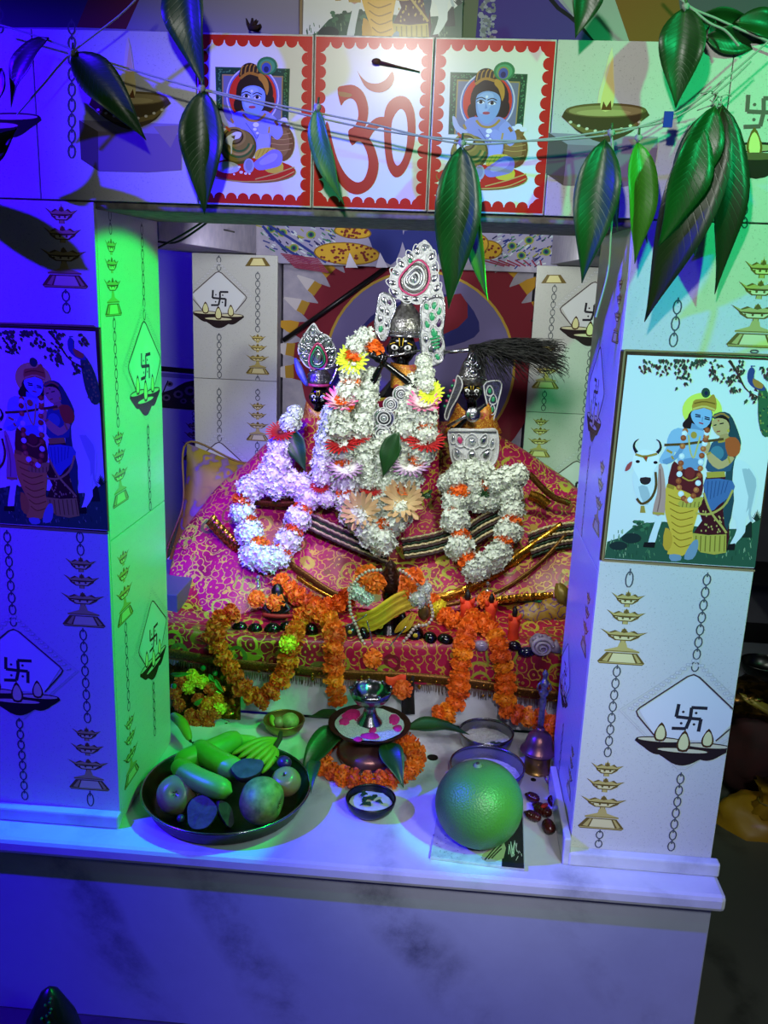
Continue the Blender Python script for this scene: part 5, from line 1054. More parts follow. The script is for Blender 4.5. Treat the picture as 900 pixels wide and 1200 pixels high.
def hem(px, n=6, gap=3.6, e=.020):
    for k in range(n):
        pp = [(u+gap*.2*k, v+gap*k) for u, v in px]
        pts = crv([surf(u, v, e) for u, v in pp], 40)
        pts = [p+V((0, -.0015*math.sin(i*2.3), .0012*math.sin(i*1.7+k))) for i, p in enumerate(pts)]
        obj('hem_braid', G().tube(pts, .0042, 6), (pearl_band, maroon_band, green_band)[k % 3], t)
hem([(356, 598), (385, 612), (412, 624), (450, 640)], 8, 3.0); hem([(470, 632), (500, 627), (525, 620), (550, 612)], 8, 3.2); hem([(545, 618), (562, 606), (580, 597), (600, 588)], 8, 3.6); hem([(618, 626), (640, 618), (660, 614), (678, 612)], 9, 3.3)
ribbon('gold_border', [(336, 658), (360, 675), (385, 692), (412, 704)], 8, gold_thread, t); ribbon('gold_lace', [(348, 676), (366, 688), (392, 702)], 5, gold_lace, t, .02)
ribbon('gold_lace', [(500, 704), (540, 694), (580, 672), (618, 645), (660, 616)], 12, gold_lace, t, .02, wave=.002); ribbon('gold_border', [(496, 712), (545, 705), (590, 690), (632, 660), (664, 626)], 5, gold_thread, t, .02)
ribbon('gold_border', [(580, 704), (610, 700), (648, 698)], 9, gold_lace, t, .02, wave=.002)
ribbon('gold_lace', [(246, 608), (258, 622), (272, 636), (280, 642)], 15, gold_lace, t, .014, wave=.002); ribbon('braid', [(296, 588), (330, 590), (360, 588)], 8, gold_thread, t, .02)
ribbon('gold_border', [(620, 555), (645, 580), (668, 590)], 7, gold_thread, t, .012); ribbon('gold_lace', [(620, 580), (632, 584), (642, 592)], 12, gold_lace, t, .02)
g = G()
for k in range(70):
    p = surf(*R.choice(((R.uniform(588, 640), R.uniform(548, 562)), (R.uniform(636, 672), R.uniform(572, 590)), (R.uniform(196, 225), R.uniform(628, 644)))), .03); g.tube([p, p+V((R.uniform(-.012, .016), -.008, R.uniform(-.004, .016)))], [.0011, .0006], 4)
obj('frayed_thread', g, gold_thread, t)['kind'] = 'stuff'
# cushion behind
t = thing('cushion', 'mustard yellow printed cushion leaning beside the pink robe', 'cushion', at(262, 640, Y=1.2))
C4 = [at(219, 519, Y=1.22), at(344, 550, Y=1.22), at(196, 662, Y=1.10), at(330, 690, Y=1.10)]
for s in (-1, 1):
    rows = []
    for i in range(15):
        a = i/14; r_ = []
        for j in range(19):
            b = j/18; p = (C4[0]*(1-b)+C4[1]*b)*(1-a)+(C4[2]*(1-b)+C4[3]*b)*a
            bu = (1-(2*a-1)**4)*(1-(2*b-1)**4); q = (1-.10*math.sin(PI*a)*(2*b-1)**2); pin = V((-(2*b-1)*.02*math.sin(PI*a), 0, (2*a-1)*.02*math.sin(PI*b)))
            r_.append(p+pin+V((0, s*.055*bu**.6+.004*math.sin(b*17+a*9)*bu, .004*math.sin(a*12+b*5)*bu)))
        rows.append(r_)
    obj('cushion_face', G().sheet(rows if s < 0 else rows[::-1]), MATS.get('mustard') or MATS.setdefault('mustard', cushion_mat()), t)
edge = [C4[0], C4[0]*.5+C4[1]*.5+V((0, 0, -.02)), C4[1], C4[1]*.5+C4[3]*.5+V((-.02, 0, 0)), C4[3], C4[2]*.5+C4[3]*.5, C4[2], C4[0]*.5+C4[2]*.5+V((.02, 0, 0))]
obj('piping', G().tube(crv(edge, 60, True), .004, 6, True), gold_cloth, t)
# low lilac step end by the green pillar
bx('altar_board', (-.70, .62, .20), (-.45, .92, .285), pm('violet_board', (.30, .26, .40), .5), label='lilac board end between the green pillar and the pink robe', cat='board', kind='thing')
# stones and small figures in a row on the cloth
def stone(u, v, rx, ry, c, label, cat='stone', name='river_stone', dot=None, e=.022, gloss=.18):
    p = at(u, v, Y=D(v)-e); k = pxm(p); t = thing(name, label, cat, p-V((0, 0, ry*k)))
    obj('stone', G().ball(p, (rx*k, (rx+ry)*.45*k, ry*k), 20, 14, Matrix.Rotation(R.uniform(-.3, .3), 3, 'Y'), lambda d: 1+.03*math.sin(3*d.x+2*d.z+u)), pm('stone_%d' % u, c, gloss, c2=[x*.7 for x in c], ns=30, bump=.1, bs=60), t)
    if dot: obj('paste_mark', G().ball(p+V((0, -(rx+ry)*.44*k, ry*k*.35)), (rx*k*.3, .003, ry*k*.22), 10, 6), pm('sandal_paste', (.72, .62, .10), .8), t)
    return t
for u, v, rx, ry, c, lab, dot in (
    (281, 736, 9, 8, (.02, .07, .035), 'glossy dark green stone, first in the row from the cushion', 0), (299, 738, 8.5, 8.5, (.02, .065, .035), 'glossy dark green stone, second in the row from the cushion', 0),
    (319, 738, 10, 8.5, (.02, .06, .03), 'largest glossy dark green stone, third in the row from the cushion', 0), (336, 735, 8, 7.5, (.02, .05, .035), 'dark green stone beside the yellow-orange marigold', 0),
    (365, 740, 8.5, 10, (.012, .011, .013), 'round black stone under the marigold arch', 0), (411, 741, 9, 11, (.20, .18, .14), 'olive grey upright stone with a yellow paste mark', 1),
    (427, 745, 6, 11, (.03, .03, .03), 'narrow black stone behind the pearl string', 0), (487, 745, 10, 12, (.10, .035, .022), 'reddish brown stone with a yellow paste mark', 1),
    (504, 748, 8.5, 8, (.025, .02, .02), 'round black stone between the brown stone and the oblong one', 0), (522, 749, 10, 6.5, (.035, .028, .022), 'oblong dark brown stone next to the orange marigold strand', 0),
    (564, 757, 8, 6.5, (.62, .56, .66), 'pale lilac round pebble between two marigold strands', 0), (603, 757, 8, 6, (.10, .05, .13), 'dark purple pebble below the red wrapped figure', 0),
    (617, 764, 10.5, 6, (.06, .05, .24), 'deep blue oval stone in front of the conch shell', 0)):
    stone(u, v, rx, ry, c, lab, dot=dot)
# conch
p = at(635, 757, Y=D(757)-.03); k = pxm(p); t = thing('conch_shell', 'lilac spiral conch shell at the violet pillar end of the row', 'shell', p-V((0, 0, 12*k)))
shell_m = pm('shell', (.62, .56, .66), .4, c2=(.44, .38, .52), ns=50, bump=.3, bs=60)
obj('shell_body', G().ball(p+V((0, .016, 0)), (15*k, 12*k, 11.5*k), 20, 14, Matrix.Rotation(.25, 3, 'Y'), lambda d: 1+.05*math.sin(9*d.x)), shell_m, t)
sp = [p+V((math.cos(a)*13*k*(1-a/20), -.006-.0012*a, math.sin(a)*11*k*(1-a/20))) for a in (i*.35 for i in range(50))]
obj('spiral_ridge', G().tube(sp, [.0055*(1-i/60) for i in range(50)], 7), pm('shell_ridge', (.74, .68, .78), .4, c2=(.52, .46, .60), ns=40), t)
obj('lip', G().tube([p+V((12*k, .01, 0)), p+V((19*k, .006, -5*k)), p+V((23*k, .004, -7*k))], [9*k, 5*k, 1.5*k], 10), shell_m, t)
for s_ in ((-2, 11), (8, 9), (-9, 7)): obj('knob', G().ball(p+V((s_[0]*k, .004, s_[1]*k)), 3*k, 8, 6), shell_m, t)
# orange wrapped figures
saffron = pm('saffron_cloth', (.92, .26, .06), .7, c2=(.80, .17, .04), ns=30, bump=.5, bs=70); dark_wood = pm('dark_wood', (.035, .022, .018), .5, c2=(.06, .035, .022), ns=40)
for u, v, h, w_, lab in ((547, 716, 44, 14, 'saffron wrapped figurine, the one next to the striped hem'), (575, 718, 40, 12, 'saffron wrapped figurine in the middle of the three'), (602, 736, 46, 12, 'red saffron wrapped figurine, tallest and nearest the conch shell')):
    Yd = D(v+12)-.005; p = at(u, v, Y=Yd); k = pxm(p); t = thing('wrapped_figurine', lab, 'figurine', p-V((0, 0, h*.5*k)))
    obj('wrap', G().lathe([(w_*.42*k, -h*.5*k), (w_*.58*k, -h*.35*k), (w_*.5*k, -h*.05*k), (w_*.60*k, h*.16*k), (w_*.40*k, h*.30*k), (0, h*.32*k)], p, 18, rf=lambda a, z: 1+.10*math.sin(5*a+z*90)), saffron, t)
    for s in (-1, 1):
        g = G(); a = p+V((s*w_*.25*k, -.004, h*.22*k)); g.tube([a, a+V((s*w_*.22*k, -.004, h*.10*k)), a+V((s*w_*.34*k, -.004, h*.20*k))], [w_*.26*k, w_*.2*k, w_*.04*k], 7); obj('collar_point', g, saffron, t)
    obj('head', G().ball(p+V((0, 0, h*.42*k)), (w_*.27*k, w_*.25*k, h*.15*k), 14, 10), dark_wood, t); obj('topknot', G().ball(p+V((0, 0, h*.57*k)), w_*.13*k, 8, 6), dark_wood, t)
# bundled printed cloth at the right end
t = thing('cloth_bundle', 'crumpled gold and lilac printed cloth above the conch shell', 'cloth', at(632, 748, Y=.68))
m, tt, b, n, L = nt('gold_lilac_print'); b.inputs['Roughness'].default_value = .45
tc = n('ShaderNodeTexCoord'); nz = n('ShaderNodeTexNoise', i_Scale=30.0, i_Detail=0.5); L(tc.outputs['Object'], nz.inputs['Vector']); ml = n('ShaderNodeMath', operation='MULTIPLY', i_1=38.0); L(nz.outputs[0], ml.inputs[0]); sn = n('ShaderNodeMath', operation='SINE'); L(ml.outputs[0], sn.inputs[0])
r = ramp(n, [(.55, (.56, .42, .12)), (.75, (.40, .24, .42)), (1, (.30, .14, .34))]); L(sn.outputs[0], r.inputs[0]); L(r.outputs[0], b.inputs['Base Color']); bundle_m = m
for (u, v, rx, ry, s) in ((628, 722, 26, 16, 0), (652, 716, 22, 13, 1), (620, 744, 26, 12, 2), (654, 742, 22, 15, 3), (660, 700, 18, 9, 4)):
    p = at(u, v, Y=.70-.03*(v-700)/40); k = pxm(p); rows = []
    g = G().ball(p, (rx*k, 14*k, ry*k), 26, 16, Matrix.Rotation(.3*s, 3, 'Y'), lambda d, s=s: 1+.22*noise.noise(d*2.2+V((s*3, 0, 0)))+.10*noise.noise(d*5+V((0, s, 0)))); obj('fold', g, bundle_m if s != 4 else gold_cloth, t)
# dark little shrine figure among the marigolds
p = at(325, 714, Y=.66); k = pxm(p); t = thing('dark_figurine', 'small dark figure with red sash half buried in marigolds', 'figurine', at(325, 734, Y=.66))
obj('seat', G().box(tuple(at(308, 733, Y=.66)), tuple(at(352, 724, Y=.70))), dark_wood, t, smooth=False, bevel=.003)
obj('body', G().lathe([(14*k, -8*k), (10*k, 4*k), (12*k, 12*k), (6*k, 18*k), (7*k, 24*k), (4*k, 30*k), (0, 32*k)], p, 18, rf=lambda a, z: 1+.08*math.sin(6*a)), pm('patina', (.03, .045, .03), .4, c2=(.05, .04, .03), ns=60, bump=.6, bs=60), t)
obj('sash', G().tube(crv([at(308, 720, Y=.635), at(325, 722, Y=.63), at(350, 722, Y=.64)], 9), .006, 7), pm('red_sash', (.58, .06, .04), .7), t)
for s in (-1, 1): obj('arm', G().tube([p+V((s*8*k, -.004, 10*k)), p+V((s*15*k, -.008, 2*k)), p+V((s*7*k, -.02, -2*k))], [.007, .006, .004], 8), dark_wood, t)
# ------------------------------------------------------------------ marigold garlands on the altar
garland('marigold_garland', 'marigold garland looped from the row of green stones down to the counter', 'garland', [(272, 718, .575), (256, 728, .555), (252, 745, .51), (259, 766, .495), (270, 782, .49), (280, 800, .47), (292, 814, .46), (306, 818, .46), (320, 808, .465), (331, 792, .485), (337, 776, .49), (341, 760, .495), (343, 750, .50), (347, 738, .565)], .030, .0275, 'doddoood')
garland('marigold_garland', 'marigold strand falling straight down left of the small dark statue', 'garland', [(352, 724, .60), (366, 718, .60), (380, 722, .59), (389, 734, .565), (392, 748, .50), (391, 766, .49), (391, 785, .488), (392, 805, .485), (395, 821, .48)], .027, .0275, 'odoaood')
garland('marigold_garland', 'marigold strand climbing from the small dark statue up the pink robe', 'garland', [(329, 682), (342, 694), (355, 702), (368, 712), (384, 712), (398, 708), (408, 700)], .031, .0285, 'oood', off=.035)
garland('marigold_garland', 'marigold strand hanging under the first saffron figurine to the milk bowls', 'garland', [(556, 722, .60), (548, 738, .55), (543, 754, .50), (541, 772, .49), (539, 790, .485), (537, 808, .482), (535, 822, .47), (527, 834, .46), (514, 838, .45)], .0265, .0275, 'ooodoa')
garland('marigold_garland', 'marigold strand arching over the lilac pebble and down beside the bell', 'garland', [(556, 730, .585), (570, 732, .57), (580, 744, .53), (586, 762, .495), (589, 780, .488), (592, 796, .485), (593, 812, .48), (592, 828, .47), (606, 836, .455), (622, 842, .45), (640, 846, .445), (650, 856, .44), (652, 872, .43)], .0275, .028, 'aooaod')
garland('marigold_garland', 'short marigold strand with one yellow bloom right of the small dark statue', 'garland', [(505, 706), (514, 714), (522, 721), (531, 728)], .026, .025, 'oyo', off=.03)
for u, v, y, k, lab in ((301, 702, .66, 'o', 'lone marigold hanging from a silver thread on the pink robe'), (323, 706, .64, 'o', 'lone marigold on the lap of the dark figure'), (437, 772, .495, 'o', 'lone marigold on the cloth below the small statue'), (570, 703, .68, 'o', 'lone marigold with white petals above the saffron figurines'), (472, 808, .47, 'd', 'lone marigold beside the scalloped cup'), (352, 732, .585, 'a', 'lone amber marigold beside the black stone'), (338, 755, .485, 'y', 'small yellow bloom on the cloth front')):
    p = at(u, v, Y=y); t = thing('marigold', lab, 'flower', p-V((0, 0, .02))); put(t, k, p, (.1, -1, .3), .025)
t = thing('red_cloth_piece', 'scrap of saffron cloth by the scalloped cup', 'cloth', at(466, 812, Y=.48)); rows = [[at(452+i*4, 792+j*5+2*math.sin(i), Y=.49-.004*math.sin(i*1.3+j)) for i in range(7)] for j in range(5)]; obj('cloth', G().sheet(rows), saffron, t, solid=.002)
t = thing('dark_post', 'dark draped strip hanging at the middle of the altar front', 'cloth', at(480, 842, Y=.5)); rows = [[at(470+i*3+j*.2, 792+j*9, Y=.505-.006*math.sin(i*1.5+j*.4)) for i in range(6)] for j in range(6)]; obj('cloth', G().sheet(rows), pm('dark_cloth', (.05, .03, .02), .9, bump=.3), t, solid=.002)
# ------------------------------------------------------------------ small seated statue in the middle
p = at(455, 735, Y=.60); k = pxm(p); t = thing('small_statue', 'small black seated statue wrapped in yellow cloth with marigolds', 'statue', at(455, 757, Y=.6))
g = G(); g.lathe([(24*k, -22*k), (26*k, -14*k), (18*k, -4*k), (13*k, 8*k), (15*k, 20*k), (8*k, 28*k), (6*k, 31*k), (9*k, 38*k), (9*k, 46*k), (5*k, 54*k), (0, 56*k)], p, 24)
for s in (-1, 1): g.tube([p+V((s*14*k, 0, 18*k)), p+V((s*21*k, -.012, 2*k)), p+V((s*10*k, -.03, -6*k))], [5.5*k, 5*k, 3.5*k], 9); g.ball(p+V((s*15*k, -.018, -17*k)), (13*k, 10*k, 6*k), 12, 8)
obj('body', g, black_stone, t, remesh=.003)
obj('crown', G().lathe([(10*k, 46*k), (12*k, 52*k), (10*k, 60*k), (11*k, 66*k), (6*k, 74*k), (7*k, 77*k), (0, 84*k)], p+V((0, -.004, 0)), 18, rf=lambda a, z: 1+.08*math.sin(8*a)), pm('brown_filigree', (.16, .09, .06), .35, .6, c2=(.30, .2, .14), ns=80, bump=.9, bs=110, vor=1), t)
rows = [[at(416+i*2.4+j*.5+1.5*math.sin(j*.8), 722-i*1.15+j*1.9-.02*(i-14)**2+2.5*math.sin(i*.25), Y=.562-.022*math.sin(PI*i/29)-.0045*math.sin(j*1.6+.2*math.sin(i*.3))) for i in range(30)] for j in range(13)]
yel = pm('yellow_cloth', (.84, .72, .12), .7, c2=(.70, .58, .07), ns=22, bump=.6, bs=45)
obj('shawl', G().sheet(rows), yel, t, solid=.003)
for px in (((462, 742), (476, 728), (484, 716)), ((470, 742), (482, 732), (490, 718)), ((442, 736), (446, 730), (450, 728)), ((425, 732), (436, 734), (440, 738))):
    leaf('yellow_petal', at(*px[0], Y=.555), at(*px[2], Y=.56), .016, yel, t, curl=.15)
for u, v, q, r in ((430, 676, 'o', .033), (440, 684, 'o', .028), (483, 680, 'o', .033), (478, 690, 'o', .026), (459, 714, 'o', .024), (420, 692, 'w', .026), (428, 700, 'w', .022), (491, 699, 'w', .028), (496, 690, 'w', .022)):
    put(t, q, at(u, v, Y=.56), (R.uniform(-.4, .4), -1, .3), r)
obj('ear_plate', G().ball(at(497, 718, Y=.575), (.016, .006, .022), 14, 9), brass, t)
# pearl string
t = thing('pearl_string', 'long loop of cream pearl beads around the small black statue', 'necklace', at(450, 764, Y=.53))
loop = [(446, 668, .55), (430, 670, .55), (416, 682, .545), (410, 700, .54), (411, 718, .535), (418, 735, .53), (424, 750, .525), (434, 760, .52), (450, 762, .518), (466, 758, .52), (478, 746, .525), (488, 734, .53), (500, 732, .53), (507, 722, .535), (503, 704, .54), (494, 690, .545), (478, 674, .55), (466, 667, .55)]
pl = pm('pearl', (.76, .70, .62), .25, c2=(.64, .58, .52), coat=.5); bead = mesh('bead', G().ball((0, 0, 0), .0048, 10, 7), pl)
fine = crv([at(u, v, Y=y) for u, v, y in loop], 400); acc = 0; last = fine[0]; inst('bead', bead, t, last)
for q in fine[1:]:
    if (q-last).length > .0088: inst('bead', bead, t, q); last = q
for px in (((404, 734, .52), (418, 728, .525), (430, 720, .53)), ((476, 734, .52), (466, 746, .515), (456, 758, .512)), ((430, 728, .53), (434, 742, .525), (437, 756, .52))):
    obj('silver_chain', G().tube(crv([at(u, v, Y=y) for u, v, y in px], 12), .0016, 5), silver, t)
# ------------------------------------------------------------------ the three statues
eye_w = pm('eye_white', (.86, .86, .84), .25); eye_b = pm('eye_black', (.01, .01, .01), .15); tilak = pm('tilak_paste', (.80, .66, .10), .7); pinkm = pm('pink_enamel', (.78, .28, .46), .35, c2=(.62, .14, .34), ns=60); greenm = pm('green_enamel', (.08, .46, .26), .3, c2=(.2, .6, .4), ns=80); violetm = pm('violet_enamel', (.20, .07, .26), .35); glass_m = pm('crystal', (.86, .88, .90), .06, .85)
blue_cord = pm('blue_cord', (.30, .32, .72), .4, .2, bump=.4, bs=300)
def limb(g, pts, r): g.tube(crv(pts, 9), [r[0]+(r[1]-r[0])*i/8 for i in range(9)], 10)
def hand(g, p, d, up, s):
    """palm, four fingers of unequal length and a thumb, curled round a rod"""
    p, d, up = V(p), V(d).normalized(), V(up).normalized(); up = (up-d*up.dot(d)).normalized(); n = d.cross(up)
    M3 = Matrix((up, n, d)).transposed(); g.ball(p+d*s*.45, (s*.36, s*.16, s*.48), 12, 8, M3)
    for i, L in enumerate((.62, .74, .70, .54)):
        b = p+d*s*.82+up*s*(.27-.18*i); g.tube([b, b+d*s*L*.4+n*s*.04, b+d*s*L*.62+n*s*.22, b+d*s*L*.55+n*s*.40], [s*.095, s*.085, s*.075, s*.05], 7)
    b = p+d*s*.25+up*s*.34; g.tube([b, b+up*s*.22+d*s*.22+n*s*.06, b+up*s*.20+d*s*.48+n*s*.20], [s*.11, s*.095, s*.06], 7)
def statue(label, face, fw, Y, hips, hy, sh, arms, tilt=0):
    """black stone figure: one fused surface for head, neck, trunk and arms; face in front"""
    c = at(*face, Y=Y); k = pxm(c); t = thing('deity_statue', label, 'statue', at(hips[0], hips[1], Y=hy)); r = fw*k/2; g = G()
    hc = c+V((0, r*.95, 0)); g.ball(hc, (r, r*1.02, r*1.28), 22, 16, None, lambda d: 1-.10*max(0, -d.z)**2*(1-abs(d.x)*.2)); g.ball(c+V((0, r*.12, -r*1.0)), (r*.34, r*.28, r*.26), 12, 8)
    g.tube([c+V((0, -r*.01, r*.25)), c+V((0, -r*.22, -r*.22)), c+V((0, -r*.30, -r*.42))], [r*.10, r*.15, r*.20], 9)
    for s in (-1, 1): g.ball(c+V((s*r*.14, -r*.16, -r*.44)), r*.11, 8, 6); g.ball(c+V((s*r*1.0, r*.95, -r*.1)), (r*.14, r*.24, r*.34), 10, 8); g.ball(c+V((s*r*.48, r*.16, -r*.38)), (r*.34, r*.26, r*.34), 10, 8)
    g.ball(c+V((0, -r*.02, -r*.70)), (r*.30, r*.14, r*.10), 10, 7); g.ball(c+V((0, -r*.0, -r*.84)), (r*.24, r*.14, r*.10), 10, 7); g.ball(c+V((0, r*.2, r*.45)), (r*.72, r*.4, r*.5), 14, 10)
    n0 = hc+V((0, 0, -r*1.0)); s0 = at(*sh, Y=Y+.05); h0 = at(hips[0], hips[1], Y=hy)
    g.tube([n0, n0+(s0-n0)*.5, s0, s0+(h0-s0)*.35, s0+(h0-s0)*.7, h0], [r*.55, r*.60, r*1.55, r*1.5, r*1.35, r*1.8], 16)
    for a in arms:
        P3 = [at(u, v, Y=y) for u, v, y in a[:-1]]; limb(g, P3[:3], (r*.42, r*.30)); limb(g, [P3[2], P3[2]*.5+P3[-1]*.5, P3[-1]], (r*.30, r*.20)); hand(g, P3[-1], (P3[-1]-P3[2]), a[-1], r*.85)
    obj('body', g, black_stone, t, remesh=r*.075, label='black stone body')
    for s in (-1, 1):
        e = c+V((s*r*.46, -r*.02, r*.10))
        obj('eye', G().ball(e, (r*.27, r*.16, r*.19), 16, 10, Matrix.Rotation(-s*.12, 3, 'Y')), eye_w, t); obj('pupil', G().ball(e+V((0, -r*.14, 0)), (r*.105, r*.06, r*.11), 12, 8), eye_b, t)
        obj('brow_line', G().tube(crv([e+V((-r*.34, .0, r*.20)), e+V((0, -r*.06, r*.34)), e+V((r*.34, 0, r*.20))], 8), r*.03, 5), tilak, t)
    for x in (-.10, .10): obj('forehead_mark', G().tube([c+V((x*r, -r*.20, r*.22)), c+V((x*1.6*r, -r*.20, r*.78))], r*.035, 5), tilak, t)
    return t, c, k, r
def outline(px, Y, n=3): return [at(p.x, p.y, Y=Y) for p in crv([(u, v, 0) for u, v in px], len(px)*n, True)]
def relief(name, px, Y, th, m, parent, cord=None, cr=.0022, **kw):
    """solid ornament plate with a corded edge"""
    o = outline(px, Y); q = obj(name, G().slab(o, (0, th, 0)), m, parent, smooth=False, **kw)
    if cord: obj('corded_edge', G().tube([p+V((0, -.001, 0)) for p in o], cr, 6, True), cord, q)
    return q
def loops(parent, specs, Y, m, r=.0018, fill=None):
    for (u, v, rx, ry, a) in specs:
        c = at(u, v, Y=Y); k = pxm(c); pts = []
        for i in range(18):
            t_ = 2*PI*i/18; x, y = rx*math.cos(t_)*(1-.35*math.sin(t_)), ry*math.sin(t_); pts.append(c+V((x*math.cos(a)-y*math.sin(a), 0, x*math.sin(a)+y*math.cos(a)))*k)
        o = obj('filigree_loop', G().tube(pts, r, 5, True), m, parent)
        if fill: obj('inlay', G().ball(c, (rx*.55*k, .0025, ry*.55*k), 10, 6, Matrix.Rotation(-a, 3, 'Y')), R.choice(fill), o)
def Z5(*pts): return [(330+x/3.913, 270+y/3.913) for x, y in pts]
def Z7(*pts): return [(260+x/5.625, 370+y/5.625) for x, y in pts]
# --- centre
t, c, k, r = statue('tall central black statue with silver flute and high crown', (470, 409), 33, .955, (466, 600), 1.04, (468, 462), [((508, 446, .99), (500, 458, .95), (487, 454, .90), (448, 424, .885), V((-.2, 0, 1))), ((432, 450, .98), (428, 466, .94), (436, 448, .90), (446, 430, .885), V((.3, 0, 1)))])
cb = at(474, 392, Y=.965); hat = thing
obj('crown_cap', G().lathe([(r*1.24, -r*.2), (r*1.34, 0), (r*1.36, r*.45), (r*1.26, r*.95), (r*1.02, r*1.4), (r*.70, r*1.75), (r*.66, r*1.85), (r*.40, r*2.1), (r*.44, r*2.3), (r*.2, r*2.65), (0, r*2.8)], cb+V((0, r*1.1, 0)), 30, rf=lambda a, z: 1+.035*math.sin(12*a)*math.sin(z*160)), dark_silver, t, label='embossed tarnished silver cap')
obj('crown_band', G().tube([cb+V((r*1.32*math.cos(a), r*1.1+r*1.32*math.sin(a), -r*.12)) for a in (2*PI*i/32 for i in range(32))], r*.11, 7, True), silver, t)
for a in range(14): q = cb+V((r*1.36*math.cos(PI+PI*a/13), r*1.1+r*1.36*math.sin(PI+PI*a/13), r*.18)); obj('crown_stud', G().ball(q, r*.085, 8, 6), silver, t)
pl_ = relief('plume', Z5((545, 318), (505, 270), (498, 215), (528, 160), (570, 118), (608, 95), (632, 62), (662, 52), (690, 85), (702, 135), (706, 195), (722, 250), (740, 300), (738, 332), (690, 330), (640, 338), (590, 322)), .985, .012, white_cord, t, white_cord, label='white corded teardrop plume')
dr = lambda s, cx=607, cy=222: Z5(*[(cx+(x-cx)*s, cy+(y-cy)*s) for x, y in ((550, 270), (540, 225), (570, 180), (625, 135), (668, 165), (678, 225), (650, 280), (600, 298))])
for s, y, m, rr in ((1, .980, pinkm, .0030), (.80, .978, dark_silver, .0035), (.66, .976, white_cord, .0032), (.50, .974, silver, .0032), (.34, .972, white_cord, .003)): obj('teardrop_cord', G().tube(outline(dr(s), y), rr, 6, True), m, pl_)
obj('crystal', G().ball(at(*Z5((607, 225))[0], Y=.974), (.0085, .005, .016), 14, 10, Matrix.Rotation(-.3, 3, 'Y')), glass_m, pl_)
loops(pl_, [(*Z5((x, y))[0], 5.5, 8, a) for x, y, a in ((520, 285, 1.0), (508, 240, 1.3), (522, 195, .9), (550, 155, .6), (590, 120, .5), (622, 95, .3), (655, 78, 0), (688, 120, -.3), (700, 170, -.2), (700, 220, -.3), (712, 265, -.6), (705, 305, -1), (660, 315, -1.4), (615, 315, 1.6), (570, 310, 1.4))], .982, white_cord, .0018, (silver, silver, silver, glass_m))
for px in ((668, 75), (590, 140)): obj('crystal', G().ball(at(*Z5(px)[0], Y=.98), .006, 10, 7), glass_m if px[0] > 600 else greenm, pl_)
for pts, spec in (((470, 285, 448, 305, 438, 370, 428, 430, 438, 475, 468, 508, 490, 470, 498, 420, 522, 360, 512, 310), ((470, 320, 5, 8, .4), (460, 360, 5, 8, .2), (452, 405, 5, 8, .1), (455, 450, 5, 8, -.2), (480, 430, 4, 6, .1), (485, 375, 4, 7, .2), (495, 330, 4, 6, .3))),
                  ((640, 345, 700, 308, 742, 320, 746, 400, 738, 470, 748, 560, 720, 612, 680, 618, 650, 580, 634, 500, 640, 430), ((665, 350, 5, 7, .3), (700, 345, 5, 8, -.2), (722, 370, 5, 8, -.1), (690, 395, 6, 9, .2), (722, 425, 5, 9, -.2), (668, 430, 5, 8, .2), (700, 470, 7, 10, .3), (662, 500, 5, 8, .2), (725, 520, 5, 9, 0), (690, 545, 8, 11, .4), (715, 580, 5, 7, .6), (675, 585, 5, 7, -.5)))):
    wg = relief('crown_wing', Z5(*zip(pts[::2], pts[1::2])), .975, .010, white_cord, t, silver, .003, label='silver corded side wing of the crown'); loops(wg, [(*Z5((x, y))[0], a, b, q) for x, y, a, b, q in spec], .972, white_cord, .0019, (violetm, silver, greenm, silver))
for s_ in range(4): a, b = Z5((680+s_*6, 500+s_*14), (725, 485+s_*16)); obj('green_feather', G().tube([at(*a, Y=.968), at(*b, Y=.966)], .0035, 6), greenm, t)
obj('scarf', G().sheet([[at(458+i*5.5, 424+j*6+4*math.sin(PI*i/7), Y=.945-.02*math.sin(PI*i/7)+.003*math.sin(i*2+j)) for i in range(8)] for j in range(6)]), brocade('scarf_silk', (.72, .44, .12), (.84, .66, .24), (.70, .12, .30), (.55, .24, .06), 30), t, solid=.002)
obj('chest_robe', G().sheet([[at(418+i*9.6, 466+j*14, Y=.965-.035*math.sin(PI*i/10)) for i in range(11)] for j in range(11)]), silk_fine, t, solid=.003)
for u, v, q in ((450, 490, 13), (447, 508, 11), (458, 474, 9), (470, 462, 10)):
    p = at(u, v, Y=.885); kk = pxm(p); o = obj('brooch', G().lathe([(0, -.002), (q*kk, -.002), (q*kk, .002), (q*.7*kk, .003), (0, .004)], p, 22, Matrix.Rotation(PI/2, 3, 'X')), silver, t, label='round silver filigree brooch')
    for f_ in (.95, .62, .34): obj('corded_ring', G().tube([p+V((q*f_*kk*math.cos(a), -.004, q*f_*kk*math.sin(a))) for a in (2*PI*i/22 for i in range(22))], .0018, 5, True), white_cord, o)
    obj('crystal', G().ball(p+V((0, -.004, 0)), q*.22*kk, 10, 7), glass_m, o)
fl = thing('flute', 'thin silver flute at the mouth of the central statue', 'flute', at(474, 414, Y=.93))
obj('tube', G().tube([at(447, 419, Y=.890), at(492, 411, Y=.925)], .0035, 10), silver, fl); obj('end_cap', G().tube([at(445, 419.5, Y=.889), at(449, 418.7, Y=.891)], .005, 10), silver, fl)
for i in range(4): obj('ring', G().tube([at(455+i*9, 417.6-i*1.6, Y=.897+.007*i), at(456+i*9, 417.4-i*1.6, Y=.8978+.007*i)], .0046, 10), dark_silver, fl)
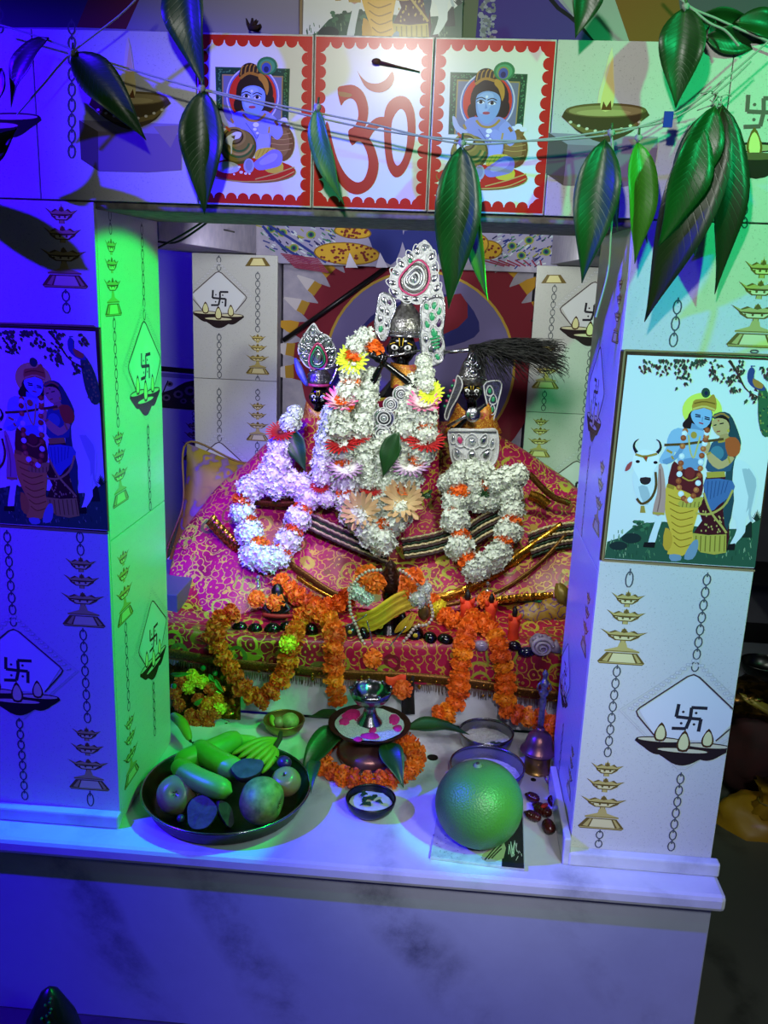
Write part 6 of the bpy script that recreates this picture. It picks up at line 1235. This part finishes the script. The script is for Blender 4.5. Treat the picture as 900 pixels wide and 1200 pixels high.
# --- left
t, c, k, r = statue('smaller black statue with crystal plume, on the cushion side', (373, 466), 23, 1.0, (372, 590), 1.06, (373, 500), [((392, 500, 1.02), (394, 512, .99), (388, 500, .95), (384, 486, .94), V((0, 0, 1)))])
pl_ = relief('plume', Z7((592, 62), (545, 125), (505, 205), (515, 270), (560, 335), (620, 350), (700, 352), (745, 300), (750, 225), (705, 140), (650, 112), (612, 55)), 1.015, .012, silver, t, white_cord, label='crinkled silver plume with crystal')
for q, m, y, rr in ((1.25, pinkm, 1.008, .003), (.95, greenm, 1.006, .0026), (.7, silver, 1.004, .003)): obj('teardrop_cord', G().tube(outline(Z7(*[(632+(x-632)*q, 280+(yy-280)*q) for x, yy in ((632, 200), (672, 250), (680, 300), (655, 335), (605, 335), (585, 300), (596, 250))]), y), rr, 6, True), m, pl_)
obj('crystal', G().ball(at(*Z7((632, 280))[0], Y=1.004), (.010, .006, .020), 14, 10, Matrix.Rotation(.25, 3, 'Y')), glass_m, pl_)
loops(pl_, [(260+x/5.625, 370+y/5.625, 4, 6.5, a) for x, y, a in ((600, 100, 0), (560, 150, .6), (530, 210, .9), (545, 270, 1.3), (650, 145, -.2), (700, 180, -.6), (725, 240, -.9), (720, 300, -1.3), (575, 220, .8), (690, 240, -.8), (620, 165, 0))], 1.012, silver, .002, (silver, glass_m))
cb = at(372, 452, Y=1.0); obj('crown_cap', G().lathe([(r*1.1, -r*.1), (r*1.3, r*.5), (r*1.15, r*.7), (r*1.25, r*1.0), (r*.9, r*1.3), (r*.55, r*2.0), (r*.6, r*2.2), (r*.25, r*2.7), (0, r*2.9)], cb+V((0, r, 0)), 24, rf=lambda a, z: 1+.06*math.sin(11*a)), dark_silver, t)
obj('crown_band', G().tube([cb+V((r*1.2*math.cos(a), r+r*1.2*math.sin(a), r*.02)) for a in (2*PI*i/24 for i in range(24))], r*.16, 7, True), pinkm, t)
obj('side_pendant', G().tube(crv([at(346, 420, Y=1.02), at(352, 436, Y=1.01), at(360, 452, Y=1.0)], 9), [.004, .006, .009, .011, .012, .011, .009, .007, .004], 8), blue_cord, t); obj('side_pendant', G().tube(crv([at(397, 416, Y=1.02), at(394, 436, Y=1.01), at(386, 452, Y=1.0)], 9), [.003, .005, .006, .006, .006, .006, .005, .004, .003], 8), silver, t)
obj('scarf', G().sheet([[at(359+i*4.0+(i-3.5)*j*.5, 470+j*7+13*math.sin(PI*i/7), Y=.985-.026*math.sin(PI*i/7)+.006*math.sin(i*2.4+j*1.1)) for i in range(8)] for j in range(5)]), MATS['scarf_silk'], t, solid=.002)
obj('robe', G().sheet([[at(345+i*7.2-j*1.2*(4-i)/4, 490+j*13, Y=.985-.028*math.sin(PI*i/8)-.008*j*.3) for i in range(9)] for j in range(9)]), silk_fine, t, solid=.003)
obj('pearl_tassel', G().ball(at(340, 480, Y=.97), .010, 10, 8), jasmine, t)
fl = thing('flute', 'short silver rod beside the crown of the cushion-side statue', 'flute', at(384, 432, Y=.96)); obj('tube', G().tube([at(364, 434.5, Y=.955), at(399, 429.5, Y=.95)], .0034, 10), silver, fl); obj('end_cap', G().tube([at(362.5, 434.8, Y=.955), at(366, 434.2, Y=.955)], .005, 10), silver, fl)
# --- right
t, c, k, r = statue('smaller black statue under the dark fly whisk', (553, 459), 23, .99, (556, 590), 1.06, (555, 496), [((533, 494, 1.01), (530, 506, .97), (538, 500, .945), (547, 490, .94), V((0, 0, 1)))])
cb = at(553, 448, Y=.99); obj('crown_cap', G().lathe([(r*1.3, -r*.3), (r*1.5, r*.3), (r*1.3, r*1.0), (r*1.2, r*1.4), (r*.95, r*2.0), (r*.6, r*2.5), (r*.62, r*2.7), (r*.3, r*3.1), (0, r*3.2)], cb+V((0, r, 0)), 24, rf=lambda a, z: 1+.05*math.sin(10*a)*math.sin(z*140)), dark_silver, t)
for i in range(12): a = PI+PI*i/11; obj('crown_stud', G().ball(cb+V((r*1.5*math.cos(a), r+r*1.5*math.sin(a), r*(.1+.55*math.sin(PI*i/11)))), r*.16, 8, 6), silver, t)
loops(t, [(554, 421, 5, 6, 0), (548, 428, 4, 5, .5), (560, 428, 4, 5, -.5), (554, 436, 5, 5, 0)], .972, silver, .002, (silver,))
q = relief('veil_fall', [(536, 440), (542, 450), (536, 466), (528, 480), (524, 492), (521, 486), (527, 468), (533, 452)], .985, .006, silver, t, white_cord, label='silver veil edge'); q = relief('crown_wing', [(567, 452), (580, 446), (588, 450), (584, 470), (579, 490), (576, 498), (573, 482)], .985, .008, silver, t, white_cord, label='silver pendant wing with green inlay'); loops(q, [(574, 458, 4, 6, .1), (578, 468, 4, 6, 0), (577, 480, 3, 6, 0)], .982, white_cord, .0018, (greenm,))
for i in range(6): obj('jewel', G().ball(at(532-i*2.2, 446+i*6, Y=.98), .0045, 8, 6), (pinkm, greenm)[i % 2], t)
obj('scarf', G().sheet([[at(536+i*5.2+(i-3.5)*j*.9, 472+j*7+14*math.sin(PI*i/7), Y=.985-.028*math.sin(PI*i/7)+.006*math.sin(i*2.4+j*1.1)) for i in range(8)] for j in range(6)]), MATS['scarf_silk'], t, solid=.002)
bp = relief('breastplate', [(526, 505), (540, 503), (556, 504), (572, 503), (582, 505), (584, 525), (580, 542), (566, 552), (552, 556), (540, 552), (530, 540), (527, 522)], .925, .010, white_cord, t, white_cord, .003, label='white corded breastplate with pink inlay')
loops(bp, [(553, 517, 9, 9, 0), (539, 516, 5, 8, .3), (567, 516, 5, 8, -.3), (536, 532, 5, 8, .5), (570, 533, 6, 9, -.5), (553, 534, 6, 8, 0), (545, 543, 4, 6, .3), (562, 544, 5, 6, -.3), (577, 520, 3, 7, -.1), (531, 514, 3, 6, .1)], .921, white_cord, .0024, (pinkm, silver, silver, glass_m))
obj('crystal', G().ball(at(553, 517, Y=.919), .011, 12, 8), glass_m, bp); obj('corded_edge', G().tube([at(526, 505, Y=.92), at(556, 504, Y=.918), at(582, 505, Y=.92)], .004, 7), white_cord, bp)
mc = thing('silver_mace', 'small silver mace held before the whisk-side statue', 'mace', at(545, 492, Y=.915)); obj('shaft', G().tube([at(524, 500, Y=.92), at(570, 474, Y=.92)], .0045, 9), silver, mc)
p = at(554, 486, Y=.905); obj('disc', G().lathe([(0, -.004), (.019, -.003), (.022, 0), (.019, .004), (.010, .007), (0, .008)], p, 24, Matrix.Rotation(PI/2, 3, 'X')), silver, mc); obj('crystal', G().ball(p+V((0, -.008, 0)), .009, 12, 8), glass_m, mc)
# fly whisk
fw_ = thing('fly_whisk', 'dark bristle fly whisk with silver handle across the smaller statue', 'whisk', at(590, 420, Y=.95))
obj('handle', G().tube([at(520, 413, Y=.965), at(536, 411.5, Y=.955), at(556, 409, Y=.945)], [.0055, .006, .0075], 10), silver, fw_); obj('ferrule', G().tube([at(551, 409.6, Y=.947), at(560, 408.6, Y=.943)], .0095, 12), dark_silver, fw_)
g = G()
for i in range(460):
    a = at(555+R.uniform(-6, 6), 408+R.uniform(-4, 3), Y=.945+R.uniform(-.01, .01)); q = R.random(); u = R.uniform(588, 664) if q < .8 else R.uniform(560, 600); v = R.uniform(396, 428) if q < .55 else R.uniform(415, 446)
    if u > 640: v = R.uniform(398, 438)
    m_ = at(555+(u-555)*.55, 404+(v-404)*.35+R.uniform(-5, 5), Y=.93+R.uniform(-.03, .03)); e_ = at(u, v, Y=.945+R.uniform(-.05, .06)); g.tube(crv([a, m_, e_, e_+V((R.uniform(0, .012), 0, -R.uniform(0, .02)))], 7), [.0011, .0011, .0011, .001, .0009, .0007, .0004], 3)
obj('bristles', g, pm('dark_bristle', (.035, .028, .02), .6, c2=(.012, .01, .008), ns=60), fw_)['kind'] = 'stuff'
g = G()
for i in range(60): a = at(568, 410, Y=.94); g.tube(crv([a, at(R.uniform(600, 630), R.uniform(395, 404), Y=.93), at(R.uniform(635, 662), R.uniform(398, 450), Y=.93+R.uniform(-.05, .05))], 7), .0005, 3)
obj('loose_hairs', g, MATS['dark_bristle'], fw_)['kind'] = 'stuff'
# ------------------------------------------------------------------ white flower garlands worn by the statues
def mixed(label, spec, off=.045, name='flower_garland'):
    """garland traced bloom by bloom: (u, v, kind, radius in photo pixels)"""
    pts = [at(u, v, Y=dep(v)-off) for u, v, q, r in spec]; t = thing(name, label, 'garland', min(pts, key=lambda p: p.z)); n = len(pts)
    for i, (p, (u, v, q, r)) in enumerate(zip(pts, spec)):
        d = pts[min(n-1, i+1)]-pts[max(0, i-1)]
        if q in DZ: put(t, q, p+V((0, -.012, .008)), (d.x*.5, -.62, .9) if q in ('pink', 'red', 'purple') else (d.x*.5, -1, .5), r*1.1*pxm(p))
        else: put(t, q, p+(V((0, -.006, -.002)) if q != 'w' else V()), d, r*(1.12 if q == 'w' else 1.08)*pxm(p))
    obj('string', G().tube(crv(pts, 60), .0012, 5), twine, t); return t
mixed('outer white and orange flower garland of the central statue, flute-hand side', [(428, 396, 'w', 11), (439, 407, 'o', 12), (419, 406, 'w', 12), (414, 417, 'o', 11), (413, 425, 'yellow', 19), (412, 437, 'w', 13), (412, 447, 'o', 11), (410, 459, 'w', 15), (404, 471, 'o', 12), (401, 476, 'pink', 20), (398, 488, 'w', 15), (400, 502, 'w', 16), (401, 521, 'red', 21), (402, 530, 'w', 14), (402, 538, 'o', 10), (406, 552, 'purple', 21), (406, 563, 'w', 15), (406, 575, 'o', 11), (409, 588, 'w', 15), (413, 603, 'w', 14), (423, 603, 'beige', 22), (428, 614, 'w', 15), (436, 626, 'w', 15), (447, 634, 'w', 16)], .06)
mixed('outer white and orange flower garland of the central statue, whisk side', [(497, 424, 'w', 9), (498, 438, 'w', 10), (499, 452, 'w', 11), (505, 463, 'yellow', 15), (497, 478, 'pink', 20), (497, 488, 'w', 14), (498, 498, 'o', 10), (499, 508, 'w', 13), (500, 520, 'red', 21), (494, 530, 'w', 15), (489, 538, 'o', 11), (481, 549, 'purple', 22), (478, 560, 'w', 15), (472, 572, 'o', 11), (473, 592, 'beige', 25), (468, 602, 'w', 15), (460, 612, 'w', 14), (452, 616, 'o', 12), (447, 620, 'o', 11)], .06)
mixed('dense white blossom garland on the chest of the central statue, flute-hand side', [(436, 440, 'w', 9), (433, 452, 'w', 10), (430, 464, 'w', 12), (428, 477, 'w', 13), (426, 490, 'w', 14), (424, 503, 'w', 14), (421, 514, 'red', 15), (424, 524, 'w', 13), (427, 537, 'w', 14), (429, 550, 'w', 14), (432, 563, 'w', 13), (436, 575, 'red', 14), (440, 588, 'w', 14), (444, 598, 'w', 12)], .045)
mixed('dense white blossom garland on the chest of the central statue, whisk side', [(484, 448, 'w', 9), (482, 462, 'w', 12), (480, 475, 'w', 13), (478, 488, 'w', 14), (476, 502, 'w', 14), (477, 513, 'red', 13), (474, 524, 'w', 14), (470, 537, 'w', 14), (465, 549, 'w', 14), (460, 560, 'w', 14), (455, 571, 'w', 13), (451, 582, 'w', 13)], .045)
mixed('white blossom garland lying low across the centre of the robe', [(446, 525, 'w', 13), (448, 542, 'w', 14), (446, 558, 'w', 13), (440, 545, 'w', 13), (452, 512, 'w', 11)], .035)
mixed('white and orange flower garland of the cushion-side statue', [(346, 484, 'w', 8), (340, 495, 'w', 11), (330, 509, 'red', 17), (329, 524, 'w', 14), (326, 540, 'w', 15), (320, 554, 'w', 15), (308, 564, 'w', 14), (294, 572, 'w', 14), (285, 586, 'd', 12), (284, 601, 'w', 13), (292, 609, 'd', 9), (292, 624, 'w', 14), (304, 636, 'o', 11), (298, 650, 'w', 15), (312, 656, 'w', 14), (326, 652, 'w', 13), (332, 644, 'o', 11), (338, 634, 'w', 14), (344, 621, 'd', 11), (349, 608, 'w', 14), (355, 595, 'o', 11), (361, 583, 'w', 14), (354, 570, 'w', 13), (340, 566, 'w', 14), (324, 570, 'w', 13)], .05)
mixed('short white blossom strand between the cushion-side statue and the central one', [(390, 486, 'w', 12), (389, 500, 'w', 14), (384, 515, 'w', 13), (381, 530, 'w', 12), (379, 545, 'w', 13), (378, 558, 'w', 13), (376, 572, 'red', 12), (382, 582, 'w', 11)], .05)
mixed('white and orange flower garland of the whisk-side statue', [(534, 560, 'w', 11), (538, 574, 'o', 12), (534, 588, 'w', 14), (532, 598, 'o', 9), (534, 610, 'w', 15), (540, 627, 'o', 11), (539, 642, 'w', 15), (549, 656, 'o', 13), (556, 668, 'w', 13), (566, 662, 'w', 14), (578, 656, 'w', 14), (586, 646, 'w', 13), (591, 634, 'o', 11), (596, 623, 'w', 14), (600, 610, 'o', 11), (600, 598, 'w', 13), (597, 590, 'o', 8), (597, 580, 'w', 14), (597, 572, 'o', 8), (594, 562, 'w', 14), (606, 558, 'w', 12), (582, 566, 'w', 13)], .05)
mixed('short white blossom strand under the corded breastplate', [(540, 552, 'w', 11), (554, 554, 'w', 14), (566, 554, 'w', 12), (570, 567, 'o', 10), (556, 568, 'w', 13), (549, 582, 'w', 12), (562, 586, 'w', 13), (576, 586, 'w', 11), (524, 566, 'w', 10)], .035)
leaf('mango_leaf', at(342, 502, Y=.88), at(358, 553, Y=.86), .052, leaf_dark, curl=.08, label='dark leaf tucked into the garland of the cushion-side statue', cat='leaf')
leaf('mango_leaf', at(467, 506, Y=.84), at(448, 560, Y=.84), .056, leaf_dark, roll=.3, curl=.08, label='dark leaf on the chest of the central statue', cat='leaf')
for u, v in ((495, 582), (502, 578), (491, 446), (384, 516), (567, 580)):
    p = at(u, v, Y=dep(v)-.06); t = thing('herb_sprig', {495: 'green herb sprig beside the beige flower', 502: 'green herb sprig behind the beige flower', 491: 'green herb sprig under the flute', 384: 'dark herb sprig beside the cushion-side statue', 567: 'green herb sprig in the whisk-side garland'}[u], 'leaves', p)
    for i in range(5): a = R.uniform(0, 6.3); leaf('herb_leaf', p, p+V((math.cos(a), -.2, math.sin(a)))*.018, .010, leaf_dark, t)
for u, v0, v1, lab in ((303, 662, 694, 'silver thread with crystal drops hanging from the cushion-side garland'), (572, 672, 698, 'silver thread with crystal drops hanging from the whisk-side garland')):
    t = thing('crystal_tassel', lab, 'tassel', at(u, v1, Y=.72)); obj('thread', G().tube([at(u, v0, Y=.77), at(u-1, v1, Y=.69)], .001, 4), silver, t)
    for i, f_ in enumerate((.15, .45, .8)): obj('crystal', G().ball(at(u-f_, v0+(v1-v0)*f_, Y=.765-.075*f_), .006, 8, 6), glass_m, t)
# ------------------------------------------------------------------ mango-leaf torans over the front beam
F = -.06
def pl(u, v, y=F): return at(u, v, Y=y)
def string(name, px, parent, r=.0016, m=twine): return obj(name, G().tube(crv([pl(*p) for p in px], 60), r, 5), m, parent)
t = thing('leaf_toran', 'white twine strung along the beam with hanging mango leaves', 'garland', pl(450, 150))
string('string', [(-60, 14, -.05), (30, 38), (130, 74), (236, 105), (330, 128), (430, 150), (520, 162), (620, 165), (700, 160), (745, 150), (800, 128), (850, 92), (910, 40)], t)
string('string', [(236, 104), (330, 124), (430, 144), (540, 168), (640, 163), (715, 153), (780, 142), (840, 108), (880, 72)], t)
string('string', [(172, -14), (140, 18), (84, 62), (50, 100), (20, 134)], t)
string('string', [(716, 156), (718, 178), (716, 200), (720, 228)], t, .0022); string('string', [(720, 228), (716, 270), (712, 320), (698, 372)], t, .0018); string('string', [(540, 168), (548, 190), (552, 206)], t)
def L_(b, e, w_, m, y0=F, y1=F, **kw): return leaf('leaf', pl(*b, y0), pl(*e, y1), w_*.00138, m, t, **kw)
L_((57, 44), (9, 124), 34, leaf_dark, roll=.5, curl=.15); L_((85, 62), (171, 162), 44, leaf_dark, roll=-.35, curl=.14)
L_((212, -46), (238, 104), 50, leaf_dark, roll=.25, curl=.08); L_((238, 105), (239, 251), 50, leaf_dark, roll=-.1, curl=.07)
L_((371, 126), (401, 241), 30, leaf_fresh, roll=.5, curl=.12); L_((541, 170), (526, 362), 53, leaf_dark, y1=-.05, curl=.05, roll=-.1); L_((548, 215), (570, 352), 26, leaf_fresh, y0=-.03, y1=-.03, roll=.4)
L_((709, 163), (682, 332), 50, leaf_dark, curl=.08, roll=.1); L_((716, 182), (723, 272), 20, leaf_fresh, y0=-.045, y1=-.04, roll=.5); L_((747, 166), (746, 309), 38, leaf_fresh, roll=-.3, curl=.1); L_((752, 178), (757, 286), 22, leaf_dark, y0=-.04, y1=-.03, roll=.6)
L_((803, 8), (792, 126), 48, leaf_dark, roll=.2, curl=.1); L_((692, -30), (675, 44), 34, leaf_dark, roll=-.2)
L_((838, 126), (788, 288), 48, leaf_dark, roll=.35, curl=.08); L_((840, 128), (812, 300), 48, leaf_fresh, y0=-.07, y1=-.05, roll=.6, curl=.1); L_((846, 122), (842, 345), 46, leaf_old, y0=-.05, y1=-.04, roll=-.35, curl=.1)
L_((846, 124), (756, 378), 62, leaf_old, y0=-.09, y1=-.06, curl=.10, roll=.1); L_((838, 124), (776, 262), 44, leaf_dark, y0=-.10, y1=-.09, roll=-.2, curl=.1)
L_((-24, 190), (20, 150), 28, leaf_dark, roll=.3); L_((2, 80), (-6, 128), 22, leaf_dark); L_((-40, 150), (-6, 225), 60, leaf_dark, y0=-.09, y1=-.10)
leaf('leaf', (-.80, -.10, 1.335), (-.545, -.08, 1.205), .062, leaf_dark, t, curl=.06)
L_((822, 146), (772, 292), 46, leaf_dark, y0=-.105, y1=-.095, roll=-.25, curl=.1)
for u, v in ((236, 104), (541, 168), (716, 156), (84, 62), (748, 162), (838, 122), (372, 126), (803, 8)):
    obj('knot', G().ball(pl(u, v, F-.003), .006, 8, 6, None, lambda d: 1+.2*math.sin(7*d.x+5*d.z)), twine, t)
    obj('stalk', G().tube([pl(u, v+2), pl(u+1.5, v-12, F-.006)], [.0028, .0016], 6), vein, t)
obj('tape', G().box(tuple(pl(777, 149, -.064)), tuple(pl(789, 131, -.060))), pm('blue_tape', (.03, .14, .66), .35), t, smooth=False, label='small blue tape flag')
g = G()
for k in range(14): a = pl(835+R.uniform(-4, 6), 118+R.uniform(-10, 10)); b = a+V((R.uniform(-.03, .03), R.uniform(-.01, .01), R.uniform(-.04, .03))); g.tube(crv([a, (a+b)/2+V((.005, -.006, .004)), b], 7), .0011, 4)
obj('loose_twine', g, twine, t)['kind'] = 'stuff'
t = thing('leaf_toran', 'twine and mango leaves lying on top of the beam at the right', 'garland', pl(850, 44, .03))
string('string', [(770, -30, -.03), (806, 6, -.03), (840, 22, -.02), (880, 40, -.02), (930, 60, -.02)], t, .002); string('string', [(806, 6, -.03), (830, 26, -.03), (850, 36, -.03), (866, 54, -.04)], t, .002)
for b, e, w_, m, ro in (((812, 24), (884, 22), 28, leaf_dark, .5), ((826, 44), (900, 52), 26, leaf_dark, .2), ((838, 24), (844, 58), 26, leaf_old, .1), ((862, 26), (930, 42), 30, leaf_dark, -.3)):
    leaf('leaf', pl(*b, -.01), pl(*e, .01), w_*.0015, m, t, roll=ro, curl=.1)
p = at(293, 33, Y=.03); t = thing('dried_flower', 'withered brown flower on top of the beam over the child picture', 'flower', at(293, 37, Y=.03)); dry = pm('withered', (.10, .045, .03), .9, c2=(.16, .07, .04), ns=60)
for k in range(9): a = R.uniform(0, 6.3); obj('petal', G().tube([p, p+V((math.cos(a)*.014, R.uniform(-.008, .008), abs(math.sin(a))*.012-.004)), p+V((math.cos(a)*.02, 0, abs(math.sin(a))*.016))], [.004, .003, .001], 6), dry, t)
a, b = at(441, 72, Y=-.006), at(492, 84, Y=-.004); t = thing('withered_twig', 'thin dried stem stuck on the red letter tile', 'stem', b); obj('stalk', G().tube([a, (a+b)/2, b], [.003, .0015, .0008], 6), pm('brown_stem', (.30, .16, .07), .7), t); obj('bud', G().ball(a, (.008, .004, .005), 10, 7), MATS['brown_stem'], t)
# cables and rod inside
wire = pm('black_cable', (.02, .02, .022), .5)
for px, lab in (([(182, 292, .36), (214, 275, .36), (244, 256, .34), (262, 246, .33)], 'black cable under the beam, upper of two'), ([(183, 283, .38), (206, 284, .40), (230, 270, .38), (256, 250, .34)], 'black cable under the beam, lower of two')):
    obj('cable', G().tube(crv([at(u, v, Y=y) for u, v, y in px], 20), .0024, 6), wire, None, lab, 'cable')
obj('rod', G().tube([at(332, 399, Y=1.385), at(452, 314, Y=1.385)], .008, 10), pm('rod_paint', (.06, .05, .06), .4), None, 'dark rod slanting across the painted sun', 'rod')
t = obj('wall_hook', G().tube([at(254, 283, Y=.9), at(256, 268, Y=.9), at(266, 270, Y=.9), at(275, 272, Y=.9)], .0022, 6), wire, None, 'bent wire hook on the rough lilac side beam', 'hook')
# ------------------------------------------------------------------ behind the right pillar
red_cloth = pm('red_sack', (.22, .015, .02), .85, c2=(.14, .01, .015), ns=20, bump=.4, bs=40)
def lump(name, u, v, Y, rx, ry, m, label, cat, s, parts=()):
    p = at(u, v, Y=Y); k = pxm(p); t = thing(name, label, cat, p-V((0, 0, ry*k)))
    obj('bulk', G().ball(p, (rx*k, rx*.7*k, ry*k), 34, 22, None, lambda d: 1+.20*noise.noise(d*1.8+V((s, 0, 0)))+.09*noise.noise(d*4.5+V((0, s, 0)))-.10*max(0, -d.z-.7)), m, t); return t, p, k
lump('red_sack', 905, 880, 1.05, 62, 62, red_cloth, 'dark red cloth sack on the floor behind the mint-lit pillar', 'sack', 2)
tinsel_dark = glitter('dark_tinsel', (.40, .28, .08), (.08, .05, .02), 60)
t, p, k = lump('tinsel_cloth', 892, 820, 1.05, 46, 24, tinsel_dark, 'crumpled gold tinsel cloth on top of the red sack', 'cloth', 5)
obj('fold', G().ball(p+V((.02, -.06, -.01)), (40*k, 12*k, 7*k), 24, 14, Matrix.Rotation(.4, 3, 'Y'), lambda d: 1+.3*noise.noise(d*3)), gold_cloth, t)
m, tt, b, n, L = nt('yellow_print_bag'); b.inputs['Roughness'].default_value = .45
tc = n('ShaderNodeTexCoord'); vo = n('ShaderNodeTexVoronoi', i_Scale=17.0); L(tc.outputs['Object'], vo.inputs['Vector']); r = ramp(n, [(0, (.40, .09, .05)), (.20, (.40, .09, .05)), (.24, (.62, .46, .06)), (1, (.56, .40, .05))]); L(vo.outputs['Distance'], r.inputs[0]); L(r.outputs[0], b.inputs['Base Color'])
t, p, k = lump('printed_bag', 890, 968, .90, 56, 38, m, 'yellow bag with red sprig print lying on the floor', 'bag', 9)
obj('gathered_top', G().lathe([(20*k, 0), (9*k, 14*k), (16*k, 26*k), (22*k, 32*k)], p+V((-.005, -.03, 26*k)), 22, Matrix.Rotation(.25, 3, 'Y'), rf=lambda a, z: 1+.16*math.sin(9*a)), m, t); obj('tie', G().tube([p+V((-.002+9.5*k*math.cos(a), -.03+9.5*k*math.sin(a), 40*k)) for a in (2*PI*i/16 for i in range(16))], .003, 5, True), gold_cloth, t)
bowl('dark_bowl', at(892, 792, Y=1.29), .07, .05, 'dark bowl on the ledge behind the mint-lit pillar', dark_steel)
sh = at(880, 795, Y=1.2); bx('ledge', (sh.x-.12, 1.20, FL), (sh.x+.6, 1.6, at(892, 792, Y=1.29).z-.002), grey_paint, label='grey ledge behind the mint-lit pillar', cat='ledge', kind='thing', bevel=.004)
for v in (683, 760): q = at(884, v, Y=1.9); bx('shelf_edge', (q.x-.03, 1.88, q.z-.006), (q.x+.5, 2.19, q.z+.006), wire, label='thin dark shelf on the grey wall, %s one' % ('upper' if v < 700 else 'lower'), cat='shelf', kind='thing', bevel=.001)
# dark foil-wrapped cone standing in front of the plinth, bottom left
p = at(58, 1158, Y=-.22); t = thing('foil_cone', 'dark foil cone with glittering tip in front of the blue plinth', 'cone', p+V((0, 0, -.25)))
obj('cone', G().lathe([(.085, -.25), (.07, -.16), (.045, -.07), (.018, -.012), (.006, 0), (0, .002)], p, 24, rf=lambda a, z: 1+.05*math.sin(7*a+z*40)), pm('dark_foil', (.02, .03, .04), .35, c2=(.03, .05, .05), ns=30, bump=.5, bs=60), t)
obj('base', G().lathe([(.09, FL-p.z), (.10, FL-p.z+.02), (.085, -.245), (0, -.24)], p, 24), MATS['dark_foil'], t)
for k in range(10): obj('glitter_fleck', G().ball(p+V((R.uniform(-.006, .016), -.022-.002*k, -.004-.006*k)), .0032, 7, 5), pm('green_glass', (.05, .42, .18), .08), t)

# ------------------------------------------------------------------ repeats carry one group phrase
GROUPS = {'cucumber': 'cucumbers in the fruit tray', 'cut_root': 'halved roots in the fruit tray', 'apple': 'apples in the fruit tray', 'fruit': 'fruit in the small bowl', 'steel_bowl': 'steel offering bowls on the counter',
          'mango_leaf': 'loose mango leaves', 'dried_date': 'dried dates by the violet pillar', 'coin': 'coins on the counter', 'river_stone': 'stones in a row on the altar cloth', 'wrapped_figurine': 'saffron wrapped figurines',
          'marigold_garland': 'marigold garlands on the altar', 'marigold': 'loose marigolds on the altar', 'flower_garland': 'white flower garlands worn by the statues', 'deity_statue': 'black statues on the altar', 'flute': 'silver flutes',
          'herb_sprig': 'herb sprigs in the garlands', 'crystal_tassel': 'crystal threads under the garlands', 'leaf_toran': 'mango leaf torans on the beam', 'cable': 'cables under the beam', 'shelf_edge': 'shelves on the grey wall'}
for o in list(sc.objects):
    if o.parent is None and 'category' in o:
        b_ = o.name.split('.')[0]
        if b_ in GROUPS: o['group'] = GROUPS[b_]
